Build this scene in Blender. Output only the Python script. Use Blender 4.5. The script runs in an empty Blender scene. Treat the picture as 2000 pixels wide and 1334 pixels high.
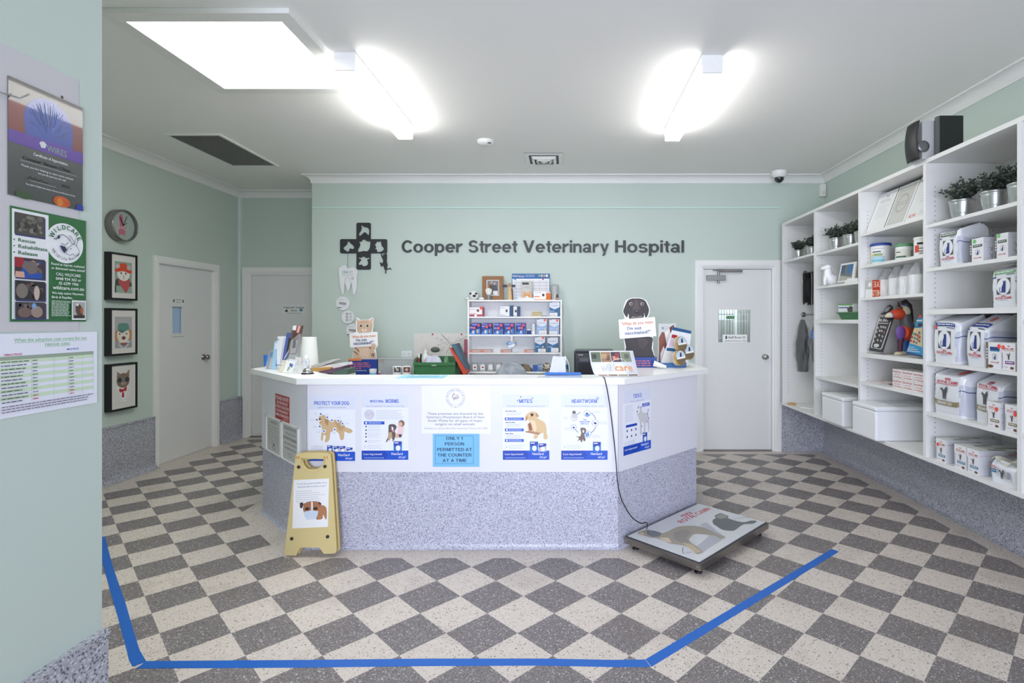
import bpy, math, random
from mathutils import Vector, Matrix
S = bpy.context.scene
COL = S.collection
random.seed(7)
F, CX, CY, H = 1041.0, 1106.0, 626.0, 1.5       # focal length in px, vanishing point, eye height

# ------------------------------------------------------------------ camera, world, lights, exposure
cam = bpy.data.objects.new('camera', bpy.data.cameras.new('camera'))
COL.objects.link(cam)
cam.location = (0, 0, H)
cam.rotation_euler = (math.pi / 2, 0, 0)
cam.data.sensor_width = 36.0
cam.data.lens = 36.0 * F / 2000.0
cam.data.shift_x = -(CX - 1000.0) / 2000.0
cam.data.shift_y = (CY - 667.0) / 2000.0
cam.data.clip_start = 0.05
S.camera = cam
S.view_settings.view_transform = 'Standard'
S.view_settings.look = 'None'
S.view_settings.gamma = 1.0
S.view_settings.use_curve_mapping = False
S.cycles.diffuse_bounces = 8
S.cycles.max_bounces = 16
S.cycles.transparent_max_bounces = 16
S.view_settings.exposure = 0.80
w = bpy.data.worlds.new('world'); S.world = w
w.use_nodes = True
w.node_tree.nodes['Background'].inputs[0].default_value = (0.80, 0.88, 1.0, 1)
w.node_tree.nodes['Background'].inputs[1].default_value = 0.6

def area(name, loc, rot, sx, sy, power, color):
    l = bpy.data.lights.new(name, 'AREA'); l.shape = 'RECTANGLE'; l.size = sx; l.size_y = sy
    l.energy = power; l.color = color; l.spread = math.radians(105)
    o = bpy.data.objects.new(name, l); o.location = loc; o.rotation_euler = rot; COL.objects.link(o)
    return o
DAY_POWER = 60.0
SKYLIGHT_STRENGTH = 8.0
TUBE_STRENGTH = 12.0
area('yard_daylight', (1.97, 6.30, 2.08), (math.radians(25), 0, 0), .7, .12, 2.2, (0.95, 0.98, 1.0))   # outside, behind the staff room door
# daylight of the two shop windows in the wall behind the camera
area('window_daylight', (-0.55, -2.12, 1.5), (math.pi / 2, 0, 0), 1.5, 2.2, DAY_POWER * 0.6, (0.78, 0.82, 1.0))
area('window_daylight', (1.35, -2.12, 1.5), (math.pi / 2, 0, 0), 1.9, 2.2, DAY_POWER * 0.42, (0.78, 0.82, 1.0))

# ------------------------------------------------------------------ pixel -> place helpers
def W(x, y, Y): return Vector(((x - CX) * Y / F, Y, H - (y - CY) * Y / F))
def onX(x, y, X): return W(x, y, X * F / (x - CX))
def onZ(x, y, Z=0.0): return W(x, y, (H - Z) * F / (y - CY))
def hit(x, y, o, n):
    d = Vector(((x - CX) / F, 1.0, -(y - CY) / F)); c = Vector((0, 0, H))
    return c + d * ((Vector(o) - c).dot(n) / d.dot(n))

# ------------------------------------------------------------------ materials
def lin(c):
    c = c / 255.0
    return c / 12.92 if c <= 0.04045 else ((c + 0.055) / 1.055) ** 2.4
_m = {}
def M(r, g=None, b=None, rough=0.5, metal=0.0, emit=0.0, alpha=1.0, trans=0.0, spec=0.5, coat=0.0):
    if g is None: g = b = r
    key = (r, g, b, rough, metal, emit, alpha, trans, spec, coat)
    if key in _m: return _m[key]
    m = bpy.data.materials.new('paint_%d_%d_%d' % (r, g, b)); m.use_nodes = True
    p = m.node_tree.nodes['Principled BSDF']
    c = (lin(r), lin(g), lin(b), 1)
    p.inputs['Base Color'].default_value = c
    p.inputs['Roughness'].default_value = rough
    p.inputs['Metallic'].default_value = metal
    p.inputs['Alpha'].default_value = alpha
    p.inputs['Transmission Weight'].default_value = trans
    p.inputs['Specular IOR Level'].default_value = spec
    p.inputs['Coat Weight'].default_value = coat
    if emit:
        p.inputs['Emission Color'].default_value = c
        p.inputs['Emission Strength'].default_value = emit
    _m[key] = m
    return m

class NT:
    """small helper for procedural node materials"""
    def __init__(s, name):
        s.m = bpy.data.materials.new(name); s.m.use_nodes = True
        s.n = s.m.node_tree.nodes; s.l = s.m.node_tree.links
        s.p = s.n['Principled BSDF']
    def new(s, t, **k):
        n = s.n.new(t)
        for a, b in k.items(): setattr(n, a, b)
        return n
    def put(s, sock, v):
        if hasattr(v, 'is_output'): s.l.new(v, sock)
        else: sock.default_value = v
    def math(s, op, a, b=0.0, c=0.0):
        n = s.new('ShaderNodeMath', operation=op)
        s.put(n.inputs[0], a); s.put(n.inputs[1], b); s.put(n.inputs[2], c)
        return n.outputs[0]
    def mix(s, f, a, b):
        n = s.new('ShaderNodeMix', data_type='RGBA')
        s.put(n.inputs[0], f); s.put(n.inputs[6], a); s.put(n.inputs[7], b)
        return n.outputs[2]
    def pos(s):
        if not hasattr(s, '_g'):
            s._g = s.new('ShaderNodeNewGeometry'); x = s.new('ShaderNodeSeparateXYZ')
            s.l.new(s._g.outputs['Position'], x.inputs[0]); s._x = x
        return s._g.outputs['Position'], s._x.outputs[0], s._x.outputs[1], s._x.outputs[2]
    def noise(s, scale, detail=3.0, rough=0.5):
        n = s.new('ShaderNodeTexNoise'); n.inputs['Scale'].default_value = scale
        n.inputs['Detail'].default_value = detail; n.inputs['Roughness'].default_value = rough
        s.l.new(s.pos()[0], n.inputs['Vector']); return n.outputs[0]
    def chips(s, scale):
        v = s.new('ShaderNodeTexVoronoi'); v.inputs['Scale'].default_value = scale
        s.l.new(s.pos()[0], v.inputs['Vector'])
        c = s.new('ShaderNodeSeparateColor'); s.l.new(v.outputs['Color'], c.inputs[0])
        return c.outputs[0], c.outputs[1]
    def bump(s, h, strength, dist=0.002):
        b = s.new('ShaderNodeBump'); b.inputs['Strength'].default_value = strength
        b.inputs['Distance'].default_value = dist; s.put(b.inputs['Height'], h)
        s.l.new(b.outputs[0], s.p.inputs['Normal'])
def C(r, g, b): return (lin(r), lin(g), lin(b), 1)

def terrazzo(name, base, dark, light, fd=0.12, fl=0.12, scale=230.0, rough=0.35):
    t = NT(name)
    a, b = t.chips(scale)
    n = t.noise(3.0)
    col = t.mix(t.math('LESS_THAN', a, fd), C(*base), C(*dark))
    col = t.mix(t.math('GREATER_THAN', a, 1.0 - fl), col, C(*light))
    g = t.mix(t.math('MULTIPLY', n, 0.25), col, C(*[c * 0.8 for c in base]))
    t.put(t.p.inputs['Base Color'], g); t.p.inputs['Roughness'].default_value = rough
    return t.m
DADO = terrazzo('terrazzo_grey', (172, 173, 182), (90, 90, 100), (212, 212, 220), 0.16, 0.14, 190.0)
DADO_DIM = DADO

def wall_paint():
    t = NT('mint_wall_paint')
    n = t.noise(60.0, 4.0)
    t.put(t.p.inputs['Base Color'], t.mix(t.math('MULTIPLY', t.noise(1.2), 0.25), C(192, 205, 196), C(188, 203, 196)))
    t.p.inputs['Roughness'].default_value = 0.55
    t.bump(n, 0.08, 0.001)
    return t.m
WALL = wall_paint()
def ceil_paint():
    t = NT('ceiling_paint')
    t.put(t.p.inputs['Base Color'], t.mix(t.math('MULTIPLY', t.noise(1.0), 0.3), C(238, 237, 234), C(232, 231, 228)))
    t.p.inputs['Roughness'].default_value = 0.8
    t.bump(t.noise(150.0), 0.05, 0.001)
    return t.m
CEIL = ceil_paint()
WHITE = M(232, 232, 230, rough=0.4)
LAM = M(236, 236, 238, rough=0.35)
DOORW = M(222, 222, 221, rough=0.45)
PAPER = M(238, 238, 238, rough=0.6)
BLACK = M(22, 22, 24, rough=0.4)
CHROME = M(200, 200, 200, rough=0.2, metal=1.0)
STEEL = M(150, 146, 145, rough=0.32, metal=1.0)
GREYT = M(150, 152, 160, rough=0.6)

def floor_mat():
    D, X0, Y0 = 0.34365, -1.2638, 3.2443
    t = NT('checker_terrazzo_floor')
    P, x, y, z = t.pos()
    dx = t.math('SUBTRACT', x, X0); dy = t.math('SUBTRACT', y, Y0)
    p = t.math('FLOOR', t.math('DIVIDE', t.math('ADD', dx, dy), D))
    q = t.math('FLOOR', t.math('DIVIDE', t.math('SUBTRACT', dx, dy), D))
    odd = t.math('FLOORED_MODULO', t.math('ADD', p, q), 2.0)
    dark = t.math('LESS_THAN', odd, 0.5)
    # border strips along the walls and round the counter
    f = t.math('LESS_THAN', x, 2.77)
    f = t.math('MULTIPLY', f, t.math('GREATER_THAN', x, -4.0))
    f = t.math('MULTIPLY', f, t.math('LESS_THAN', y, 6.72))
    f = t.math('MULTIPLY', f, t.math('MAXIMUM', t.math('LESS_THAN', y, 5.98), t.math('LESS_THAN', x, -3.05)))
    ca = t.math('LESS_THAN', y, 3.365)
    cb = t.math('LESS_THAN', t.math('ADD', x, y), 1.59)
    cc = t.math('LESS_THAN', t.math('SUBTRACT', y, x), 2.95)
    cd = t.math('MAXIMUM', t.math('LESS_THAN', x, -2.54), t.math('GREATER_THAN', x, 1.18))
    out = t.math('MAXIMUM', t.math('MAXIMUM', ca, cb), t.math('MAXIMUM', cc, cd))
    f = t.math('MULTIPLY', f, out)
    dark = t.math('MULTIPLY', dark, f)
    a, b = t.chips(170.0)
    c2, d2 = t.chips(310.0)
    n = t.noise(2.2, 5.0, 0.6)
    lt = t.mix(t.math('LESS_THAN', a, 0.055), C(210, 200, 190), C(124, 112, 104))
    lt = t.mix(t.math('LESS_THAN', c2, 0.15), lt, C(190, 180, 168))
    lt = t.mix(t.math('GREATER_THAN', c2, 0.87), lt, C(222, 214, 206))
    dk = t.mix(t.math('GREATER_THAN', a, 0.93), C(122, 116, 115), C(204, 198, 195))
    dk = t.mix(t.math('LESS_THAN', c2, 0.22), dk, C(94, 89, 89))
    dk = t.mix(t.math('GREATER_THAN', c2, 0.82), dk, C(154, 148, 147))
    col = t.mix(dark, lt, dk)
    col = t.mix(t.math('MULTIPLY', t.math('GREATER_THAN', n, 0.56), t.math('SUBTRACT', n, 0.5)), col, C(120, 105, 90))
    t.put(t.p.inputs['Base Color'], col)
    t.put(t.p.inputs['Roughness'], t.math('ADD', 0.34, t.math('MULTIPLY', n, 0.2)))
    t.p.inputs['Specular IOR Level'].default_value = 0.35
    return t.m
FLOOR = floor_mat()

# ------------------------------------------------------------------ mesh building
class MB:
    def __init__(s): s.v = []; s.f = []; s.mi = []; s.sm = []; s.m = []; s.T = None
    def _mat(s, m):
        if m not in s.m: s.m.append(m)
        return s.m.index(m)
    def add(s, vs, fs, m, smooth=False):
        b = len(s.v); k = s._mat(m)
        for p in vs:
            p = Vector(p)
            if s.T is not None: p = s.T @ p
            s.v.append(p)
        for f in fs:
            s.f.append([b + i for i in f]); s.mi.append(k); s.sm.append(smooth)
        return s
    def box(s, x0, x1, y0, y1, z0, z1, m):
        return s.hexa([(x0, y0, z0), (x1, y0, z0), (x1, y1, z0), (x0, y1, z0), (x0, y0, z1), (x1, y0, z1), (x1, y1, z1), (x0, y1, z1)], m)
    def hexa(s, v, m):
        return s.add(v, [(3, 2, 1, 0), (4, 5, 6, 7), (0, 1, 5, 4), (1, 2, 6, 5), (2, 3, 7, 6), (3, 0, 4, 7)], m)
    def prism(s, pts, vec, m, m2=None, smooth=False):
        """closed polygon (3-D points) extruded by vec"""
        n = len(pts); vec = Vector(vec)
        a = [Vector(p) for p in pts]
        s.add(a + [p + vec for p in a], [list(range(n))[::-1], list(range(n, 2 * n))], m)
        s.add(a + [p + vec for p in a], [(i, (i + 1) % n, n + (i + 1) % n, n + i) for i in range(n)], m2 or m, smooth)
        return s
    def lathe(s, c, prof, m, seg=24, axis='z', caps=True, smooth=True, sx=1.0, sy=1.0):
        c = Vector(c); vs = []
        for r, h in prof:
            for i in range(seg):
                a = 2 * math.pi * i / seg
                u, v = r * math.cos(a) * sx, r * math.sin(a) * sy
                vs.append(c + {'z': Vector((u, v, h)), 'y': Vector((u, h, v)), 'x': Vector((h, u, v))}[axis])
        fs = []
        for j in range(len(prof) - 1):
            for i in range(seg):
                k = (i + 1) % seg
                fs.append((j * seg + i, j * seg + k, (j + 1) * seg + k, (j + 1) * seg + i))
        s.add(vs, fs, m, smooth)
        if caps:
            s.add(vs[:seg], [list(range(seg))[::-1]], m); s.add(vs[-seg:], [list(range(seg))], m)
        return s
    def ball(s, c, r, m, seg=20, rings=12, smooth=True):
        rx, ry, rz = r if hasattr(r, '__len__') else (r, r, r)
        vs, fs = [], []
        for j in range(rings + 1):
            t = math.pi * j / rings
            for i in range(seg):
                a = 2 * math.pi * i / seg
                vs.append(Vector(c) + Vector((rx * math.sin(t) * math.cos(a), ry * math.sin(t) * math.sin(a), -rz * math.cos(t))))
        for j in range(rings):
            for i in range(seg):
                k = (i + 1) % seg
                fs.append((j * seg + i, j * seg + k, (j + 1) * seg + k, (j + 1) * seg + i))
        return s.add(vs, fs, m, smooth)
    def tube(s, pts, r, m, seg=8, closed=False):
        pts = [Vector(p) for p in pts]; n = len(pts); vs = []
        up = Vector((0.13, 0.21, 0.97)).normalized()
        rr = r if hasattr(r, '__len__') else [r] * n
        for i, p in enumerate(pts):
            a = pts[(i - 1) % n] if closed or i > 0 else p
            b = pts[(i + 1) % n] if closed or i < n - 1 else p
            d = (b - a).normalized()
            e = d.cross(up)
            if e.length < 1e-3: e = d.cross(Vector((1, 0, 0)))
            e.normalize(); g = d.cross(e).normalized()
            for k in range(seg):
                t = 2 * math.pi * k / seg
                vs.append(p + e * math.cos(t) * rr[i] + g * math.sin(t) * rr[i])
        fs = []
        for i in range(n if closed else n - 1):
            j = (i + 1) % n
            for k in range(seg):
                q = (k + 1) % seg
                fs.append((i * seg + k, i * seg + q, j * seg + q, j * seg + k))
        s.add(vs, fs, m, True)
        if not closed:
            s.add(vs[:seg], [list(range(seg))[::-1]], m); s.add(vs[-seg:], [list(range(seg))], m)
        return s
    def grid(s, fn, nu, nv, m, smooth=True):
        vs = [fn(i / nu, j / nv) for j in range(nv + 1) for i in range(nu + 1)]
        fs = [(j * (nu + 1) + i, j * (nu + 1) + i + 1, (j + 1) * (nu + 1) + i + 1, (j + 1) * (nu + 1) + i) for j in range(nv) for i in range(nu)]
        return s.add(vs, fs, m, smooth)
    def build(s, name, parent=None, bevel=0.0, subsurf=0, solid=0.0, pivot=None):
        lo = Vector([min(p[i] for p in s.v) for i in range(3)]); hi = Vector([max(p[i] for p in s.v) for i in range(3)])
        c = Vector(pivot) if pivot is not None else Vector(((lo.x + hi.x) / 2, (lo.y + hi.y) / 2, lo.z))
        me = bpy.data.meshes.new(name)
        me.from_pydata([p - c for p in s.v], [], s.f)
        for m in s.m: me.materials.append(m)
        me.polygons.foreach_set('material_index', s.mi)
        me.polygons.foreach_set('use_smooth', s.sm)
        me.update()
        o = bpy.data.objects.new(name, me); COL.objects.link(o)
        if parent is not None:
            o.parent = parent; o.location = c - WL[parent.name]
        else: o.location = c
        WL[o.name] = c
        if solid:
            q = o.modifiers.new('solid', 'SOLIDIFY'); q.thickness = solid; q.offset = 0
        if bevel:
            q = o.modifiers.new('bevel', 'BEVEL'); q.width = bevel; q.segments = 2; q.limit_method = 'ANGLE'; q.angle_limit = math.radians(35)
        if subsurf:
            q = o.modifiers.new('sub', 'SUBSURF'); q.levels = q.render_levels = subsurf
        return o
WL = {}
def tag(o, label, cat, group=None):
    o['label'] = label; o['category'] = cat
    if group: o['group'] = group
    return o
def thing(name, loc, label, cat, group=None):
    o = bpy.data.objects.new(name, None); COL.objects.link(o)
    o.location = loc; o.empty_display_size = 0.1; WL[o.name] = Vector(loc)
    return tag(o, label, cat, group)
def struct(o):
    o['kind'] = 'structure'; return o
def copy_tree(o, parent=None):
    c = o.copy(); COL.objects.link(c); c.parent = parent; WL[c.name] = WL[o.name].copy()
    for ch in o.children: copy_tree(ch, c)
    return c
def dup(o, loc, rotz=None, label=None, group=None, scale=None):
    c = copy_tree(o); c.location = loc
    if rotz is not None: c.rotation_euler.z = rotz
    if label: c['label'] = label
    if group: c['group'] = group
    if scale: c.scale = (scale,) * 3 if not hasattr(scale, '__len__') else scale
    return c

# ------------------------------------------------------------------ lettering
_tx = {}
def text_geo(st, bold=0.0, res=2, mono=False):
    k = (st, bold, res)
    if k in _tx: return _tx[k]
    cu = bpy.data.curves.new('t', 'FONT'); cu.body = st; cu.resolution_u = res; cu.offset = bold
    o = bpy.data.objects.new('t', cu)
    me = bpy.data.meshes.new_from_object(o)
    vs = [(v.co.x, v.co.y) for v in me.vertices]; fs = [list(p.vertices) for p in me.polygons]
    bpy.data.objects.remove(o); bpy.data.curves.remove(cu); bpy.data.meshes.remove(me)
    if not vs: vs, fs = [(0, 0), (1, 0), (1, 1)], [(0, 1, 2)]
    _tx[k] = (vs, fs, min(v[0] for v in vs), max(v[0] for v in vs))
    return _tx[k]
def _E(cx, cy, rx, ry, tx, ty, a0=0, a1=360):
    n = max(4, int(abs(a1 - a0) / 15)); r = []
    for i in range(n):
        a, b = math.radians(a0 + (a1 - a0) * i / n), math.radians(a0 + (a1 - a0) * (i + 1) / n)
        r.append([(cx + rx * math.cos(a), cy + ry * math.sin(a)), (cx + rx * math.cos(b), cy + ry * math.sin(b)),
                  (cx + (rx - tx) * math.cos(b), cy + (ry - ty) * math.sin(b)), (cx + (rx - tx) * math.cos(a), cy + (ry - ty) * math.sin(a))])
    return r
def _R(x0, y0, x1, y1): return [[(x0, y0), (x1, y0), (x1, y1), (x0, y1)]]
def _Q(*p): return [list(p)]
_S = .20
GL = {
 'A': _Q((0, 0), (.21, 0), (.55, 1), (.35, 1)) + _Q((.69, 0), (.9, 0), (.55, 1), (.35, 1)) + _R(.2, .2, .7, .36),
 'B': _R(0, 0, .21, 1) + _R(.15, .84, .48, 1) + _R(.15, .44, .48, .6) + _R(.15, 0, .5, .16) + _E(.47, .72, .3, .28, .2, .16, -90, 90) + _E(.49, .3, .32, .3, .2, .16, -90, 90),
 'C': _E(.48, .5, .48, .515, .21, .17, 40, 320), 'D': _R(0, 0, .21, 1) + _R(.15, .84, .42, 1) + _R(.15, 0, .42, .16) + _E(.4, .5, .45, .5, .21, .16, -90, 90),
 'E': _R(0, 0, .21, 1) + _R(.15, .84, .72, 1) + _R(.15, .43, .67, .58) + _R(.15, 0, .74, .16), 'F': _R(0, 0, .21, 1) + _R(.15, .84, .7, 1) + _R(.15, .43, .62, .58),
 'G': _E(.48, .5, .48, .515, .21, .17, 40, 325) + _R(.5, .38, .94, .52) + _R(.74, .1, .94, .5), 'H': _R(0, 0, .21, 1) + _R(.6, 0, .81, 1) + _R(.2, .42, .61, .59),
 'I': _R(0, 0, .21, 1), 'J': _R(.36, .28, .57, 1) + _E(.285, .3, .285, .315, .2, .16, 180, 360), 'K': _R(0, 0, .21, 1) + _Q((.15, .3), (.58, 1), (.84, 1), (.2, .45)) + _Q((.28, .6), (.45, .68), (.88, 0), (.63, 0)),
 'L': _R(0, 0, .21, 1) + _R(.15, 0, .7, .16), 'M': _R(0, 0, .19, 1) + _R(.76, 0, .95, 1) + _Q((0, 1), (.25, 1), (.56, 0), (.39, 0)) + _Q((.7, 1), (.95, 1), (.56, 0), (.39, 0)),
 'N': _R(0, 0, .2, 1) + _R(.61, 0, .81, 1) + _Q((0, 1), (.22, 1), (.81, 0), (.59, 0)), 'O': _E(.51, .5, .51, .515, .21, .17), 'P': _R(0, 0, .21, 1) + _R(.15, .84, .45, 1) + _R(.15, .38, .45, .54) + _E(.44, .69, .31, .31, .2, .16, -90, 90),
 'Q': _E(.51, .5, .51, .515, .21, .17) + _Q((.55, .3), (.7, .4), (1.02, -.02), (.85, -.1)), 'R': _R(0, 0, .21, 1) + _R(.15, .84, .5, 1) + _R(.15, .4, .5, .56) + _E(.48, .7, .31, .3, .2, .16, -90, 90) + _Q((.38, .44), (.55, .5), (.88, 0), (.64, 0)),
 'S': _E(.42, .72, .38, .295, .2, .165, 15, 235) + _E(.42, .29, .41, .305, .2, .165, -170, 55) + _Q((.12, .55), (.3, .48), (.7, .45), (.56, .60)),
 'T': _R(0, .84, .84, 1) + _R(.315, 0, .525, 1), 'U': _R(0, .35, .21, 1) + _R(.6, .35, .81, 1) + _E(.405, .37, .405, .385, .21, .17, 180, 360), 'V': _Q((0, 1), (.22, 1), (.57, 0), (.36, 0)) + _Q((.71, 1), (.93, 1), (.57, 0), (.36, 0)),
 'W': _Q((0, 1), (.21, 1), (.46, 0), (.26, 0)) + _Q((.55, 1), (.72, 1), (.46, 0), (.26, 0)) + _Q((.55, 1), (.74, 1), (1.02, 0), (.82, 0)) + _Q((1.08, 1), (1.29, 1), (1.02, 0), (.82, 0)), 'X': _Q((0, 1), (.25, 1), (.88, 0), (.63, 0)) + _Q((.63, 1), (.88, 1), (.25, 0), (0, 0)),
 'Y': _Q((0, 1), (.24, 1), (.56, .4), (.36, .4)) + _Q((.68, 1), (.9, 1), (.56, .4), (.36, .4)) + _R(.355, 0, .565, .45), 'Z': _R(0, .84, .74, 1) + _R(0, 0, .76, .16) + _Q((.5, .86), (.74, .86), (.26, .14), (0, .14)),
 '1': _R(.2, 0, .4, 1) + _Q((0, .68), (0, .84), (.25, 1), (.3, .86)), ' ': [],
 'o': _E(.385, .36, .385, .375, .2, .155), 'p': _R(0, -.28, .19, .725) + _E(.405, .36, .36, .375, .2, .155), 'e': _E(.38, .36, .38, .375, .2, .155, 0, 322) + _R(.12, .30, .76, .425),
 'r': _R(0, 0, .19, .725) + _E(.42, .37, .33, .37, .19, .17, 68, 160), 't': _R(.12, .14, .31, .93) + _R(0, .585, .44, .725) + _E(.33, .175, .21, .185, .19, .15, 180, 285),
 'i': _R(0, 0, .19, .725) + _R(0, .83, .19, 1), 'n': _R(0, 0, .19, .725) + _R(.49, 0, .68, .46) + _E(.38, .44, .3, .3, .19, .15, 0, 150), 'l': _R(0, 0, .19, 1),
 'a': _E(.345, .47, .32, .27, .19, .14, 0, 165) + _E(.31, .205, .31, .22, .185, .13) + _R(.475, .06, .665, .48) + _Q((.5, .1), (.665, .1), (.72, 0), (.52, 0)),
 'y': _Q((0, .725), (.2, .725), (.46, .05), (.3, -.02)) + _Q((.53, .725), (.73, .725), (.44, -.05), (.29, .02)) + _E(.23, -.07, .22, .21, .19, .15, -100, 15), 's': [[(x * .86, y * .725) for x, y in q] for q in _E(.4, .71, .38, .315, .22, .2, 15, 240) + _E(.4, .29, .4, .31, .22, .2, -165, 55) + _Q((.1, .58), (.28, .46), (.7, .43), (.55, .62))],
}
def stroke_text(st):
    vs, fs, x = [], [], 0.0
    for ch in st:
        g = GL[ch]
        if not g: x += .30; continue
        lo = min(p[0] for q in g for p in q); hi = max(p[0] for q in g for p in q)
        for q in g:
            if sum(a[0] * b[1] - b[0] * a[1] for a, b in zip(q, q[1:] + q[:1])) < 0: q = q[::-1]
            fs.append(list(range(len(vs), len(vs) + len(q)))); vs += [((p[0] - lo + x) * CAP, p[1] * CAP) for p in q]
        x += hi - lo + (.05 if ch in 'rt' else .09)
    return vs, fs, min(v[0] for v in vs), max(v[0] for v in vs)
CAP = max(v[1] for v in text_geo('H')[0])

def smooth(P, n=4):      # closed Catmull-Rom outline for organic shapes
    o = []; N = len(P)
    for i in range(N):
        a, b, c, d = P[i - 1], P[i], P[(i + 1) % N], P[(i + 2) % N]
        for k in range(n):
            t = k / n
            o.append(tuple(.5 * (2 * b[j] + (c[j] - a[j]) * t + (2 * a[j] - 5 * b[j] + 4 * c[j] - d[j]) * t * t + (3 * b[j] - a[j] - 3 * c[j] + d[j]) * t ** 3) for j in (0, 1)))
    return o
class Art(MB):
    """flat artwork on a rectangle: o = 3-D top left corner, U = full width vector, V = full height vector (down);
    design coordinates run x0..x1, y0..y1"""
    def __init__(s, o, U, V, x0, y0, x1, y1, step=0.00007):
        super().__init__()
        s.o, s.U, s.V = Vector(o), Vector(U), Vector(V)
        s.x0, s.y0, s.sx, s.sy = x0, y0, x1 - x0, y1 - y0
        s.N = s.V.cross(s.U).normalized(); s.k = 0; s.step = step; s.sub = None
    def P(s, x, y, h=None):
        return s.o + s.U * ((x - s.x0) / s.sx) + s.V * ((y - s.y0) / s.sy) + s.N * ((s.k * s.step) if h is None else h)
    def up(s): s.k += 1; return s
    def poly(s, pts, m, up=True):
        if up: s.k += 1
        if 9 <= len(pts) < 20 or 20 < len(pts) < 60: pts = smooth(pts)
        return s.add([s.P(*p) for p in pts], [list(range(len(pts)))[::-1]], m)
    def rect(s, x0, y0, x1, y1, m, up=True): return s.poly([(x0, y0), (x1, y0), (x1, y1), (x0, y1)], m, up)
    def sheet(s, m, t=0.0006):
        a = [s.P(s.x0, s.y0, 0), s.P(s.x0 + s.sx, s.y0, 0), s.P(s.x0 + s.sx, s.y0 + s.sy, 0), s.P(s.x0, s.y0 + s.sy, 0)]
        return s.prism(a, -s.N * t, m)
    def ell(s, cx, cy, rx, ry, m, rot=0.0, n=20, up=True):
        c, d = math.cos(rot), math.sin(rot)
        return s.poly([(cx + rx * math.cos(t) * c - ry * math.sin(t) * d, cy + rx * math.cos(t) * d + ry * math.sin(t) * c)
                       for t in [2 * math.pi * i / n for i in range(n)]], m, up)
    def ring(s, cx, cy, r0, r1, m, a0=0.0, a1=2 * math.pi, n=28):
        s.k += 1
        for i in range(n):
            a, b = a0 + (a1 - a0) * i / n, a0 + (a1 - a0) * (i + 1) / n
            s.add([s.P(cx + r * math.cos(t), cy + r * math.sin(t)) for r, t in ((r0, a), (r1, a), (r1, b), (r0, b))], [(0, 1, 2, 3)], m)
        return s
    def line(s, pts, w, m, up=True):
        if up: s.k += 1
        for (x0, y0), (x1, y1) in zip(pts, pts[1:]):
            d = math.hypot(x1 - x0, y1 - y0) or 1; nx, ny = -(y1 - y0) / d * w / 2, (x1 - x0) / d * w / 2
            s.add([s.P(x0 + nx, y0 + ny), s.P(x1 + nx, y1 + ny), s.P(x1 - nx, y1 - ny), s.P(x0 - nx, y0 - ny)], [(0, 1, 2, 3)], m)
        return s
    def frame(s, x0, y0, x1, y1, w, m): return s.line([(x0, y0), (x1, y0), (x1, y1), (x0, y1), (x0, y0 - w / 2)], w, m)
    def txt(s, st, x0, x1, yb, cap, m, bold=0.0, slant=0.0, drop=0.0, res=2):
        """text whose ink spans x0..x1 with baseline yb and capital height cap; drop = rise of the line to the right"""
        if bold >= .02 and all(ch in GL for ch in st): vs, fs, a, b = stroke_text(st)
        else: vs, fs, a, b = text_geo(st, min(bold, .012), res)
        s.k += 1
        kx, ky = (x1 - x0) / (b - a), cap / CAP
        pts = []
        for x, y in vs:
            X = x0 + (x - a) * kx + y * ky * slant
            pts.append(s.P(X, yb - y * ky - (X - x0) * drop))
        if fs is not None and bold >= .02 and all(ch in GL for ch in st):
            for j, f in enumerate(fs):      # overlapping strokes must not be coplanar
                for i in f: pts[i] = pts[i] + s.N * (.000012 * (j % 5))
        return s.add(pts, fs, m)
    def arc(s, st, cx, cy, r, a0, a1, cap, m, bold=0.0, inside=False):
        s.k += 1; n = len(st)
        for i, ch in enumerate(st):
            if ch == ' ': continue
            vs, fs, a, b = stroke_text(ch) if bold >= .02 and ch in GL else text_geo(ch, min(bold, .012)); t = a0 + (a1 - a0) * (i + 0.5) / n
            k = cap / CAP
            er = Vector((math.cos(t), math.sin(t))); et = Vector((-er.y, er.x))
            if inside: er, et = -er, -et
            c0 = Vector((cx, cy)) + (er if not inside else -er) * r
            pts = []
            for x, y in vs:
                q = c0 + et * ((x - (a + b) / 2) * k) + er * (y * k)
                pts.append(s.P(q.x, q.y))
            s.add(pts, fs, m)
        return s
    def lines(s, x0, x1, y0, y1, n, w, m, ragged=0.25):
        """small print too fine to read: rows of thin words"""
        s.k += 1; rnd = random.Random(int(x0 * 7 + y0 * 13))
        for i in range(n):
            y = y0 + (y1 - y0) * (i / max(1, n - 1)); x = x0; end = x1 - (x1 - x0) * ragged * rnd.random()
            while x < end:
                e = min(end, x + w * (2 + 5 * rnd.random()))
                s.add([s.P(x, y - w / 2), s.P(e, y - w / 2), s.P(e, y + w / 2), s.P(x, y + w / 2)], [(0, 1, 2, 3)], m)
                x = e + w * 0.9
        return s
def art_y(x0, y0, x1, y1, Y):          # upright sheet facing the camera at depth Y
    a = W(x0, y0, Y); return Art(a, W(x1, y0, Y) - a, W(x0, y1, Y) - a, x0, y0, x1, y1)

# ------------------------------------------------------------------ the room
XR, XL, YB, YA, ZC = 2.965, -4.2, 6.12, 6.85, 3.165
def wallbox(name, *b): return struct(MB().box(*b, WALL).build(name))
o = struct(MB().box(-4.6, 3.3, -2.4, 7.2, -0.1, 0.0, FLOOR).build('floor'))
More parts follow.
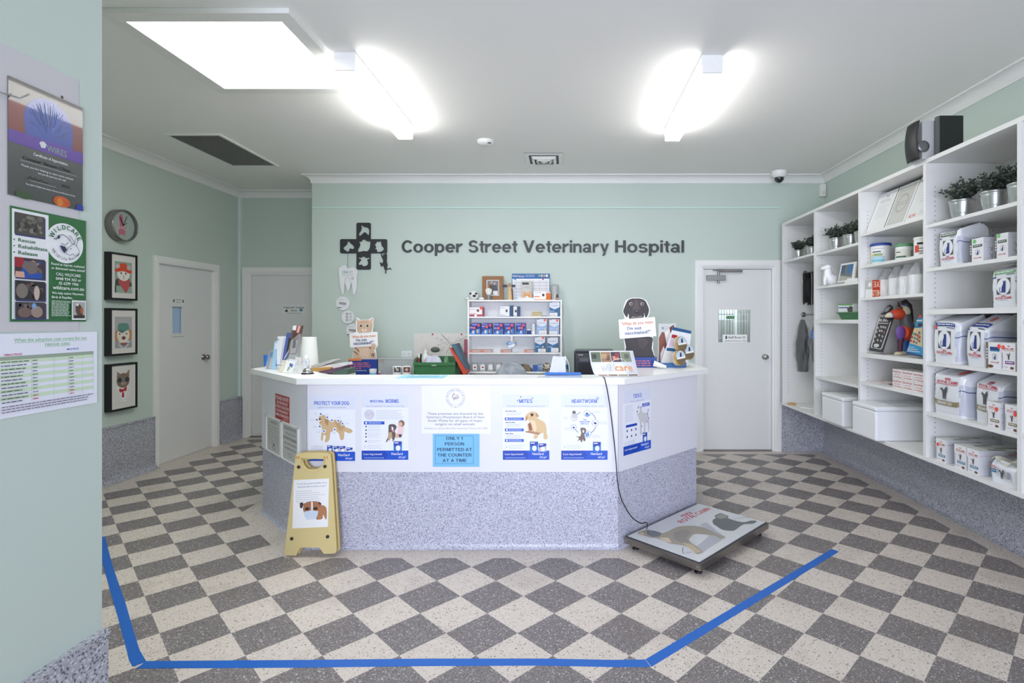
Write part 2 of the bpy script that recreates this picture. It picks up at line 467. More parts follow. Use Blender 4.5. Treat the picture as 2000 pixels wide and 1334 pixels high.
# ceiling with the skylight opening left out
SX0, SX1, SY0, SY1 = -2.41, -1.56, 2.92, 3.76
b = MB()
b.box(-4.6, SX0, -2.4, 7.2, ZC, ZC + .12, CEIL); b.box(SX1, 3.3, -2.4, 7.2, ZC, ZC + .12, CEIL)
b.box(SX0, SX1, -2.4, SY0, ZC, ZC + .12, CEIL); b.box(SX0, SX1, SY1, 7.2, ZC, ZC + .12, CEIL)
struct(b.build('ceiling'))
b = MB(); b.box(-2.92, 1.52, YB, YB + .9, 0, ZC, WALL); b.box(2.40, XR, YB, YB + .9, 0, ZC, WALL); b.box(1.52, 2.40, YB, YB + .9, 2.13, ZC, WALL)
struct(b.build('wall_back'))
wallbox('wall_right', XR, XR + .15, -2.2, 7.1, 0, ZC)
b = MB(); b.box(XL - .15, XL, 1.5, 5.44, 0, ZC, WALL); b.box(XL - .15, XL, 6.40, YA + .1, 0, ZC, WALL); b.box(XL - .15, XL, 5.44, 6.40, 2.12, ZC, WALL)
struct(b.build('wall_left'))
b = MB(); b.box(XL, -4.10, YA, YA + .15, 0, ZC, WALL); b.box(-4.10, -2.92, YA, YA + .15, 2.13, ZC, WALL); b.box(-3.16, -2.92, YA, YA + .15, 0, 2.13, WALL)
struct(b.build('wall_alcove'))
wallbox('wall_near', -1.64, -1.472, -2.2, 1.69, 0, ZC)
wallbox('wall_front_left', XL, -1.64, 1.52, 1.69, 0, ZC)
# shop front behind the camera: two window openings
b = MB(); b.box(-1.472, -1.3, -2.3, -2.2, 0, ZC, WALL); b.box(.2, .4, -2.3, -2.2, 0, ZC, WALL); b.box(2.3, XR, -2.3, -2.2, 0, ZC, WALL)
for x0, x1 in ((-1.3, .2), (.4, 2.3)): b.box(x0, x1, -2.3, -2.2, 0, .4, WALL); b.box(x0, x1, -2.3, -2.2, 2.6, ZC, WALL)
struct(b.build('wall_front'))
for i, (x0, x1) in enumerate(((-1.3, .2), (.4, 2.3))):
    b = MB()
    for q in ((x0, x0 + .05, .4, 2.6), (x1 - .05, x1, .4, 2.6), (x0 + .05, x1 - .05, .4, .45), (x0 + .05, x1 - .05, 2.55, 2.6)): b.box(q[0], q[1], -2.29, -2.21, q[2], q[3], WHITE)
    struct(b.build('window_%d' % (i + 1)))

def sweep(path, prof, m, zbase, name):
    """prof: (out, z) pairs, 'out' to the left of the travel direction; mitred corners"""
    n = len(path); P = [Vector(p) for p in path]; rows = []
    for i, p in enumerate(P):
        d0 = (P[i] - P[i - 1]).normalized() if i > 0 else (P[1] - P[0]).normalized()
        d1 = (P[i + 1] - P[i]).normalized() if i < n - 1 else d0
        n0, n1 = Vector((-d0.y, d0.x)), Vector((-d1.y, d1.x))
        mit = (n0 + n1); mit = mit / mit.length; mit = mit / max(0.2, mit.dot(n0))
        rows.append([Vector((p.x + mit.x * a, p.y + mit.y * a, zbase + z)) for a, z in prof])
    k = len(prof); b = MB(); vs = [v for r in rows for v in r]
    fs = [(i * k + j, (i + 1) * k + j, (i + 1) * k + (j + 1) % k, i * k + (j + 1) % k) for i in range(n - 1) for j in range(k)]
    b.add(vs, fs, m); b.add(rows[0], [list(range(k))], m); b.add(rows[-1], [list(range(k))[::-1]], m)
    return b.build(name)
cove = [(0, 0), (0, -.09), (.008, -.09), (.01, -.08)] + [(.01 + .065 * (1 - math.cos(t)), -.08 + .065 * math.sin(t)) for t in [math.pi / 2 * i / 6 for i in range(1, 7)]] + [(.085, -.014), (.085, 0)]
CORN = M(228, 228, 226, rough=0.5)
struct(sweep([(XR, -2.2), (XR, YB), (-2.92, YB), (-2.92, YA), (XL, YA), (XL, 1.69)], cove, CORN, ZC - .001, 'trim_1'))
# picture rail line across the back wall
struct(MB().box(-2.92, 2.45, YB - .012, YB, 2.785, 2.80, M(196, 222, 214, rough=0.5)).build('trim_2'))
struct(MB().box(XL, XL + .03, YA - .03, YA, .53, ZC - .09, M(214, 228, 226)).build('trim_3'))

# terrazzo dados with a coved foot
def dado(path, name, h=.525):
    pr = [(0, 0), (.075, 0), (.05, .012), (.03, .032), (.02, .062), (.02, h - .02), (.026, h - .018), (.026, h), (0, h)]
    return struct(sweep(path, pr, DADO, 0.0005, name))
dado([(XR, -2.2), (XR, YB), (2.467, YB)], 'baseboard_right')
dado([(XL, 5.42), (XL, 1.69), (-1.64, 1.69)][::1], 'baseboard_left')
dado([(-4.15, YA), (XL, YA), (XL, 6.44)], 'baseboard_alcove')
dado([(-1.472, 1.69), (-1.472, -2.2)][::-1][::-1], 'baseboard_near')

# skylight
SF = M(226, 226, 222, rough=0.5)
t = thing('skylight', ((SX0 + SX1) / 2, (SY0 + SY1) / 2, ZC), 'square ceiling skylight glowing white in a wide white frame', 'skylight')
b = MB(); fw, fd = .085, .03
b.box(SX0 - fw, SX1 + fw, SY0 - fw, SY0, ZC - fd, ZC, SF); b.box(SX0 - fw, SX1 + fw, SY1, SY1 + fw, ZC - fd, ZC, SF)
b.box(SX0 - fw, SX0, SY0, SY1, ZC - fd, ZC, SF); b.box(SX1, SX1 + fw, SY0, SY1, ZC - fd, ZC, SF)
b.build('frame', t, bevel=.003)
b = MB(); b.box(SX0 - .002, SX1 + .002, SY0 - .002, SY1 + .002, ZC - .012, ZC - .006, M(255, 255, 255, emit=SKYLIGHT_STRENGTH)); b.build('diffuser', t)

# fluorescent battens
def batten(xc, y0, y1, label):
    t = thing('batten_light', (xc, (y0 + y1) / 2, ZC), label, 'ceiling light', 'ceiling batten lights')
    zt, zb = ZC, ZC - .113
    MB().box(xc - .068, xc + .068, y0, y1, zt - .03, zt, WHITE).build('base', t, bevel=.002)
    for ya, yb in ((y0, y0 + .012), (y1 - .012, y1)):
        b = MB(); b.prism([(xc - .068, ya, zt - .03), (xc + .068, ya, zt - .03), (xc + .061, ya, zb), (xc - .061, ya, zb)], (0, yb - ya, 0), WHITE if ya == y0 else DIFF)
        b.build('end_cap', t)
    b = MB(); b.prism([(xc - .066, y0 + .012, zt - .03), (xc + .066, y0 + .012, zt - .03), (xc + .06, y0 + .012, zb + .002), (xc - .06, y0 + .012, zb + .002)], (0, y1 - y0 - .024, 0), DIFF)
    b.build('diffuser', t)
DIFF = M(255, 254, 250, emit=TUBE_STRENGTH)
batten(-1.376, 3.305, 4.56, 'long white fluorescent batten on the ceiling beside the skylight')
batten(.917, 3.34, 4.61, 'long white fluorescent batten on the ceiling, right of the smoke alarm')

# return air grille
GX0, GX1, GY0, GY1 = -3.565, -3.11, 4.77, 5.70
t = thing('return_air_grille', ((GX0 + GX1) / 2, (GY0 + GY1) / 2, ZC), 'large dark rectangular air grille set in the ceiling above the left wall', 'air grille')
b = MB(); e = .025
b.box(GX0 - e, GX1 + e, GY0 - e, GY0, ZC - .012, ZC, WHITE); b.box(GX0 - e, GX1 + e, GY1, GY1 + e, ZC - .012, ZC, WHITE)
b.box(GX0 - e, GX0, GY0, GY1, ZC - .012, ZC, WHITE); b.box(GX1, GX1 + e, GY0, GY1, ZC - .012, ZC, WHITE); b.build('frame', t)
b = MB()
b.box(GX0, GX1, GY0, GY1, ZC - .002, ZC - .0005, M(60, 60, 60, rough=.8))
for i in range(30):
    y = GY0 + (i + .5) * (GY1 - GY0) / 30; b.box(GX0, GX1, y - .003, y + .003, ZC - .009, ZC - .002, M(128, 128, 124))
for i in range(15):
    x = GX0 + (i + .5) * (GX1 - GX0) / 15; b.box(x - .002, x + .002, GY0, GY1, ZC - .008, ZC - .002, M(128, 128, 124))
b.build('mesh', t)

# square supply diffuser
DX, DY = -.228, 5.49
t = thing('ceiling_vent', (DX, DY, ZC), 'small square white ceiling air diffuser with nested louvres above the wall sign', 'vent')
MB().box(DX - .195, DX + .195, DY - .195, DY + .195, ZC - .004, ZC - .0005, M(50, 50, 50)).build('throat', t)
for k, (r0, r1, z0, z1) in enumerate(((.195, .150, .006, .022), (.125, .095, .012, .034), (.085, .055, .014, .040), (.045, .0, .02, .045))):
    b = MB(); a = [(-1, -1), (1, -1), (1, 1), (-1, 1)]
    r0_, r1_ = r0, max(r1, .004)
    o_ = [Vector((DX + u * r0_, DY + v * r0_, ZC - z0)) for u, v in a]; i_ = [Vector((DX + u * r1_, DY + v * r1_, ZC - z1)) for u, v in a]
    o2 = [p + Vector((0, 0, .003)) for p in o_]; i2 = [p + Vector((0, 0, .003)) for p in i_]
    if k == 0: o_, o2, i_, i2 = i2[:0] + o_, o2, [Vector((p.x, p.y, ZC - .01)) for p in i_], [Vector((p.x, p.y, ZC - .007)) for p in i_]
    if k: o_, i_ = i_, o_; 
    for q in range(4):
        r = (q + 1) % 4
        b.add([o_[q], o_[r], i_[r], i_[q]], [(0, 1, 2, 3)], WHITE)
    if k == 3: b.add(o_, [(0, 1, 2, 3)], WHITE)
    b.build('louvre', t, solid=.002)

# smoke alarm, dome camera, motion sensor
c = Vector((-.75, 4.94, ZC))
t = thing('smoke_alarm', c, 'round white smoke alarm on the ceiling between the two batten lights', 'smoke alarm')
MB().lathe(c, [(.07, -.012), (.076, -.010), (.076, 0)], WHITE, 32).build('base', t)
MB().lathe(c, [(.02, -.042), (.055, -.036), (.072, -.022), (.074, -.014), (.062, -.012)], WHITE, 32).build('cover', t)
b = MB()
for i in range(4): b.box(c.x + .03 + i * .008, c.x + .034 + i * .008, c.y - .055 + i * .003, c.y - .045 + i * .003, c.z - .040, c.z - .028, BLACK)
b.build('vent_slot', t)
c = Vector((2.38, 5.96, ZC))
t = thing('dome_camera', c, 'small dome security camera with a dark smoked lens on the ceiling by the back wall', 'security camera')
MB().lathe(c, [(.055, -.07), (.078, -.05), (.084, -.02), (.084, 0)], WHITE, 32).build('housing', t)
MB().lathe(c, [(.006, -.128), (.03, -.118), (.048, -.098), (.055, -.07), (.05, -.06)], M(25, 25, 27, rough=.1, coat=1), 28).build('dome', t)
c = W(1607.5, 384, 6.08)
t = thing('motion_sensor', c, 'small white motion sensor high in the back right corner', 'sensor')
MB().box(c.x - .034, c.x + .03, c.y - .02, c.y + .04, c.z, c.z + .145, WHITE).build('case', t, bevel=.008)
MB().box(c.x - .022, c.x + .018, c.y - .026, c.y - .018, c.z + .02, c.z + .06, M(215, 215, 210)).build('lens', t, bevel=.003)

# ------------------------------------------------------------------ doors
def architrave_y(x0, x1, y, z, w, name):   # door frame in a wall facing -Y; x0..x1 outer
    b = MB()
    for a, c_ in ((x0, x0 + w), (x1 - w, x1)):
        b.box(a, c_, y - .02, y, 0, z - w, WHITE); b.box(a + .012, c_ - .02, y - .028, y - .02, 0, z - w + .015, WHITE)
    b.box(x0, x1, y - .02, y, z - w, z, WHITE); b.box(x0 + .012, x1 - .012, y - .028, y - .02, z - w + .015, z - .012, WHITE)
    # jamb lining, set into the opening
    j = .055
    b.box(x0 + w - .005, x0 + w + j - .03, y + .0005, y + .12, 0, z - w - .02, WHITE); b.box(x1 - w - j + .03, x1 - w + .005, y + .0005, y + .12, 0, z - w - .02, WHITE)
    b.box(x0 + w - .005, x1 - w + .005, y + .0005, y + .12, z - w - .02, z - w + .005, WHITE)
    return struct(b.build(name))
# door_1: staff room
architrave_y(1.475, 2.465, YB, 2.19, .075, 'trim_4')
d = struct(MB().box(1.583, 2.357, YB + .03, YB + .045, .012, 2.09, DOORW).build('door_1'))
# leaf with a window: rebuilt as four boards round the glass
bpy.data.objects.remove(d)
wx0, wx1 = W(1401, 0, YB + .03).x, W(1467, 0, YB + .03).x
wz1, wz0 = W(0, 603, YB + .03).z, W(0, 670.5, YB + .03).z
b = MB(); y0, y1 = YB + .03, YB + .068
b.box(1.578, wx0, y0, y1, .012, 2.09, DOORW); b.box(wx1, 2.362, y0, y1, .012, 2.09, DOORW)
b.box(wx0, wx1, y0, y1, .012, wz0, DOORW); b.box(wx0, wx1, y0, y1, wz1, 2.09, DOORW)
d1 = struct(b.build('door_1'))
g = MB().box(wx0, wx1, y0 + .015, y0 + .019, wz0, wz1, M(235, 245, 245, rough=.02, trans=1.0)).build('pane', d1)
b = MB()
for q in ((wx0, wx0 + .012, wz0, wz1), (wx1 - .012, wx1, wz0, wz1), (wx0 + .012, wx1 - .012, wz0, wz0 + .012), (wx0 + .012, wx1 - .012, wz1 - .012, wz1)): b.box(q[0], q[1], y0 - .004, y0 + .012, q[2], q[3], DOORW)
b.build('bead', d1)
c = W(1493.5, 697, YB + .03)
MB().lathe((c.x, y0, c.z), [(.034, 0), (.034, -.006), (.014, -.008), (.013, -.03), (.022, -.036), (.029, -.05), (.027, -.062), (.012, -.068)], CHROME, 28, 'y').build('handle', d1)
a = W(1379, 548, y0); e = W(1415.5, 538, y0)
b = MB(); b.box(a.x, e.x, y0 - .045, y0, a.z, e.z, M(150, 150, 148, rough=.4, metal=.8))
cc_ = W(1402, 543, y0); b.lathe((cc_.x, y0 - .025, cc_.z - .045), [(.012, -.02), (.012, .14)], STEEL, 14)
q0 = W(1390, 530, y0); q1 = W(1448, 530, y0)
b.box(q0.x, cc_.x + .05, y0 - .06, y0 - .045, q0.z + .0, q0.z + .014, STEEL); b.box(cc_.x, q1.x, y0 - .045, y0 - .005, q1.z - .012, q1.z + .012, STEEL)
b.build('closer', d1, bevel=.003)
MB().box(1.58, 2.36, YB - .01, YB + .09, .001, .012, M(120, 116, 112, rough=.6)).build('threshold', d1)
struct(MB().box(1.0, 3.0, YB + .9, YB + .95, 0, 3.0, M(200, 205, 205)).build('wall_staff'))
# what shows through the pane: a pale fence and a bright window with a green bush
a = art_y(1399, 601, 1469, 672, YB + .45)
a.sheet(M(170, 170, 168))
for i in range(20):
    x = 1401 + i * 3.4; a.rect(x, 612, x + 2.3, 671, M(160 + (i * 37) % 50, 160 + (i * 37) % 50, 158 + (i * 37) % 50), up=(i == 0))
a.rect(1401, 603, 1433, 625, M(240, 244, 244)); a.rect(1401, 613, 1433, 615, M(150, 160, 160)); a.rect(1418, 617, 1438, 623, M(60, 110, 70)); a.rect(1404, 605, 1416, 612, M(225, 235, 235))
for i in range(12): a.rect(1403 + i * 5.4, 603, 1404 + i * 5.4, 671, M(120, 122, 122), up=(i == 0))
a.rect(1434.5, 603, 1440, 671, M(236, 236, 236))
tag(a.build('window_screen'), 'slatted grey screen seen through the small pane of the staff room door', 'screen')
a = art_y(1411.5, 653.5, 1459, 668.5, y0 + .008); a.sheet(PAPER, .004)
DK = M(40, 48, 46)
a.txt('Staff Room', 1422, 1448, 661, 4.3, DK, .01, .2); a.txt('Authorised Access Only', 1415, 1457, 667, 2.6, DK, .01, .2)
a.rect(1417, 656, 1420, 662, DK); a.ring(1453, 659, 1.5, 2.3, DK, n=12)
a.build('door_sign', d1)

# door_2: diagnostic imaging, in the alcove
architrave_y(-4.158, -3.12, YA, 2.18, .075, 'trim_5')
b = MB(); b.box(-4.05, -3.23, YA + .03, YA + .068, .012, 2.09, DOORW)
d2 = struct(b.build('door_2'))
MB().box(-4.07, -3.21, YA - .01, YA + .09, .001, .012, M(110, 106, 102)).build('threshold', d2)
a = art_y(552, 595, 597.5, 614, YA + .029); a.sheet(M(226, 228, 226), .003)
a.txt('Diagnostic Imaging', 554, 594, 602, 3.6, DK, .012, .2); a.txt('Room', 568, 580, 608, 3.6, DK, .012, .2); a.txt('Authorised Access Only', 560, 588, 612.5, 2, DK)
a.poly([(556, 609), (559.5, 603), (563, 609)], DK); a.rect(585, 603, 591, 608, M(70, 140, 150))
a.build('door_sign', d2)

# door_3: consulting room in the left wall
b = MB(); w_ = .075; z = 2.165; ya, yb = 5.415, 6.425
for p, q in ((ya, ya + .06), (yb - w_, yb)):
    b.box(XL, XL + .02, p, q, 0, z - w_, WHITE); b.box(XL + .02, XL + .028, p + .012, q - .015, 0, z - w_ + .015, WHITE)
b.box(XL, XL + .02, ya, yb, z - w_, z, WHITE); b.box(XL + .02, XL + .028, ya + .012, yb - .015, z - w_ + .015, z - .012, WHITE)
b.box(XL - .12, XL, ya + .025, ya + .03, 0, z - w_ + .03, WHITE); b.box(XL - .12, XL, yb - w_ - .002, yb - w_ + .05, 0, z - w_ + .03, WHITE); b.box(XL - .12, XL, ya + .03, yb - w_, z - w_, z - w_ + .03, WHITE)
struct(b.build('trim_6'))
xd = XL - .02
p0, p1 = onX(334, 0, xd).y, onX(361, 0, xd).y
zt_, zb_ = onX(345, 597, xd).z, onX(345, 653, xd).z
b = MB(); L0, L1 = ya + .03, yb - w_ - .005
b.box(xd - .038, xd, L0, p0, .01, 2.085, DOORW); b.box(xd - .038, xd, p1, L1, .01, 2.085, DOORW)
b.box(xd - .038, xd, p0, p1, .01, zb_, DOORW); b.box(xd - .038, xd, p0, p1, zt_, 2.085, DOORW)
d3 = struct(b.build('door_3'))
MB().box(xd - .024, xd - .02, p0, p1, zb_, zt_, M(170, 195, 225, rough=.25)).build('pane', d3)
b = MB()
for q in ((p0, p0 + .012, zb_, zt_), (p1 - .045, p1, zb_, zt_), (p0 + .012, p1 - .045, zb_, zb_ + .012), (p0 + .012, p1 - .045, zt_ - .012, zt_)): b.box(xd - .012, xd + .006, q[0], q[1], q[2], q[3], DOORW)
b.build('bead', d3)
c = onX(397, 697.6, xd)
MB().lathe((xd, c.y, c.z), [(.034, 0), (.034, .006), (.014, .008), (.013, .03), (.024, .036), (.03, .05), (.027, .064), (.012, .07)], STEEL, 28, 'x').build('handle', d3)
def art_x(x0, x1, yt, yb, X, dw, dh, side=1):
    """sheet on a wall X = const on the left side of the room; x0..x1 photo columns, yt/yb rows at x0"""
    a, c, d_ = onX(x0, yt, X), onX(x1, yt, X), onX(x0, yb, X)
    U = Vector((0, c.y - a.y, 0)); V = Vector((0, 0, d_.z - a.z))
    return Art(a, U, V, 0, 0, dw, dh)
a = art_x(335.5, 361, 579.5, 594.5, xd + .002, 80, 46); a.sheet(M(225, 226, 224), .002)
a.txt('Consult', 22, 58, 20, 9, DK, .01, .1); a.txt('Room', 28, 52, 36, 9, DK, .01, .1); a.ell(12, 24, 6, 10, M(110, 110, 105)); a.ell(69, 24, 6, 10, M(110, 110, 105))
a.build('door_sign', d3)
a = art_x(335, 360, 655.5, 661, xd + .002, 80, 14); a.sheet(M(222, 222, 220), .002); a.lines(4, 76, 7, 8, 1, 3, GREYT, 0); a.build('notice_strip', d3)
# ------------------------------------------------------------------ polygons with holes
def fill_loops(loops):
    cu = bpy.data.curves.new('c', 'CURVE'); cu.dimensions = '2D'; cu.fill_mode = 'FRONT'
    for L in loops:
        sp = cu.splines.new('POLY'); sp.points.add(len(L) - 1); sp.use_cyclic_u = True
        for p, (x, y) in zip(sp.points, L): p.co = (x, -y, 0, 1)
    o = bpy.data.objects.new('c', cu); me = bpy.data.meshes.new_from_object(o)
    vs = [(v.co.x, -v.co.y) for v in me.vertices]; fs = [list(p.vertices)[::-1] for p in me.polygons]
    bpy.data.objects.remove(o); bpy.data.curves.remove(cu); bpy.data.meshes.remove(me)
    return vs, fs
def cut(b, loops, fn, vec, m, medge=None):
    """plate with holes: fn maps 2-D design points to 3-D, vec = thickness (away from viewer)"""
    vs, fs = fill_loops(loops); vec = Vector(vec); a = [Vector(fn(*p)) for p in vs]
    b.add(a, fs, m); b.add([p + vec for p in a], [f[::-1] for f in fs], m)
    for L in loops:
        q = [Vector(fn(*p)) for p in L]; n = len(q)
        b.add(q + [p + vec for p in q], [(i, (i + 1) % n, n + (i + 1) % n, n + i) for i in range(n)], medge or m)
    return b
def zz(pts, k, ox, oy): return [(ox + x / k, oy + y / k) for x, y in pts]
def rr(x0, y0, x1, y1, r, n=4):
    o = []
    for cx, cy, a in ((x1 - r, y0 + r, -90), (x1 - r, y1 - r, 0), (x0 + r, y1 - r, 90), (x0 + r, y0 + r, 180)):
        for i in range(n + 1):
            t = math.radians(a + 90 * i / n); o.append((cx + r * math.cos(t), cy + r * math.sin(t)))
    return o
BLUE, NAVY, RED, GREEN = M(28, 84, 200, rough=.4), M(30, 52, 120, rough=.4), M(178, 34, 42, rough=.45), M(62, 118, 72, rough=.45)
PBLUE = M(222, 226, 240, rough=.45); TG = M(150, 156, 178); TGL = M(186, 190, 206); PB = M(236, 238, 246, rough=.45)
DOT = M(240, 84, 66, rough=.5); TAN = M(206, 176, 132); TAN2 = M(172, 138, 96); SKIN = M(224, 178, 150)

# ------------------------------------------------------------------ reception counter
cA, cB, cC, cD = (-2.38, 4.18), (-1.70, 3.50), (.34, 3.50), (1.02, 4.18)
ctr = thing('reception_counter', (-.68, 3.9, 0), 'long angled reception counter with grey terrazzo base, white panels and white rounded top', 'counter')
path = [(1.02, 5.25), cD, cC, cB, cA, (-2.38, 5.25)]
def swp(prof, m, name, **k):
    o = sweep(path, prof, m, 0, name); loc = WL[o.name]; o.parent = ctr; o.location = loc - WL[ctr.name]; return o
swp([(-.05, .001), (.022, .001), (.012, .006), (.005, .016), (.001, .03), (0, .04), (0, .506), (-.05, .506)], terrazzo('terrazzo_counter', (190, 191, 208), (118, 119, 138), (224, 225, 238), .16, .2, 240.0), 'base')
swp([(-.02, .507), (.006, .507), (.006, 1.088), (-.02, 1.088)], M(228, 228, 235, rough=.35), 'panel')
for (x, y) in (cB, cC): MB().box(x - .0015, x + .0015, y - .0095, y - .004, .508, 1.086, M(150, 152, 165)).build('joint', ctr)
top = [(-2.45, 4.45), (-2.45, 4.14), (-1.735, 3.43), (.375, 3.43), (1.105, 4.155), (1.105, 5.25), (.80, 5.25), (.80, 4.45), (.30, 4.45), (.25, 3.69), (-1.63, 3.69), (-2.19, 4.25), (-2.19, 4.45)]
vs, fs = fill_loops([[(x, -y) for x, y in top]])
b = MB(); a = [Vector((x, -y, 1.125)) for x, y in vs]
b.prism([Vector((x, y, 1.088)) for x, y in top], (0, 0, .037), M(240, 240, 238, rough=.25))
o = b.build('worktop', ctr); q = o.modifiers.new('bevel', 'BEVEL'); q.width = .0165; q.segments = 4; q.limit_method = 'ANGLE'; q.angle_limit = math.radians(60)
ZT = 1.1252

# ---------- papers fixed to the counter
FY = 3.4935
def poster_base(x0, x1, label, head, sub, hx0, hx1):
    a = art_y(x0, 770.5, x1, 898, FY); a.sheet(PB)
    a.rect(x0, 770.5, x1, 796, PBLUE)
    a.rect(x0, 880, x1, 898, BLUE); a.poly([(x0, 880), (x1 - 46, 880), (x1 - 40, 889), (x1 - 46, 898), (x0, 898)], M(22, 70, 180, rough=.4))
    a.txt('Is your dog protected?', x0 + 4, x0 + 40, 888.5, 3.2, PAPER, .03); a.lines(x0 + 5, x0 + 44, 893.5, 895, 2, .7, M(150, 180, 235), 0)
    a.txt('NexGard', x1 - 33, x1 - 11, 888.5, 4.6, PAPER, .02); a.txt("let's go!", x1 - 19, x1 - 6, 894.5, 3.8, PAPER, .02, .3)
    a.txt(head, hx0, hx1, 787, 7.2, BLUE, .03); a.txt(sub, x0 + 8, x1 - 8, 794.5, 3.0, TG, .0)
    a.line([(x0 + 5, 870), (x0 + 8, 873), (x0 + 5, 876)], .6, TG); a.lines(x0 + 11, x0 + 44, 870, 876, 3, .7, TGL)
    return tag_later(a, label)
def tag_later(a, label): a.lab = label; return a
def pack(a, x, y, w, h, m=None):
    a.rect(x, y, x + w, y + h, m or M(50, 120, 205)); a.poly([(x, y), (x + w, y), (x + w, y + h * .3), (x, y + h * .5)], M(40, 70, 170))
    a.ell(x + w * .55, y + h * .68, w * .28, h * .28, PAPER); a.rect(x + w * .1, y + h * .1, x + w * .6, y + h * .2, PAPER)
def done(a, cat='poster', name='poster', group=None):
    return tag(a.build(name), a.lab, cat, group)

a = tag_later(art_y(603, 772, 693.8, 900, FY), 'white and blue poster with a standing golden dog and the title Protect Your Dog')
a.sheet(PB); a.rect(603, 772, 693.8, 800, PBLUE)
a.txt('PROTECT YOUR DOG', 613.5, 682, 791, 7.2, BLUE, .03); a.txt('against all of these parasites', 621, 675, 797, 3, TG)
K = lambda p: zz(p, 6.065, 500, 720)
a.poly(K([(745, 575), (780, 545), (820, 560), (860, 610), (930, 605), (1000, 610), (1040, 650), (1060, 690), (1130, 720), (1142, 750), (1100, 765), (1050, 745), (1045, 790), (1035, 840), (1000, 840), (985, 780), (955, 745), (900, 745), (880, 770), (870, 840), (835, 872), (815, 860), (828, 800), (800, 790), (790, 850), (770, 840), (775, 770), (780, 700), (750, 650)]), TAN)
a.poly(K([(820, 560), (860, 610), (850, 680), (815, 640)]), TAN2); a.poly(K([(930, 625), (1010, 620), (1050, 700), (1000, 740), (960, 700)]), M(190, 158, 114))
a.poly(K([(748, 600), (765, 590), (775, 630), (765, 645), (748, 630)]), M(240, 228, 208)); a.ell(*K([(757, 598)])[0], 1.6, 2.2, M(40, 36, 34)); a.ell(*K([(768, 632)])[0], 1.6, 1.8, M(210, 120, 120))
for x, y in ((767, 537), (845, 577), (900, 612), (975, 618), (1025, 652), (757, 685), (806, 740), (933, 720), (722, 605)):
    x, y = K([(x, y)])[0]; a.ell(x, y, 3.6, 3.6, PAPER); a.ell(x, y, 1.9, 1.5, BLUE, .5)
for x, y in ((690, 528), (820, 542), (960, 575), (1060, 645), (645, 600), (680, 685), (720, 745), (905, 755)): x, y = K([(x, y)])[0]; a.lines(x, x + 8, y, y + 1.5, 2, .5, TGL)
a.line([(608.5, 872), (611.5, 875), (608.5, 878)], .6, TG); a.lines(613, 633, 871, 878, 4, .7, TGL)
for i, (x, w_, y) in enumerate(((639, 11, 870), (652, 11, 871), (664, 11, 871), (677, 12, 874))): pack(a, x, y, w_, 13, M(50, 120, 205) if i == 0 else M(190, 185, 205) if i < 3 else M(210, 225, 220))
a.rect(603, 882, 693.8, 900, BLUE); a.poly([(603, 882), (648, 882), (655, 891), (648, 900), (603, 900)], M(22, 70, 180, rough=.4))
a.txt('NexGard', 661, 683, 890.5, 4.6, PAPER, .02); a.txt("let's go!", 675, 688, 896.5, 3.8, PAPER, .02, .3)
a.txt('Is your dog protected?', 607, 643, 890, 3.2, PAPER, .03)
done(a)

a = poster_base(706.3, 797.5, 'white and blue poster with a small girl hugging a dog and the title Intestinal Worms', 'WORMS', "why it's important to deworm your dog", 752.5, 779)
K = lambda p: zz(p, 6.897, 690, 740)
a.txt('INTESTINAL', 723, 750, 786, 4.6, BLUE, .03)
a.ell(721.5, 809.5, 9.8, 9.8, M(214, 212, 226)); a.ring(721.5, 809.5, 9.3, 9.8, M(190, 188, 205)); a.line([(714, 806), (720, 812), (726, 805), (729, 812)], .8, M(200, 170, 180))
a.lines(735, 790, 802, 818, 6, .8, TGL); a.rect(711, 823, 751, 829, BLUE); a.ell(715.5, 826, 2, 2, PAPER); a.lines(720, 745, 825, 827, 2, .9, M(200, 215, 245), 0)
for y in (833, 840, 847, 853, 862): a.ell(715, y, 1.4, 1.6, NAVY); a.lines(719, 745, y - 1.5, y + 1.5, 2, .6, TGL)
a.poly(K([(600, 640), (650, 600), (685, 660), (665, 760), (620, 790), (560, 780), (565, 740), (600, 720)]), M(238, 205, 205)); a.ell(*K([(650, 600)])[0], 6, 6.5, M(130, 105, 90)); a.ell(*K([(636, 612)])[0], 4, 4.6, SKIN); a.poly(K([(560, 740), (610, 738), (620, 790), (570, 790), (550, 770)]), SKIN); a.poly(K([(610, 745), (655, 745), (650, 785), (620, 788)]), M(60, 66, 90))
a.poly(K([(480, 625), (510, 610), (560, 615), (585, 650), (560, 700), (570, 740), (560, 800), (535, 840), (525, 800), (490, 800), (455, 845), (440, 845), (470, 780), (475, 700)]), M(96, 84, 80)); a.poly(K([(515, 640), (540, 650), (545, 690), (520, 690)]), PAPER); a.poly(K([(480, 720), (520, 715), (530, 790), (500, 800), (490, 840), (470, 800)]), M(190, 160, 125)); a.ell(*K([(540, 700)])[0], 2, 2.6, M(220, 130, 140))
pack(a, 769, 862, 16, 19); done(a)

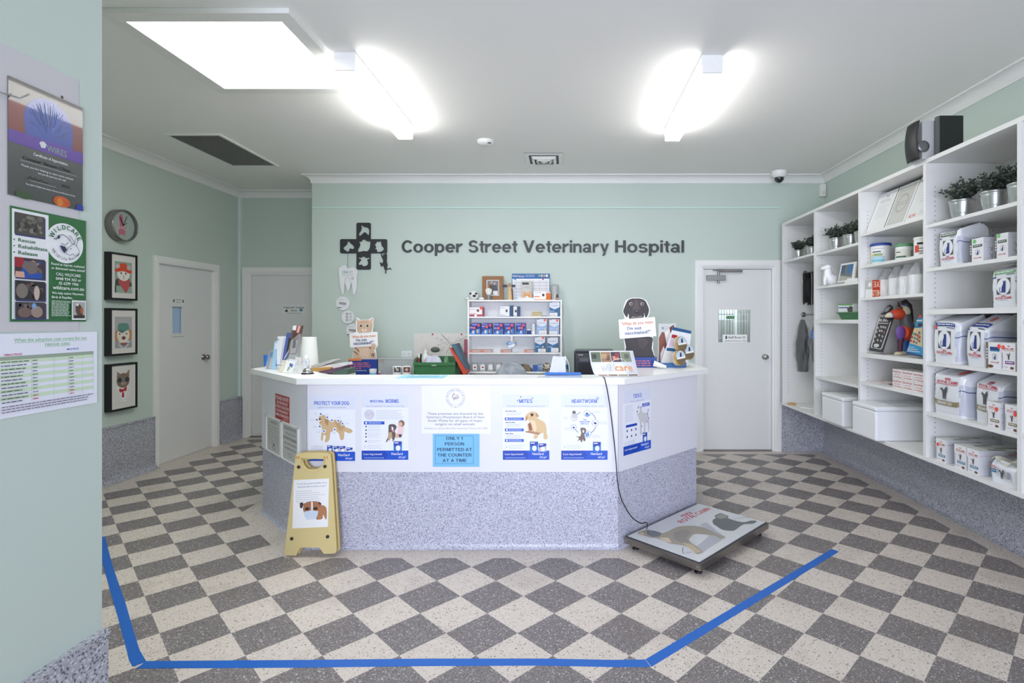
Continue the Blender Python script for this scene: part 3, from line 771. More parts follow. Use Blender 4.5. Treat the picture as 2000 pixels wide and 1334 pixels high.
a = poster_base(982.1, 1072.9, 'white and blue poster with a scratching golden puppy and the title Mites', 'MITES', 'what harm can these tiny parasites cause?', 1014, 1040)
K = lambda p: zz(p, 5.882, 960, 740)
for y in (815.5, 837, 857.5): a.rect(986, y, 1023, y + 5.4, BLUE); a.ell(990, y + 2.7, 1.8, 1.8, PAPER); a.lines(993.5, 1019, y + 1.8, y + 3.6, 2, .8, M(200, 215, 245), 0)
for y in (803, 825, 847): a.lines(987, 1008, y, y, 1, 1.2, NAVY); a.lines(989, 1020, y + 3, y + 8, 4, .5, TGL)
a.poly(K([(385, 470), (395, 420), (430, 385), (480, 375), (520, 390), (545, 430), (520, 440), (560, 470), (610, 500), (630, 560), (635, 620), (645, 670), (640, 690), (600, 688), (595, 620), (550, 640), (540, 640), (525, 680), (485, 685), (495, 620), (470, 610), (430, 600), (415, 560), (415, 515), (440, 500), (425, 470), (400, 465)]), M(222, 190, 142))
a.poly(K([(380, 605), (430, 595), (560, 620), (540, 640), (400, 615)]), M(176, 132, 96)); a.poly(K([(385, 480), (400, 425), (420, 440), (405, 480)]), M(196, 146, 96)); a.poly(K([(515, 385), (545, 430), (525, 442), (505, 415)]), M(196, 146, 96)); a.poly(K([(420, 520), (445, 500), (460, 530), (470, 590), (435, 595)]), M(150, 100, 74))
a.poly(K([(445, 395), (485, 400), (478, 425), (455, 432)]), M(36, 32, 32)); a.poly(K([(440, 470), (500, 480), (520, 560), (500, 620), (470, 560)]), M(238, 214, 172))
a.poly(K([(330, 200), (345, 205), (340, 215), (330, 212)]), NAVY); a.poly(K([(462, 215), (478, 215), (475, 226), (465, 224)]), NAVY); a.line(K([(296, 260), (305, 240)]), 1.2, NAVY)
pack(a, 1035, 862.5, 16, 19); pack(a, 1052, 866, 15, 16, M(190, 185, 205)); done(a)

a = poster_base(1096.1, 1186.7, 'white and blue poster with a ring of arrows and icons and the title Heartworm', 'HEARTWORM', 'Prevention is better than cure', 1116.5, 1166)
for a0, a1 in ((-150, -112), (-60, -20), (20, 60), (125, 155), (190, 205)): a.ring(1142.5, 826, 22, 23, NAVY, math.radians(a0), math.radians(a1), 8)
for x, y, r in ((1146.7, 807.5, 6.6), (1162.5, 826, 6.6), (1148, 848, 6.6), (1121.5, 815, 6.4), (1120.5, 834.5, 5.4)): a.ell(x, y, r, r, M(52, 92, 190)); a.ell(x, y, r - .5, r - .5, PB); a.ell(x, y + .5, r * .45, r * .3, NAVY, .5)
a.poly([(1143, 809), (1153, 809), (1150, 813.5), (1143, 813)], M(120, 160, 225)); a.poly([(1143, 846), (1150, 843), (1148, 854), (1144, 852)], M(120, 160, 225))
for i, s_ in enumerate(('THE', 'HEARTWORM', 'LIFECYCLE')): a.txt(s_, 1142 - (3, 9.5, 8)[i], 1142 + (3, 9.5, 8)[i], 821 + i * 4, 2.8, M(80, 110, 190), .01)
a.poly(K([(1020, 570), (1050, 560), (1085, 575), (1080, 620), (1065, 640), (1080, 700), (1060, 715), (1050, 690), (1035, 730), (1015, 700), (985, 715), (1005, 680), (970, 660), (1015, 660), (1030, 620)]), M(120, 100, 92)); a.poly(K([(1045, 585), (1065, 590), (1060, 620), (1045, 612)]), PAPER); a.ell(*K([(948, 385)])[0], 3.4, 3.6, M(110, 100, 98)); a.poly(K([(925, 400), (970, 400), (990, 440), (960, 460), (930, 450)]), M(205, 200, 200))
for x, y in ((1157, 803), (1171, 824), (1157, 850), (1100, 814), (1103, 835)): a.lines(x, x + 17 if x > 1120 else x + 12, y, y + 4, 3, .5, TGL)
a.ell(1167, 778, 2.6, 2.6, M(70, 110, 200)); a.ell(1167, 778, 2, 2, PBLUE); a.ell(1167, 778, .9, .9, BLUE)
pack(a, 1158, 863, 15.5, 18.5); done(a)

a = tag_later(art_y(823.4, 753.3, 958.2, 846.8, FY), 'large white licence notice with a round grey seal and wide-spaced text on the counter front')
a.sheet(M(241, 241, 246, rough=.3), .004); LG = M(150, 150, 165); LD = M(110, 110, 128)
a.ring(889.5, 777.3, 18.2, 18.7, LG); a.ring(889.5, 777.3, 13.6, 13.9, LG)
a.arc('VETERINARY PRACTITIONERS BOARD OF NEW SOUTH WALES', 889.5, 777.3, 14.5, math.radians(-250), math.radians(70), 2.4, LG)
a.ell(889.5, 794.3, .8, .8, LD)
for i in range(46):
    t = random.random() * 6.3; r = 7.5 * math.sqrt(random.random()); a.ell(889.5 + r * math.cos(t) * .9, 774.5 + r * math.sin(t), .7, .9, M(120 + random.randint(0, 50), 122, 140), t, 6, up=(i % 9 == 0))
for s_, x0, x1, y in (('These premises are licensed by the', 835, 943.5, 810), ('Veterinary Practitioners Board of New', 832.3, 946.3, 816.8), ('South Wales for all types of major', 836, 942.8, 823.6), ('surgery on small animals.', 850, 928.3, 830.4)): a.txt(s_, x0, x1, y, 4.4, LD, .002)
a.txt('Pursuant to section 68 of the Veterinary Practice Act 2003', 829, 952, 838, 3, LG, 0, .2); done(a, 'notice', 'licence_notice')

a = tag_later(art_y(845.4, 847.6, 936.2, 911.8, FY - .004), 'light blue sheet with bold capitals limiting the counter to one person')
a.sheet(M(120, 190, 236, rough=.5)); TB = M(42, 66, 96)
a.frame(850.5, 851.5, 924.5, 905.5, .5, TB)
for s_, x0, x1, y in (('ONLY 1', 870.7, 903.7, 859.2), ('PERSON', 868.7, 906.5, 870), ('PERMITTED AT', 853.8, 922, 881), ('THE COUNTER', 854, 921.6, 891.8), ('AT A TIME', 864.4, 911.5, 902.3)): a.txt(s_, x0, x1, y, 6.2, TB, .035)
done(a, 'notice', 'counter_notice')

LD_N, RD_N = Vector((-.7071, -.7071, 0)), Vector((.7071, -.7071, 0))
def art_p(x0, x1, yt, yb, o, n, dw, dh, off=.0075):
    o = Vector((o[0], o[1], 0)) + n * off
    a, c, d_ = hit(x0, yt, o, n), hit(x1, CY, o, n), hit(x0, yb, o, n)
    return Art(a, Vector((c.x - a.x, c.y - a.y, 0)), Vector((0, 0, d_.z - a.z)), 0, 0, dw, dh)
a = tag_later(art_p(537.6, 565, 768, 816, cB, LD_N, 100, 128), 'small red notice with white capitals on the left side of the counter'); a.sheet(M(176, 32, 40, rough=.4), .002)
for i, (s_, x0, x1, c_) in enumerate((('PLEASE NOTE', 6, 94, 17), ('ALL FEES ARE DUE', 12, 88, 13), ('AT TIME OF CONSULTATION', 3, 97, 13), ('OR ON DISCHARGE OF', 8, 92, 13), ('ANIMAL FROM HOSPITAL', 3, 97, 13))): a.txt(s_, x0, x1, 26 + i * 21, c_, PAPER, .01)
a.txt('Thank You', 58, 92, 122, 9, PAPER, 0, .2); done(a, 'notice', 'fee_notice')
a = tag_later(art_p(520, 584.5, 809, 879, cB, LD_N, 210, 196), 'white double frame holding two grey printed notices low on the counter side')
b = a; b.sheet(WHITE, .006)
for x0 in (8, 112):
    a.rect(x0, 10, x0 + 90, 186, M(196, 196, 192))
    for q in ((x0 - 6, 4, x0 - 1, 192), (x0 + 91, 4, x0 + 96, 192), (x0 - 6, 4, x0 + 96, 9), (x0 - 6, 187, x0 + 96, 192)):
        p_ = [a.P(q[0], q[1], 0), a.P(q[2], q[1], 0), a.P(q[2], q[3], 0), a.P(q[0], q[3], 0)]; MB.prism(a, p_, a.N * .008, WHITE)
GT = M(96, 98, 104)
a.txt('NOTICE', 34, 72, 36, 12, GT, .02); a.lines(14, 92, 54, 140, 7, 2.2, GT, .3); a.ring(53, 162, 7, 10, GT, n=16); a.ell(53, 146, 5, 6, GT)
a.txt('PLEASE NOTE', 122, 192, 34, 13, GT, .01); a.txt('THE SALE OF ANY', 128, 188, 58, 9, GT); a.txt('RESTRICTED DRUGS', 116, 200, 84, 13, GT, .02); a.txt('OVER THE COUNTER IS', 120, 196, 108, 8, GT); a.txt('PROHIBITED BY LAW', 124, 190, 132, 9, GT); a.ring(157, 158, 8, 10, M(130, 130, 134), n=16)
done(a, 'notice frame', 'notice_frame')
a = tag_later(art_p(1217.3, 1270.8, 765.5, 890.5, cC, RD_N, 91, 128), 'white and blue poster with a standing white terrier and the title Ticks'); a.sheet(PB); a.rect(0, 0, 91, 24, PBLUE)
a.txt('TICKS', 32, 60, 16, 8, BLUE, .035); a.txt('How to check your dog', 24, 68, 24, 3.4, TG); a.rect(62, 30, 87, 37, BLUE); a.lines(65, 84, 32, 35, 2, 1, PAPER, 0)
a.poly([(46, 38), (50, 32), (53, 36), (58, 36), (60, 44), (66, 50), (78, 50), (82, 42), (84, 43), (82, 56), (86, 66), (86, 90), (82, 90), (80, 74), (74, 70), (72, 92), (68, 92), (66, 70), (60, 72), (60, 92), (54, 92), (54, 70), (48, 56), (44, 50)], M(206, 204, 206)); a.poly([(46, 40), (52, 36), (54, 44), (50, 50), (45, 48)], M(236, 236, 238)); a.ell(45, 45, 1.6, 1.6, BLACK)
for x, y in ((48, 37), (58, 37), (82, 47), (80, 54), (84, 63), (60, 77), (64, 91), (77, 70)): a.ell(x, y, 1.4, 1.4, BLUE)
a.lines(6, 34, 30, 60, 9, .8, TGL); a.rect(8, 68, 44, 73, M(22, 70, 180)); 
for i in range(6): a.ell(12 + 14 * (i % 3), 80 + 12 * (i // 3), 1.8, 2.4, NAVY); a.lines(8 + 14 * (i % 3), 16 + 14 * (i % 3), 85 + 12 * (i // 3), 86 + 12 * (i // 3), 1, .6, TGL, up=False) if False else None
a.lines(12, 40, 102, 108, 3, .8, TGL); a.line([(5, 102), (8, 105), (5, 108)], .7, TG)
a.rect(0, 110, 91, 128, BLUE); a.poly([(0, 110), (50, 110), (56, 119), (50, 128), (0, 128)], M(22, 70, 180)); a.txt('Is your dog protected?', 4, 44, 119, 3.4, PAPER, .03); a.txt('NexGard', 58, 82, 118, 4.8, PAPER, .02); a.txt("let's go!", 70, 85, 124.5, 4, PAPER, .02, .3); pack(a, 63, 92, 15, 19)
done(a)

# ------------------------------------------------------------------ yellow floor sign
YEL = M(214, 196, 140, rough=.35); YEL2 = M(196, 160, 80, rough=.4)
fs_o = Vector((0, 3.372, 0)); fs_n = Vector((0, -1, .075)).normalized()
hp = lambda x, y: hit(x, y, fs_o, fs_n)
t = thing('floor_sign', (hp(607, 1083).x, 3.39, 0), 'folded yellow plastic floor sign leaning by the counter with a dog notice taped on', 'floor sign')
outer = [(577, 893), (578, 888), (583, 885.5), (600, 884), (620, 883.6), (640, 884.5), (646, 888), (647, 896), (648.9, 925), (657.8, 1072), (657, 1078), (654, 1081), (632.5, 1082), (624, 1069.5), (587, 1069.5), (578, 1085), (558, 1084.5), (555.5, 1078)]
hole = [(591.6, 898), (612, 896.5), (632.5, 897), (631, 905), (627.6, 910.7), (620.8, 915.6), (611, 917), (601, 915.6), (595, 909)]
for k, (nm, off) in enumerate((('front_panel', 0.0), ('back_panel', .024))):
    b = MB(); sh = Vector((.006, .012 + .02, .0)) if k else Vector((0, 0, 0))
    cut(b, [outer, hole], lambda x, y: hp(x, y) + sh, (0, .014, 0), YEL, YEL2); b.build(nm, t)
b = MB()
inn = [(x + (611 - x) * .06, y + (990 - y) * .035) for x, y in outer[8:]]
for L in (hole,):
    q = [hp(612 + (x - 612) * 1.13, 905 + (y - 905) * 1.3) - Vector((0, .001, 0)) for x, y in L]; b.tube(q, .0035, YEL, 6, True)
b.build('grip_rim', t)
for x, y in ((583.6, 912), (635, 911), (570, 1052), (640, 1048)):
    p = hp(x, y); MB().lathe((p.x, p.y, p.z), [(.0108, .0), (.0105, -.004), (.006, -.006), (.002, -.0065)], M(46, 42, 44), 18, 'y').build('bolt', t)
for x in (579.5, 583.5, 633.5, 639): p = hp(x, 896); MB().box(p.x - .003, p.x + .003, p.y - .003, p.y, p.z, p.z + .016, M(214, 150, 50)).build('hinge_slot', t)
pa, pb_, pc = hp(574, 937.5), hp(643, 934.5), hp(571.3, 1032)
off = fs_n * .002
a = Art(pa + off, pb_ - pa, pc - pa, 0, 0, 69, 96); a.sheet(PAPER, .0008); TX = M(110, 118, 150)
a.txt('To stop the spread of COVID-19 it is', 6, 65, 9.5, 2.9, TX, .005); a.txt('important that we all do our part', 8, 63, 15.5, 2.9, TX, .005); a.lines(5, 64, 23, 44, 6, .7, M(170, 172, 190), .5)
Kd = lambda p: [((x - 365) / 5.13, (y - 395) / 5.13) for x, y in p]
a.poly(Kd([(432, 630), (460, 622), (700, 640), (703, 805), (480, 812), (470, 740), (462, 690), (436, 680)]), PAPER)
a.poly(Kd([(470, 640), (520, 622), (590, 622), (645, 640), (650, 690), (620, 740), (480, 740), (466, 700)]), M(168, 112, 78)); a.poly(Kd([(620, 700), (650, 665), (690, 680), (703, 720), (703, 803), (690, 803), (668, 760), (660, 803), (600, 805), (615, 750)]), M(178, 122, 84))
a.poly(Kd([(545, 626), (562, 626), (566, 712), (548, 712)]), M(236, 226, 222)); a.poly(Kd([(432, 632), (462, 625), (470, 650), (455, 688), (436, 680)]), M(72, 50, 46)); a.poly(Kd([(615, 625), (645, 640), (648, 662), (625, 655)]), M(84, 56, 48))
for x in (508, 590): a.ell(*Kd([(x, 695)])[0], 4.8, 3.2, M(86, 56, 44)); a.ell(*Kd([(x, 695)])[0], 1.9, 1.7, M(24, 22, 26))
a.poly(Kd([(480, 722), (550, 712), (620, 722), (612, 770), (590, 802), (510, 806), (485, 775)]), M(206, 218, 236)); a.line(Kd([(484, 740), (616, 742)]), .4, M(170, 186, 214)); a.line(Kd([(486, 760), (612, 762)]), .4, M(170, 186, 214))
a.build('taped_notice', t)

# ------------------------------------------------------------------ platform scale
A0 = Vector((.372 + .008, 3.505 - .008, 0)); u = Vector((.7071, .7071, 0)); v = Vector((.7071, -.7071, 0)); LU, LV = .905, .565
t = thing('platform_scale', A0 + u * LU / 2 + v * LV / 2, 'low steel animal weighing scale with a printed mat, on the floor against the counter', 'scale')
def slab(p0, lu, lv, z0, z1, m, name, **k):
    b = MB(); P_ = [p0, p0 + u * lu, p0 + u * lu + v * lv, p0 + v * lv]
    b.hexa([Vector((p.x, p.y, z0)) for p in (P_[0], P_[3], P_[2], P_[1])] + [Vector((p.x, p.y, z1)) for p in (P_[0], P_[3], P_[2], P_[1])], m)
    return b.build(name, t, **k)
slab(A0, LU, LV, .040, .082, STEEL, 'tray', bevel=.002)
slab(A0 + u * .008 + v * .008, LU - .016, LV - .016, .082, .085, M(56, 58, 62), 'edge_seal')
a = Art(A0 + u * .016 + v * .016 + Vector((0, 0, .0875)), u * (LU - .032), v * (LV - .032), 1.6, 1.6, LU * 100 - 1.6, LV * 100 - 1.6, step=.00003); a.sheet(M(204, 206, 208, rough=.25, coat=.4), .0035)
def sc(pts, ox=1140, oy=880, k=5.0):
    r = []
    for x, y in pts:
        p = onZ(ox + x / k, oy + y / k, .0875) - A0; r.append((p.dot(u) * 100, p.dot(v) * 100))
    return r
a.txt('ROYAL CANIN', 45.5, 85, 15, 4.6, M(186, 50, 56), .02)
for i in range(5): a.ell(57 + i * 2.6, 8.6 - (1.2 if i % 2 == 0 else 1.8), .8, 1.5, M(186, 50, 56), (i - 2) * .3)
a.rect(57, 9.2, 68, 9.9, M(186, 50, 56))
a.poly(sc([(1130, 720), (1200, 700), (1380, 850), (1340, 880), (1200, 970), (1160, 1005), (1080, 950), (1230, 830)]), M(172, 176, 182))
a.poly(sc([(530, 800), (560, 785), (620, 775), (700, 790), (760, 808), (820, 790), (860, 770), (940, 740), (1060, 735), (1140, 745), (1230, 775), (1300, 810), (1385, 845), (1330, 862), (1290, 835), (1200, 822), (1090, 815), (1060, 830), (1030, 870), (1060, 905), (1110, 940), (1165, 990), (1120, 1012), (1085, 1000), (1040, 955), (960, 925), (880, 915), (820, 902), (760, 870), (700, 855), (650, 850), (590, 830), (540, 820)]), M(158, 150, 136))
a.poly(sc([(620, 775), (700, 785), (760, 805), (740, 840), (680, 845), (620, 820)]), M(112, 116, 120)); a.poly(sc([(535, 805), (570, 795), (600, 820), (560, 825)]), M(196, 176, 146)); a.poly(sc([(880, 800), (1000, 770), (1050, 800), (1000, 850), (1040, 900), (950, 900), (880, 860)]), M(142, 138, 132)); a.poly(sc([(740, 850), (830, 850), (860, 900), (800, 895)]), M(206, 192, 166)); a.poly(sc([(960, 900), (1060, 920), (1150, 990), (1090, 1000)]), M(188, 170, 142))
a.poly(sc([(1260, 680), (1290, 660), (1280, 640), (1300, 625), (1340, 612), (1380, 625), (1415, 640), (1410, 660), (1500, 690), (1570, 700), (1630, 685), (1690, 690), (1650, 715), (1560, 722), (1490, 770), (1450, 785), (1360, 775), (1300, 740), (1265, 715)]), M(104, 110, 112)); a.poly(sc([(1290, 655), (1305, 630), (1345, 615), (1400, 635), (1400, 655), (1340, 668)]), M(150, 148, 140))
a.line(sc([(970, 945), (965, 985), (975, 1005)]), .4, M(90, 96, 100)); a.line(sc([(985, 1005), (1060, 990)]), .5, M(150, 154, 158)); a.line(sc([(1460, 670), (1540, 655), (1600, 650)]), .4, M(120, 124, 128))
a.build('printed_mat', t)
for du, dv in ((.06, .05), (.06, LV - .05), (LU - .06, .05), (LU - .06, LV - .05)):
    p = A0 + u * du + v * dv; MB().lathe((p.x, p.y, 0), [(.022, 0), (.024, .006), (.018, .012), (.012, .014), (.012, .041)], BLACK, 16).build('foot', t)
for pu, pv in ((-.0005, .02), (-.0005, LV - .02)):
    p = A0 + u * pu + v * pv; b = MB(); b.ball((p.x, p.y, .061), .0035, CHROME, 10, 6); b.build('screw', t)
# scale lead hanging from the worktop
pts = [W(1181, 739, 3.43), W(1182.5, 746, 3.415), W(1186, 762, 3.42), W(1192, 800, 3.44), W(1198, 850, 3.45), W(1203, 900, 3.44), W(1206, 940, 3.42), W(1212, 970, 3.43), W(1222, 992, 3.45), W(1236, 1012, 3.47), W(1252, 1022, 3.50), W(1264, 1021, 3.54), Vector((.548, 3.655, .05))]
pts = [Vector((W(1178, 735.5, 3.52).x, 3.53, 1.128)), Vector((W(1180, 737, 3.46).x, 3.45, 1.129)), W(1181.5, 742, 3.418)] + pts[2:]
sm = []
for i in range(len(pts) - 1):
    p0, p1, p2, p3 = pts[max(i - 1, 0)], pts[i], pts[i + 1], pts[min(i + 2, len(pts) - 1)]
    for k in range(4):
        s_ = k / 4; sm.append(.5 * ((2 * p1) + (p2 - p0) * s_ + (2 * p0 - 5 * p1 + 4 * p2 - p3) * s_ ** 2 + (3 * p1 - p0 - 3 * p2 + p3) * s_ ** 3))
sm.append(pts[-1])
tag(MB().tube(sm, .0035, BLACK, 8).build('power_lead'), 'thin black lead hanging down the counter front to the scale', 'cable')

# ------------------------------------------------------------------ blue floor tape
TAPE = M(12, 98, 190, rough=.4)
def strip(px, label):
    b = MB(); b.prism([onZ(x, y, .0012) for x, y in px], (0, 0, -.001), TAPE); return tag(b.build('floor_tape'), label, 'tape', None)
strip([(196, 1048), (205.5, 1048), (212, 1075), (222, 1111), (246, 1180), (262, 1236), (273, 1270), (285.5, 1291), (284, 1293), (259, 1302), (252, 1290), (247.5, 1270), (231, 1208), (214, 1150), (201, 1103), (192, 1070)][::1], 'blue floor tape strip running back along the left, past the near wall')
strip([(286, 1291), (600, 1288.8), (840, 1286.2), (1060, 1286.2), (1200, 1288.8), (1260, 1288), (1271, 1302.3), (1200, 1302.5), (1060, 1299.5), (840, 1300.5), (600, 1303.5), (266, 1305.5)], 'blue floor tape strip running straight across in front of the counter')
strip([(1261, 1287.5), (1624.5, 1072), (1638.5, 1077.2), (1272.5, 1302)], 'blue floor tape strip running diagonally back on the right')

# ------------------------------------------------------------------ wall sign and logo
SG = M(54, 58, 60, rough=.5)
t = thing('wall_lettering', W(1060, 494, YB - .005), 'large dark grey lettering spelling the hospital name across the mint back wall', 'sign')
for s_, x0, x1 in (('Cooper', 784.3, 904), ('Street', 915, 1010.5), ('Veterinary', 1021.5, 1189.5), ('Hospital', 1201.5, 1336)):
    vs, fs, a_, b_ = stroke_text(s_); kx, ky = (x1 - x0) / (b_ - a_), 23.6 / CAP
    p3 = [W(x0 + (x - a_) * kx, 493.0 - y * ky, YB - .012) for x, y in vs]
    b = MB()
    for j, f in enumerate(fs): b.prism([p3[i] - Vector((0, .00004 * j, 0)) for i in f][::-1], (0, .010, 0), SG)
    b.build('word', t)
KL = lambda p: zz(p, 6.0625, 640, 420)
x0, x1, x2, x3 = 664, 696, 723.8, 755.8; y0, y1, y2, y3 = 435, 467, 494.6, 526.4; r = 3
def corner(cx, cy, a0, n=4): return [(cx + r * math.cos(math.radians(a0 + 90 * i / n)), cy + r * math.sin(math.radians(a0 + 90 * i / n))) for i in range(n + 1)]
cross = corner(x1 + r, y0 + r, 180) + corner(x2 - r, y0 + r, 270) + [(x2, y1)] + corner(x3 - r, y1 + r, 270) + corner(x3 - r, y2 - r, 0) + [(x2, y2)] + corner(x2 - r, y3 - r, 0) + corner(x1 + r, y3 - r, 90) + [(x1, y2)] + corner(x0 + r, y2 - r, 90) + corner(x0 + r, y1 + r, 180) + [(x1, y1)]
sil = [[(405, 118), (418, 132), (430, 140), (470, 150), (490, 175), (492, 205), (482, 238), (465, 222), (440, 203), (415, 218), (395, 240), (372, 242), (370, 215), (390, 185), (400, 150), (394, 130)],
 [(230, 312), (243, 318), (255, 305), (262, 325), (285, 345), (310, 372), (306, 398), (285, 402), (262, 396), (250, 430), (225, 428), (200, 412), (182, 392), (200, 370), (228, 345)],
 [(412, 294), (440, 290), (462, 308), (503, 315), (503, 355), (492, 400), (465, 430), (430, 425), (395, 432), (360, 435), (358, 405), (375, 375), (382, 345), (372, 322), (378, 308), (392, 318)],
 [(588, 310), (600, 318), (612, 318), (625, 302), (634, 340), (640, 365), (665, 398), (640, 430), (600, 437), (582, 430), (582, 408), (560, 405), (570, 380), (558, 350), (575, 325)],
 [(362, 500), (395, 505), (410, 492), (440, 495), (455, 508), (492, 503), (490, 520), (468, 528), (478, 560), (470, 590), (440, 605), (415, 605), (405, 588), (375, 590), (362, 578), (375, 555), (395, 530), (370, 515)]]
b = MB(); cut(b, [cross] + [smooth(KL(s_), 3) for s_ in sil], lambda x, y: W(x, y, YB - .016), (0, .012, 0), M(44, 46, 49, rough=.45))
t = thing('cross_emblem', W(710, 526, YB - .01), 'dark cross emblem with cut-out animal heads and a hanging cat figure on the mint wall', 'emblem')
b.build('cross_plate', t)
b = MB(); CK = M(44, 46, 49, rough=.45)
cut(b, [KL([(690, 448), (700, 470), (700, 500), (697, 545), (707, 585), (700, 640), (690, 655), (690, 690), (680, 690), (682, 655), (668, 640), (665, 612), (645, 592), (642, 610), (630, 606), (622, 578), (615, 562), (627, 560), (640, 577), (655, 555), (654, 530), (642, 505), (630, 480), (626, 450), (634, 450), (640, 478), (652, 490), (650, 466), (660, 470), (672, 462)])], lambda x, y: W(x, y, YB - .016), (0, .012, 0), CK)
b.tube([W(x, y, YB - .01) for x, y in KL([(688, 640), (705, 645), (722, 636), (735, 627), (745, 634), (748, 648)])], .005, CK, 6); b.build('hanging_cat', t)

# tooth mobile with three discs
CARD = M(222, 224, 226, rough=.6)
t = thing('tooth_mobile', W(682, 575, YB - .03), 'white tooth-shaped cardboard sign hanging by a string from the dark cross', 'hanging sign')
tooth = [(130, 645), (150, 615), (185, 597), (210, 592), (235, 622), (265, 630), (295, 618), (330, 632), (355, 660), (352, 700), (345, 760), (345, 840), (325, 930), (305, 938), (297, 900), (288, 840), (275, 805), (265, 850), (250, 898), (238, 898), (222, 850), (200, 805), (197, 860), (190, 930), (175, 940), (155, 880), (140, 800), (135, 720)]
b = MB(); cut(b, [smooth(KL(tooth), 3)], lambda x, y: W(x, y, YB - .03), (0, .006, 0), CARD); b.build('tooth_card', t)
a = art_y(660, 515, 700, 576, YB - .0305); TGN = M(70, 150, 120); TS = M(150, 152, 155)
a.k = 2; a.txt('ORA', 667.5, 680, 534, 5, TGN, .01); a.txt('VET', 680.5, 689.5, 534, 5, TS); a.lines(668, 690, 536, 538.5, 2, .6, TS, 0); a.ell(688.5, 543.5, 3, 3, M(200, 202, 204)); a.lines(686, 691, 541.5, 546, 4, .4, TS, 0)
a.line(KL([(200, 805), (203, 775), (215, 748), (235, 738), (255, 748), (268, 775), (275, 805)]), .5, TS); a.build('print', t)
MB().tube([W(679.6, 493.5, YB - .018), W(679, 524, YB - .032)], .002, M(90, 90, 90), 6).build('string', t)
for i, (x, y, r_, lb) in enumerate(((669.7, 592.4, 13.6, 'topmost of three white discs below the hanging tooth, printed with a grey bar'), (679.6, 619.3, 12.8, 'middle of three white discs below the tooth, printed with three black rings'), (688.7, 645, 12.8, 'lowest of three white discs below the tooth, partly behind the cat cutout'))):
    c = W(x, y, YB - .012); b = Art(W(x - 14, y - 14, YB - .014 - .004 * (i % 2)), Vector((28 * YB / F, 0, 0)), Vector((0, 0, -28 * YB / F)), 0, 0, 28, 28)
    n = 28; cir = [(14 + r_ * math.cos(6.2832 * q / n), 14 + r_ * math.sin(6.2832 * q / n)) for q in range(n)]
    MB.prism(b, [b.P(*p) for p in cir][::-1], (0, .003, 0), CARD)
    if i == 1:
        for q in range(3): b.ring(12, 8 + q * 6, 1.4, 2.3, M(40, 40, 42), n=12); b.lines(16.5, 22, 6 + q * 6, 9 + q * 6, 4, .5, TS, .3)
    else:
        b.poly([(7, 11.5), (20, 13), (20, 17), (7, 15.5)], M(110, 112, 112)); b.poly([(8, 13), (19, 14.2), (19, 15.2), (8, 14)], M(200, 200, 200)); b.lines(5, 17, 7, 8, 1, .6, TS); b.lines(12, 21, 19.5, 20, 1, .6, TS)
        b.lines(3.5, 12, 22.5, 22.5, 1, 1.4, M(60, 60, 62), 0)
    tag(b.build('hanging_disc'), lb, 'hanging sign', 'discs of the tooth mobile')
# ------------------------------------------------------------------ small builders for goods
CLEAR = M(235, 240, 240, rough=.05, alpha=.2)
CLEARD = M(206, 212, 214, rough=.1, alpha=.28)
def boxy(name, x0, x1, y0, y1, Y, depth, m, label, cat, group=None, art=None, base=None):
    """carton facing the camera; x/y are photo columns and rows of its front"""
    a, c = W(x0, y1, Y), W(x1, y0, Y)
    z0 = a.z if base is None else base
    t = thing(name, ((a.x + c.x) / 2, Y + depth / 2, z0), label, cat, group)
    MB().box(a.x, c.x, Y, Y + depth, z0, c.z, m).build('carton', t)
    if art:
        q = art_y(x0, y0, x1, y1, Y - .0004); q.V = Vector((0, 0, z0 - c.z)); art(q, x0, y0, x1 - x0, y1 - y0); q.build('front_print', t)
    return t
def rot_about(o, p, rz):   # turn a finished object about a vertical axis through p
    d = o.location - Vector(p); o.location = Vector(p) + Matrix.Rotation(rz, 3, 'Z') @ d; o.rotation_euler.z += rz

# ------------------------------------------------------------------ back bench and shelf unit on the back wall
BZ = .900
t = thing('back_bench', (-.45, 5.8, 0), 'low white work bench against the back wall behind the counter', 'bench')
MB().box(-1.95, .92, 5.45, YB - .002, BZ - .03, BZ, M(198, 200, 200)).build('bench_top', t)
MB().box(-1.93, .90, 5.50, YB - .002, 0, BZ - .03, WHITE).build('cabinet', t)
SF_Y = 5.94
zt_ = W(0, 586, SF_Y).z
un = thing('shelf_unit', (W(1005, 0, SF_Y).x, 6.03, BZ), 'white open shelf unit with four tiers of pet medicines standing on the back bench', 'shelf unit')
sx0, sx1 = W(913, 0, SF_Y).x, W(1097.5, 0, SF_Y).x
SW = M(236, 236, 234, rough=.4)
for x in (sx0, sx1 - .018): MB().box(x, x + .018, SF_Y, YB - .003, BZ, zt_ - .0165, SW).build('side_panel', un)
MB().box(sx0 + .018, sx1 - .018, YB - .010, YB - .003, BZ, zt_ - .017, M(226, 227, 230)).build('back_panel', un)
lev = []
for y0, y1 in ((586, 588.7), (618.2, 621), (653.3, 656.5), (688.6, 691.6), (726, 729.5)):
    za, zb = W(0, y1, SF_Y).z, W(0, y0, SF_Y).z; lev.append(zb)
    MB().box(sx0 + (.018 if y0 > 590 else 0), sx1 - (.018 if y0 > 590 else 0), SF_Y, YB - .010, max(za, BZ + .001), zb + (.0 if y0 > 590 else .002), SW).build('shelf', un)
T0, T1, T2, T3, T4 = [z + .0008 for z in lev]; T0 += .002
SFR = SF_Y + .02
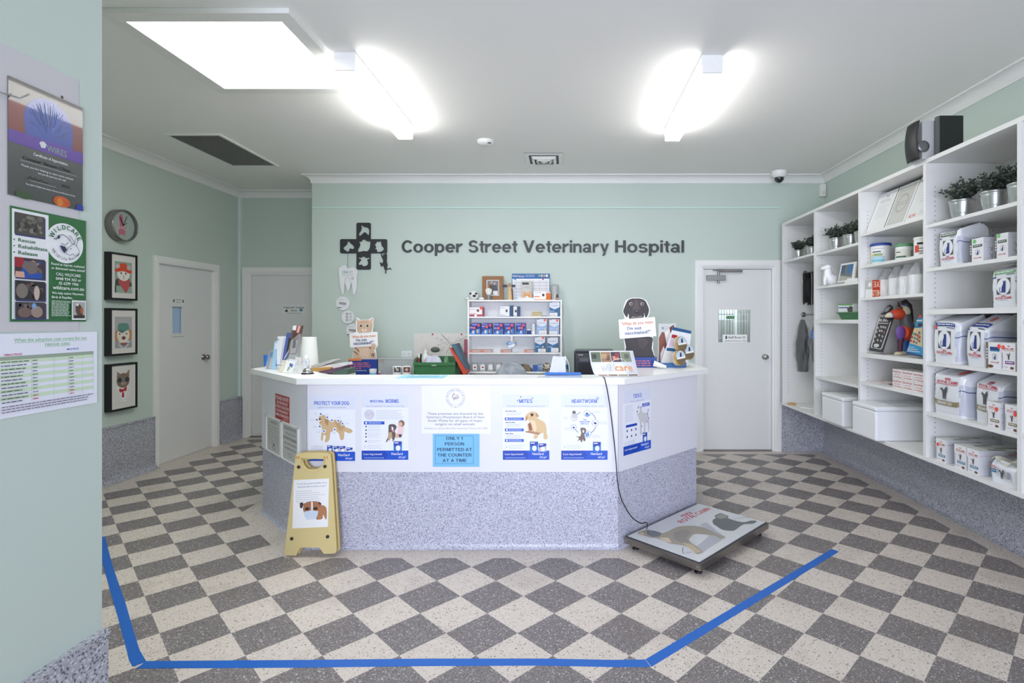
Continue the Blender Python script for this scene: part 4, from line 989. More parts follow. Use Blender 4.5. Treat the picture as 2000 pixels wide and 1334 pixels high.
# --- top of the unit
c = W(925.5, 575, SF_Y + .07); PW = M(222, 222, 220, rough=.9)
t = thing('plush_dog', (c.x, c.y, T0), 'white plush dog toy with black patches lying on top of the shelf unit', 'soft toy')
MB().ball((c.x, c.y, T0 + .052), (.056, .05, .052), PW).build('head', t)
b = MB(); b.ball((c.x + .012, c.y - .045, T0 + .045), (.02, .014, .014), BLACK, 14, 8); b.build('nose', t)
for dx in (-.03, .03): MB().ball((c.x + dx, c.y - .035, T0 + .07), (.016, .014, .012), BLACK, 12, 8).build('eye_patch', t)
for dx, w_ in ((-.075, .03), (.085, .035)): MB().ball((c.x + dx, c.y, T0 + .016), (w_, .022, .016), PW, 14, 8).build('paw', t)
# wooden picture frame
q = art_y(942, 539.5, 983.5, 585.5, SF_Y + .11); WD = M(140, 96, 48, rough=.5)
t = thing('photo_frame', q.P(962, 585.5), 'brown wooden photo frame with a family photo on top of the shelf unit', 'photo frame')
cut(q, [rr(942, 539.5, 983.5, 585.5, .5, 1), rr(950, 546.5, 975, 577.5, .5, 1)[::-1]], lambda x, y: q.P(x, y, .012), (0, .02, 0), WD); q.build('frame', t)
q = art_y(949, 546, 976, 578, SF_Y + .115); q.sheet(PAPER); q.rect(952, 548.5, 973.5, 575.5, M(120, 118, 118)); q.ell(960, 552, 2, 2.4, M(190, 165, 150)); q.ell(966, 554, 2, 2.4, M(196, 172, 158)); q.poly([(955, 556), (970, 557), (972, 568), (957, 569)], M(70, 72, 80)); q.rect(963, 568, 972, 575, M(225, 225, 222)); q.build('photo', t)
# figurines
def blob(name, rows, c, label, cat, parts):
    t = thing(name, c, label, cat)
    for pn, prof, dx, dy, m, sy in parts:
        MB().lathe((c[0] + dx, c[1] + dy, c[2]), prof, m, 14, sy=sy).build(pn, t)
    return t
c = W(954.5, 585.5, SF_Y + .045); c.z = T0
blob('figurine', None, c, 'small figurine of a person in a white coat in front of the wooden frame', 'figurine', [
 ('legs', [(.016, 0), (.018, .03), (.022, .07), (.018, .075)], 0, 0, M(120, 140, 150), .6), ('coat', [(.024, .06), (.028, .09), (.026, .12), (.012, .135)], 0, 0, M(225, 222, 215), .6),
 ('head', [(.004, .13), (.015, .14), (.016, .155), (.010, .170), (.003, .173)], 0, 0, M(170, 110, 70), 1), ('arm', [(.007, .08), (.008, .115), (.005, .125)], -.028, 0, M(225, 222, 215), 1), ('arm', [(.007, .08), (.008, .115), (.005, .125)], .028, 0, M(225, 222, 215), 1)])
c = W(995.5, 585.5, SF_Y + .06); c.z = T0
t = blob('meerkat_figurine', None, c, 'tall slim tan animal figurine with two dark name plates between the frame and the calendar', 'figurine', [
 ('body', [(.028, 0), (.026, .05), (.022, .10), (.018, .14), (.010, .150)], 0, 0, TAN, .6), ('back', [(.016, 0), (.014, .06), (.012, .12), (.004, .13)], .022, .006, M(88, 62, 44), .6), ('head', [(.006, .145), (.018, .155), (.020, .172), (.012, .186), (.004, .19)], 0, 0, M(186, 150, 110), .8)])
for x0, x1 in ((981.5, 990.5), (999.5, 1006.5)):
    a, e = W(x0, 561, SF_Y + .055), W(x1, 556, SF_Y + .055); MB().box(a.x, e.x, a.y, a.y + .004, a.z, e.z, M(50, 52, 56)).build('name_plate', t)
# calendar planner
q = art_y(1000, 534.5, 1074, 585.5, SF_Y + .135); q.sheet(M(236, 238, 240), .004); q.rect(1000, 534.5, 1074, 544.5, M(44, 96, 156)); q.rect(1000, 534.5, 1001, 585, M(44, 96, 156)); q.rect(1073, 534.5, 1074, 585, M(44, 96, 156))
q.txt('NexGard', 1001.5, 1012, 540.5, 3.4, PAPER, .02); q.txt("let's go!", 1013, 1024, 541, 3.2, PAPER, .02, .3); q.lines(1027, 1044, 537.5, 540, 2, .9, M(180, 205, 235), 0)
for i in range(4): q.ell(1053 + i * 5, 538.5, 2.2, 2.4, (M(120, 170, 140), M(200, 190, 180), M(190, 160, 130), PAPER)[i])
q.rect(1004, 544.5, 1008, 547, M(80, 160, 220)); q.rect(1059, 544.5, 1062, 547, RED)
for i in range(12): q.rect(1003, 548.5 + i * 3, 1072, 550 + i * 3, M(178, 182, 188) if i % 2 else M(206, 208, 212), up=(i == 0))
for x in (1008, 1020, 1034, 1041, 1054, 1066): q.rect(x, 547, x + .4, 585, M(150, 154, 162))
tag(q.build('wall_planner'), 'blue and grey year planner card propped on top of the shelf unit', 'planner')
def cat_leaf(q, x, y, w_, h_):
    q.rect(x + w_ * .02, y + h_ * .07, x + w_ * .7, y + h_ * .19, M(60, 56, 52)); q.lines(x + 3, x + w_ - 3, y + h_ * .3, y + h_ * .36, 2, .8, TG)
    q.poly([(x + 1, y + h_), (x + 1, y + h_ * .75), (x + 3, y + h_ * .5), (x + 6, y + h_ * .62), (x + 13, y + h_ * .62), (x + 17, y + h_ * .5), (x + 18.5, y + h_ * .75), (x + 18, y + h_)], M(218, 160, 104)); q.ell(x + 9.5, y + h_ * .88, 3.5, 3, PAPER); q.ell(x + 6.5, y + h_ * .77, 1.3, 1, M(110, 130, 60)); q.ell(x + 12.5, y + h_ * .77, 1.3, 1, M(110, 130, 60))
boxy('leaflet_box', 1019.5, 1038.5, 549, 582, SF_Y + .07, .03, M(196, 194, 184), 'tall narrow grey leaflet box with a ginger kitten in front of the year planner', 'box', art=cat_leaf, base=T0)
def orange_dog(q, x, y, w_, h_):
    q.rect(x, y, x + w_, y + h_, PAPER); q.rect(x + 1, y + h_ * .55, x + w_ * .5, y + h_ * .68, M(230, 130, 60)); q.lines(x + 3, x + w_ * .8, y + 3, y + 3, 1, 1, TG); q.ell(x + w_ * .78, y + h_ * .45, 2.4, 3.2, M(60, 44, 40)); q.ell(x + w_ * .82, y + h_ * .75, 3, 3.2, M(236, 230, 224)); q.rect(x, y + h_ - 1.5, x + w_, y + h_, M(232, 140, 60))
boxy('medicine_box', 1042, 1066.5, 569, 585.5, SF_Y + .05, .06, M(232, 140, 60), 'white and orange carton with a small dog, on top of the shelf unit', 'box', art=orange_dog, base=T0)
for i in range(3):
    c = W(1068.2 + i * 3.1, 585, SF_Y + .05); t_ = thing('orange_tube', (c.x, c.y, T0), 'three upright orange and white tubes beside the dog carton', 'tube', 'orange tubes on the shelf unit')
    MB().lathe((c.x, c.y, T0), [(.0085, 0), (.0085, .075)], M(228, 128, 50), 12).build('body', t_); MB().lathe((c.x, c.y, T0 + .075), [(.006, 0), (.006, .018)], PAPER, 12).build('cap', t_)
boxy('flat_carton', 1012, 1044, 581.5, 585.5, SF_Y + .02, .03, M(228, 230, 232), 'low white slim carton lying on the front edge of the shelf unit top', 'box', base=T0)
c = W(1083.5, 585, SF_Y + .09); tag(MB().lathe((c.x, c.y, T0), [(.040, 0), (.041, .01), (.043, .16), (.040, .172), (.036, .165), (.034, .01)], M(176, 178, 178, rough=.3), 28).build('tumbler'), 'plain grey tumbler at the right end of the shelf unit top', 'tumbler')
c = W(1088.5, 585, SF_Y + .03); t = thing('dropper_bottle', (c.x, c.y, T0), 'tiny dark brown bottle with a black cap in front of the grey tumbler', 'bottle')
MB().lathe((c.x, c.y, T0), [(.014, 0), (.015, .002), (.015, .03), (.008, .038)], M(70, 36, 30, rough=.2), 18).build('body', t); MB().lathe((c.x, c.y, T0 + .036), [(.009, 0), (.008, .022), (.004, .026)], BLACK, 16).build('cap', t); MB().lathe((c.x, c.y, T0 + .008), [(.0154, 0), (.0154, .016)], M(210, 160, 150), 18, caps=False).build('label', t)

# --- tier one
def pinkbox(q, x, y, w_, h_):
    q.rect(x, y, x + w_ * .93, y + h_ * .78, M(236, 230, 228)); q.ell(x + w_ * .62, y + h_ * .36, 2.6, 2.6, M(90, 70, 66)); q.lines(x + 1.5, x + w_ * .5, y + 4, y + 4, 1, .8, TG); q.lines(x + 1.5, x + w_ * .5, y + h_ * .7, y + h_ * .7, 1, .9, RED, 0); q.ell(x + w_ * .85, y + 2, 2.8, 2.6, DOT); q.rect(x + w_ * .37, y + h_ * .8, x + w_ * .54, y + h_, PAPER)
boxy('medicine_box', 917, 943.5, 600, 617.5, SFR, .09, M(166, 62, 84), 'white and pink carton with a red dot at the left of the top tier', 'box', art=pinkbox, base=T1)
def catbox(q, x, y, w_, h_):
    q.ell(x + w_ * .7, y + h_ * .45, 2, 2.8, M(60, 56, 58)); q.lines(x + 1, x + w_ * .5, y + 3, y + 3, 1, .8, TG); q.lines(x + 1, x + w_ * .5, y + h_ * .85, y + h_ * .85, 1, 1, TG, 0); q.rect(x, y + h_ - .8, x + w_, y + h_, NAVY)
SPN = M(36, 72, 112)
t = boxy('medicine_box', 976.5, 995, 598, 617.5, SFR, .10, M(230, 230, 232), 'white carton with a dark cat and deep blue spine on the top tier', 'box', art=catbox, base=T1)
a, e = W(995, 617, SFR), W(1001.5, 597, SFR + .02); MB().box(a.x + .001, e.x, SFR + .002, SFR + .10, T1, e.z, SPN).build('spine', t)
t = boxy('medicine_box', 1002.5, 1009.5, 599, 617.5, SFR, .10, M(230, 230, 232), 'narrower white carton with a blue spine, second of the pair on the top tier', 'box', art=catbox, base=T1)
a, e = W(1009.5, 617, SFR), W(1014.5, 598.5, SFR); MB().box(a.x + .001, e.x, SFR + .002, SFR + .10, T1, e.z, SPN).build('spine', t)
for i, (y0, y1) in enumerate(((613.2, 617.4), (608.6, 612.8))):
    za = T1 if i == 0 else T1 + .0265
    boxy('slim_carton', 1037.5 + i, 1057.5, y0, y1, SFR + .01, .06, M(206, 192, 150), ('lower', 'upper')[i] + ' of two thin cream and gold cartons stacked on the top tier', 'box', art=lambda q, x, y, w_, h_: q.rect(x + 1, y + 1.2, x + w_ - 1, y + 2.4, M(150, 128, 84)), base=za)
c = W(1063, 617, SFR + .03); tag(MB().lathe((c.x, c.y, T1), [(.028, 0), (.03, .004), (.026, .010), (.004, .012)], M(170, 176, 176, rough=.3), 20).build('small_dish'), 'tiny flat grey dish on the top tier', 'dish')
def bluepack(dot=False, lilac=False):
    def f(q, x, y, w_, h_):
        top = M(214, 218, 226); low = M(150, 176, 214) if lilac else M(34, 102, 152)
        q.rect(x, y, x + w_, y + h_, low); q.poly([(x, y), (x + w_, y), (x + w_, y + h_ * .36), (x + w_ * .5, y + h_ * .52), (x, y + h_ * .36)], top); q.rect(x + .5, y + .4, x + w_ * .25, y + 1.4, NAVY)
        q.txt('Comfortis' if not lilac else 'Trifexis', x + w_ * .15, x + w_ * .85, y + h_ * .33, 2.2, M(70, 90, 120)) if False else q.lines(x + w_ * .15, x + w_ * .85, y + h_ * .27, y + h_ * .27, 1, 1, M(110, 130, 160), 0)
        q.lines(x + 1, x + w_ * .5, y + h_ * .62, y + h_ * .66, 2, .6, M(190, 215, 240)); q.ell(x + w_ * .78, y + h_ * .66, 2.2, 1.9, M(210, 190, 165) if dot else M(90, 90, 100))
        if dot: q.ell(x + w_ * .8, y + 2.6, 2.3, 2.4, DOT)
    return f
def holder(x0, x1, y0, y1, base, label):
    a, e = W(x0, y1, SFR - .012), W(x1, y0, SFR - .012)
    t = thing('price_holder', ((a.x + e.x) / 2, SFR - .008, base), label, 'price holder', 'price holders on the shelf unit')
    MB().box(a.x, e.x, SFR - .012, SFR - .009, base, e.z, M(196, 198, 196)).build('stand', t)
    q = art_y(x0 + .8, y0 + .8, x1 - .8, y1 - 1.5, SFR - .0125); q.sheet(PAPER, .0003); q.lines(x0 + 3, x1 - 3, (y0 + y1) / 2, (y0 + y1) / 2, 1, 1, TG, 0); q.build('price_card', t)
boxy('blue_carton', 1073.5, 1093, 589.5, 617.5, SFR, .05, M(34, 102, 152), 'blue carton with a white shield top at the right of the top tier', 'box', art=bluepack(), base=T1)
holder(1073.5, 1089, 610.5, 617.5, T1, 'small grey price holder in front of the carton on the top tier')
# --- tier two: pairs of dark blue flea treatment packs
def nav(q, x, y, w_, h_):
    q.rect(x, y, x + w_, y + h_ * .3, M(66, 66, 160)); q.lines(x + 1, x + w_ * .6, y + 2.2, y + 3.6, 2, .8, M(190, 200, 240)); q.poly([(x, y + h_), (x, y + h_ * .8), (x + w_, y + h_ * .45), (x + w_, y + h_)], M(70, 130, 206)); q.ell(x + w_ * .6, y + h_ * .72, w_ * .18, h_ * .2, M(214, 206, 198)); q.ell(x + w_ * .78, y + h_ * .2, 2.5, 2.5, DOT)
for i, (a0, a1, c0, c1, cy) in enumerate(((921.5, 938.5, 916.8, 929, 637), (943, 961, 940.3, 953.5, 634.5), (965, 982.7, 964.2, 976.5, 638), (985, 1004, 987, 997, 638), (1007.5, 1026.5, 1011.2, 1021.6, 637.5))):
    n_ = ('first', 'second', 'third', 'fourth', 'fifth')[i]
    boxy('flea_pack', a0, a1, 631, 652.8, SFR + .05, .05, M(38, 48, 132), 'larger dark blue pack, back of the %s pair from the left on tier two' % n_, 'box', 'large blue packs on tier two', art=nav, base=T2)
    boxy('flea_pack', c0, c1, cy, 652.8, SFR, .04, M(44, 70, 150), 'smaller blue pack, front of the %s pair from the left on tier two' % n_, 'box', 'small blue packs on tier two', art=nav, base=T2)
c = W(1033, 652, SFR + .03); t = thing('pill_tub', (c.x, c.y, T2), 'tiny blue and white round tub on tier two', 'tub'); MB().lathe((c.x, c.y, T2), [(.022, 0), (.022, .045)], M(40, 70, 140), 20).build('body', t); MB().lathe((c.x, c.y, T2 + .045), [(.024, 0), (.024, .010)], PAPER, 20).build('lid', t)
boxy('slim_box', 1039.3, 1044.5, 633, 652.5, SFR + .02, .03, M(224, 226, 230), 'tall slim white box between the small tub and the shield packs on tier two', 'box', base=T2, art=lambda q, x, y, w_, h_: q.lines(x + 1, x + w_ - 1, y + 5, y + 12, 3, .9, TG, 0))
for (x0, x1, y0, y1, base, dot, lil, lb) in ((1048.5, 1068, 622.8, 652.8, T2, True, True, 'left of two pale shield packs with red dots on tier two'), (1073, 1092, 623.5, 652.8, T2, True, True, 'right of two pale shield packs with red dots on tier two'),
        (1044.7, 1064.5, 657.5, 688.2, T3, True, False, 'deep blue shield pack with a red dot on tier three'), (1069.5, 1089.8, 658.7, 688.2, T3, False, False, 'deep blue shield pack without a dot at the right of tier three')):
    boxy('blue_carton', x0, x1, y0, y1, SFR, .05, M(34, 102, 152), lb, 'box', 'shield packs on the shelf unit', art=bluepack(dot, lil), base=base)
for x0, x1, y0, y1, base, lb in ((1052.5, 1068, 645.5, 652.8, T2, 'small price holder in front of the left pack on tier two'), (1072.5, 1088.7, 646.7, 652.8, T2, 'small price holder in front of the right pack on tier two'), (1050.8, 1066, 681, 687.8, T3, 'small price holder in front of the red-dotted pack on tier three'), (1076, 1091, 679.3, 687.8, T3, 'small price holder at the right end of tier three')): holder(x0, x1, y0, y1, base, lb)
for x0, x1, y0, lb in ((916.5, 938, 683, 'flat white and orange carton at the left end of tier three'), (938.6, 960.5, 683, 'second flat white and orange carton from the left on tier three'), (977, 998.5, 683, 'flat white and orange carton below the heart tag'), (1023.5, 1042.5, 683, 'flat white and orange carton beside the deep blue packs')):
    boxy('flat_carton', x0, x1, y0, 688.2, SFR, .09, M(196, 190, 186), lb, 'box', 'flat cartons on tier three', base=T3, art=lambda q, x, y, w_, h_: (q.rect(x, y, x + w_, y + 1.1, M(206, 120, 96)), q.rect(x, y + 4, x + w_, y + 5, M(206, 90, 70)), q.rect(x + 1, y + 1.8, x + w_ * .3, y + 3.6, M(220, 120, 100))))
q = art_y(988, 655, 1010, 682, SF_Y - .004)
t = thing('heart_tag', q.P(999, 681), 'small blue and white heart-shaped tag hanging below tier two of the shelf unit', 'tag')
hs = [(999 + 9.3 * (16 * math.sin(s_) ** 3) / 16, 673 - 7.2 * (13 * math.cos(s_) - 5 * math.cos(2 * s_) - 2 * math.cos(3 * s_) - math.cos(4 * s_)) / 14) for s_ in [6.2832 * i / 32 for i in range(32)]]
MB.prism(q, [q.P(*p) for p in hs][::-1], (0, .0015, 0), M(50, 130, 200)); q.poly([(991, 675), (1007, 671), (1004, 677), (996, 680)], PAPER); q.lines(993, 1005, 669, 672, 3, .8, PAPER, 0); q.ell(1003.5, 668, 1.6, 1.3, M(230, 190, 70)); q.build('heart', t)
q = art_y(997.3, 654, 1001, 667, SF_Y - .0035); q.sheet(M(224, 226, 228), .001); q.build('strip', t)
# --- bottom tier: glass jars, bag, bottles
GLASS = M(214, 222, 222, rough=.08, alpha=.5)
for i, (x0, x1) in enumerate(((921, 934), (936, 949.5), (951.5, 965), (967.5, 981))):
    c = W((x0 + x1) / 2, 724, SFR + .05); r = (x1 - x0) / 2 * SF_Y / F
    t = thing('glass_jar', (c.x, c.y, T4), 'small glass jar on the bottom tier, ' + ('leftmost of four, with a red mark', 'second of four, with a crimson mark', 'third of four, with a plain white label', 'last of four, partly behind the plastic bag')[i], 'jar', 'glass jars on the bottom tier')
    MB().lathe((c.x, c.y, T4), [(r * .8, 0), (r, .01), (r, .06), (r * .75, .072), (r * .75, .078)], GLASS, 22).build('body', t); MB().lathe((c.x, c.y, T4 + .078), [(r * .85, 0), (r * .85, .016)], M(190, 192, 192, rough=.3, alpha=.8), 22).build('lid', t)
    q = art_y(x0 + 2.5, 712, x1 - 3, 722, SFR + .05 - r - .001); q.sheet(PAPER, .0005)
    if i < 2: q.ell((x0 + x1) / 2, 717.5, 2, 2, M(186, 40, 60))
    q.build('label', t)
def lumpy(name, x0, x1, z0, h_, Y, d_, m, label, cat, seed=1, group=None, amp=.25):
    rnd = random.Random(seed); ph = [rnd.random() * 6 for _ in range(8)]
    xa, xb = W(x0, 0, Y).x, W(x1, 0, Y).x; cx, rx = (xa + xb) / 2, (xb - xa) / 2
    def f(u_, v_):
        a_ = u_ * 6.2832; t_ = v_ * math.pi / 2
        k = 1 + amp * (math.sin(3 * a_ + ph[0]) * .4 + math.sin(5 * a_ + 4 * v_ + ph[1]) * .35 + math.sin(9 * a_ + 7 * v_ + ph[2]) * .25)
        return Vector((cx + rx * math.cos(a_) * math.cos(t_) ** .5 * k, Y + d_ * math.sin(a_) * math.cos(t_) ** .5 * k, z0 + h_ * math.sin(t_) * (1 + amp * .6 * math.sin(6 * a_ + ph[3] + 3 * v_))))
    b = MB(); b.grid(f, 36, 10, m, False); b.v = [Vector((p.x, p.y, max(p.z, z0))) for p in b.v]
    return tag(b.build(name), label, cat, group)
lumpy('plastic_bag', 969, 1022, W(0, 731, 5.85).z, .105, 5.82, .06, M(168, 176, 184, rough=.25, alpha=.92), 'crumpled grey plastic bag lying in front of the bottom tier', 'bag', 4, amp=.35)
lumpy('treat_pouch', 1006, 1038, T4, .07, SFR + .04, .05, M(126, 112, 92, rough=.5), 'crumpled brown pouch behind the plastic bag on the bottom tier', 'pouch', 9)
boxy('small_carton', 1040.5, 1049, 713.5, 722.5, SFR - .01, .05, M(44, 92, 180), 'small plain blue carton on the bottom tier', 'box', base=T4)
c = W(1048, 714, SFR + .04); t = thing('water_bottle', (c.x + .04, c.y, T4), 'pale blue plastic bottle lying on its side on the bottom tier', 'bottle'); MB().lathe((c.x, c.y, T4 + .04), [(.02, 0), (.04, .02), (.04, .09)], M(150, 180, 214, rough=.1, alpha=.7), 20, 'x').build('body', t)
MB().lathe((c.x, c.y, T4 + .04), [(.02, -.015), (.02, 0)], BLUE, 16, 'x').build('cap', t)
def spots():
    t_ = NT('leopard_print'); a_, b_ = t_.chips(90.0); t_.put(t_.p.inputs['Base Color'], t_.mix(t_.math('LESS_THAN', a_, .4), C(206, 196, 176), C(60, 50, 44))); return t_.m
c = W(1068, 724, SF_Y + .01); tag(MB().ball((c.x, c.y - .02, W(0, 718, 5.9).z), (.05, .04, .052), spots(), 24, 14).build('leopard_pouch'), 'round leopard-print pouch on the bottom tier behind the paper bag', 'pouch')
c = W(1105, 723, 5.8); t = thing('glass_bottle', (c.x, c.y, BZ), 'clear glass bottle with a blue band beside the shelf unit', 'bottle')
MB().lathe((c.x, c.y, BZ), [(.024, 0), (.026, .005), (.026, .15), (.012, .18), (.010, .215), (.013, .22)], GLASS, 22).build('body', t); MB().lathe((c.x, c.y, BZ + .07), [(.0265, 0), (.0265, .05)], M(70, 110, 160), 22, caps=False).build('label', t)
pts = [W(1097 + 3 * math.sin(i * .9) + i * .25, 590 + i * 10, YB - .006) for i in range(14)]
tag(MB().tube(pts, .0015, M(160, 170, 170), 6).build('power_lead'), 'thin pale grey cord hanging down the wall beside the shelf unit', 'cable')

# ------------------------------------------------------------------ things on the back bench, left to right
def cutout(name, label, sill, base_box, pics, Y, z0, back=.12):
    t = thing(name, (W((base_box[0] + base_box[1]) / 2, 0, Y).x, Y + .02, z0), label, 'cardboard cutout')
    q = art_y(base_box[0], base_box[2] - 60, base_box[1], base_box[3], Y + .004); MB.prism(q, [q.P(*p) for p in sill][::-1], (0, .004, 0), PAPER); pics(q); q.build('figure', t)
    a, e = W(base_box[0], base_box[3], Y - .03), W(base_box[1], base_box[2], Y - .03)
    MB().box(a.x, e.x, Y - .03, Y - .001, z0, e.z, M(28, 58, 140)).build('base_box', t)
    MB().prism([Vector(((a.x + e.x) / 2, Y + .01, z0)), Vector(((a.x + e.x) / 2, Y + back, z0)), Vector(((a.x + e.x) / 2, Y + .01, e.z + .15))], (.004, 0, 0), PAPER).build('strut', t)
    return t
KC = lambda p: zz(p, 6.667, 480, 600)
FUR, FURD, ST = M(206, 176, 150), M(170, 136, 110), M(66, 56, 52)
def catpic(q):
    q.poly(KC([(1448, 210), (1442, 150), (1480, 175), (1510, 170), (1590, 168), (1620, 170), (1650, 140), (1652, 180), (1650, 250), (1640, 310), (1620, 335), (1560, 345), (1480, 340), (1452, 310), (1445, 260)]), FUR)
    for s_ in ([(1448, 195), (1446, 155), (1475, 180), (1460, 205)], [(1605, 180), (1648, 150), (1645, 200), (1625, 205)]): q.poly(KC(s_), M(226, 178, 168))
    for i in range(5): q.line(KC([(1500 + i * 22, 178), (1508 + i * 18, 205)]), .6, FURD)
    for s_ in ([(1452, 250), (1480, 262)], [(1450, 280), (1485, 282)], [(1645, 250), (1615, 262)], [(1642, 285), (1610, 285)]): q.line(KC(s_), .7, FURD)
    for x in (1502, 1586): q.ell(*KC([(x, 242)])[0], 3.1, 3.1, M(206, 214, 196)); q.ell(*KC([(x, 242)])[0], 2.2, 2.5, M(28, 28, 26)); q.ell(*KC([(x + 6, 236)])[0], .6, .6, PAPER)
    q.ell(*KC([(1543, 300)])[0], 4.6, 3.6, M(232, 216, 200)); q.poly(KC([(1532, 275), (1556, 275), (1544, 290)]), M(190, 120, 110)); q.line(KC([(1544, 290), (1544, 305), (1532, 312)]), .5, ST); q.line(KC([(1544, 305), (1556, 312)]), .5, ST)
    q.poly(KC([(1405, 560), (1425, 510), (1650, 500), (1690, 540), (1670, 560), (1690, 600), (1698, 672), (1395, 672)]), FUR); q.poly(KC([(1480, 540), (1600, 530), (1610, 672), (1500, 672)]), M(216, 190, 166))
    for s_ in ([(1418, 530), (1440, 535), (1475, 580)], [(1402, 575), (1435, 590), (1460, 620)], [(1610, 520), (1630, 540)], [(1650, 600), (1640, 640)], [(1670, 600), (1660, 650)]): q.line(KC(s_), 1.6, ST)
    q.k += 1; cc = KC([(1354, 345), (1717, 322), (1722, 500), (1362, 525)]); MB.prism(q, [q.P(*p, .006) for p in cc][::-1], (0, .003, 0), PAPER)
    q.k = 100; q.step = .0001
    q.txt('"What do you mean', *[v for v in (KC([(1380, 0)])[0][0], KC([(1695, 0)])[0][0])], KC([(0, 402)])[0][1], 4.6, M(222, 130, 70), .012, 0, .06); q.txt("I'm not", KC([(1440, 0)])[0][0], KC([(1580, 0)])[0][0], KC([(0, 448)])[0][1], 5.6, NAVY, .012, 0, .06); q.txt('vaccinated?"', KC([(1405, 0)])[0][0], KC([(1665, 0)])[0][0], KC([(0, 492)])[0][1], 5.8, NAVY, .012, 0, .06)
    q.ell(*KC([(1668, 500)])[0], 4.4, 4.6, FUR)
YC = 5.60
t = cutout('cat_cutout', 'cardboard cutout of a tabby cat holding a sign about vaccination, above a blue box', KC([(1440, 135), (1465, 140), (1490, 165), (1600, 162), (1640, 132), (1662, 140), (1660, 240), (1650, 322), (1717, 322), (1722, 500), (1690, 545), (1700, 600), (1705, 680), (1385, 680), (1395, 600), (1410, 525), (1362, 525), (1354, 345), (1440, 330), (1434, 240)]), (680.2, 736.3, 702, 731), catpic, YC, BZ)
q = art_y(680.2, 700.5, 736.3, 731, YC - .0305); OR = M(222, 130, 66)
q.rect(680.5, 700.5, 706, 704.5, OR); 
for i in range(4): q.lines(683.5, 724 - (i == 3) * 18, 709 + i * 3.6, 709 + i * 3.6, 1, 1.6, M(206, 110, 120), .1)
q.txt('Ask us about vaccinations today.', 683, 716, 724.5, 2, PAPER, .01); q.build('base_print', t)
c = W(728.5, 729, YC - .06); t = thing('pill_bottle', (c.x, c.y, BZ), 'small white tub with a blue label in front of the cat cutout', 'tub')
zb_ = BZ; MB().lathe((c.x, c.y, zb_), [(.034, 0), (.036, .004), (.036, .078)], M(236, 238, 240), 24).build('body', t); MB().lathe((c.x, c.y, zb_ + .078), [(.037, 0), (.037, .018), (.034, .02)], M(226, 230, 232), 24).build('lid', t); MB().lathe((c.x, c.y, zb_ + .012), [(.0364, 0), (.0364, .045)], M(110, 190, 226), 24, caps=False).build('label', t)
c = W(745.3, 706, 5.75); t = thing('spray_can', (c.x, c.y, BZ), 'white bottle with an orange cap behind the clear storage tub', 'bottle')
MB().lathe((c.x, c.y, BZ), [(.024, 0), (.025, .003), (.025, .135), (.024, .14)], M(230, 232, 232), 22).build('body', t); MB().lathe((c.x, c.y, BZ + .14), [(.0265, 0), (.0265, .03), (.020, .042), (.004, .044)], M(216, 90, 50), 22).build('cap', t)
c = W(741, 727, 5.35); c = W(741.3, 727, 5.5); t = thing('pink_tube', (c.x, c.y, BZ), 'tiny pink and white tube at the left of the clear storage tub', 'tube')
MB().lathe((c.x, c.y, BZ), [(.009, 0), (.010, .06)], M(190, 40, 110), 14).build('body', t); MB().lathe((c.x, c.y, BZ + .06), [(.006, 0), (.006, .018)], PAPER, 14).build('cap', t)
# clear tub
a, e = W(739.5, 731, 5.58), W(808, 702, 5.58)
t = thing('storage_tub', ((a.x + e.x) / 2, 5.68, BZ), 'clear plastic storage tub with a grey lid on the back bench', 'container')
b = MB(); b.box(a.x, e.x, 5.58, 5.583, BZ, e.z, CLEARD); b.box(a.x, e.x, 5.777, 5.78, BZ, e.z, CLEARD); b.box(a.x, a.x + .003, 5.583, 5.777, BZ, e.z, CLEARD); b.box(e.x - .003, e.x, 5.583, 5.777, BZ, e.z, CLEARD); b.box(a.x + .003, e.x - .003, 5.583, 5.777, BZ, BZ + .003, CLEARD); b.build('body', t)
MB().box(a.x - .006, e.x + .006, 5.574, 5.786, e.z, e.z + .012, M(190, 196, 194, rough=.2, alpha=.85)).build('lid', t, bevel=.003)
lumpy('cotton_pack', 744, 767, BZ + .004, .09, 5.66, .05, M(150, 148, 150, rough=.7), 'grey bundle of cotton inside the clear storage tub', 'pack', 3)
for i, (x0, x1, pc) in enumerate(((767.5, 784.5, M(80, 78, 76)), (786, 802.5, M(110, 60, 50)))):
    c = W((x0 + x1) / 2, 731, 5.51); r = (x1 - x0) / 2 * 5.51 / F
    t = thing('treatment_tub', (c.x, c.y, BZ), ('white plastic tub with a grey animal photo, in front of the clear container', 'white plastic tub with a brown animal photo, in front of the clear container')[i], 'tub', 'white tubs by the clear container')
    MB().lathe((c.x, c.y, BZ), [(r * .95, 0), (r, .004), (r, .108)], M(234, 236, 238), 26).build('body', t); MB().lathe((c.x, c.y, BZ + .108), [(r * 1.03, 0), (r * 1.03, .018), (r * .9, .021)], M(238, 238, 238), 26).build('lid', t)
    q = art_y(x0 + 2, 717, x1 - 2, 727, c.y - r - .001); q.sheet(pc, .0005); q.ell((x0 + x1) / 2, 722, 3, 3, M(190, 180, 170)); q.build('label', t)
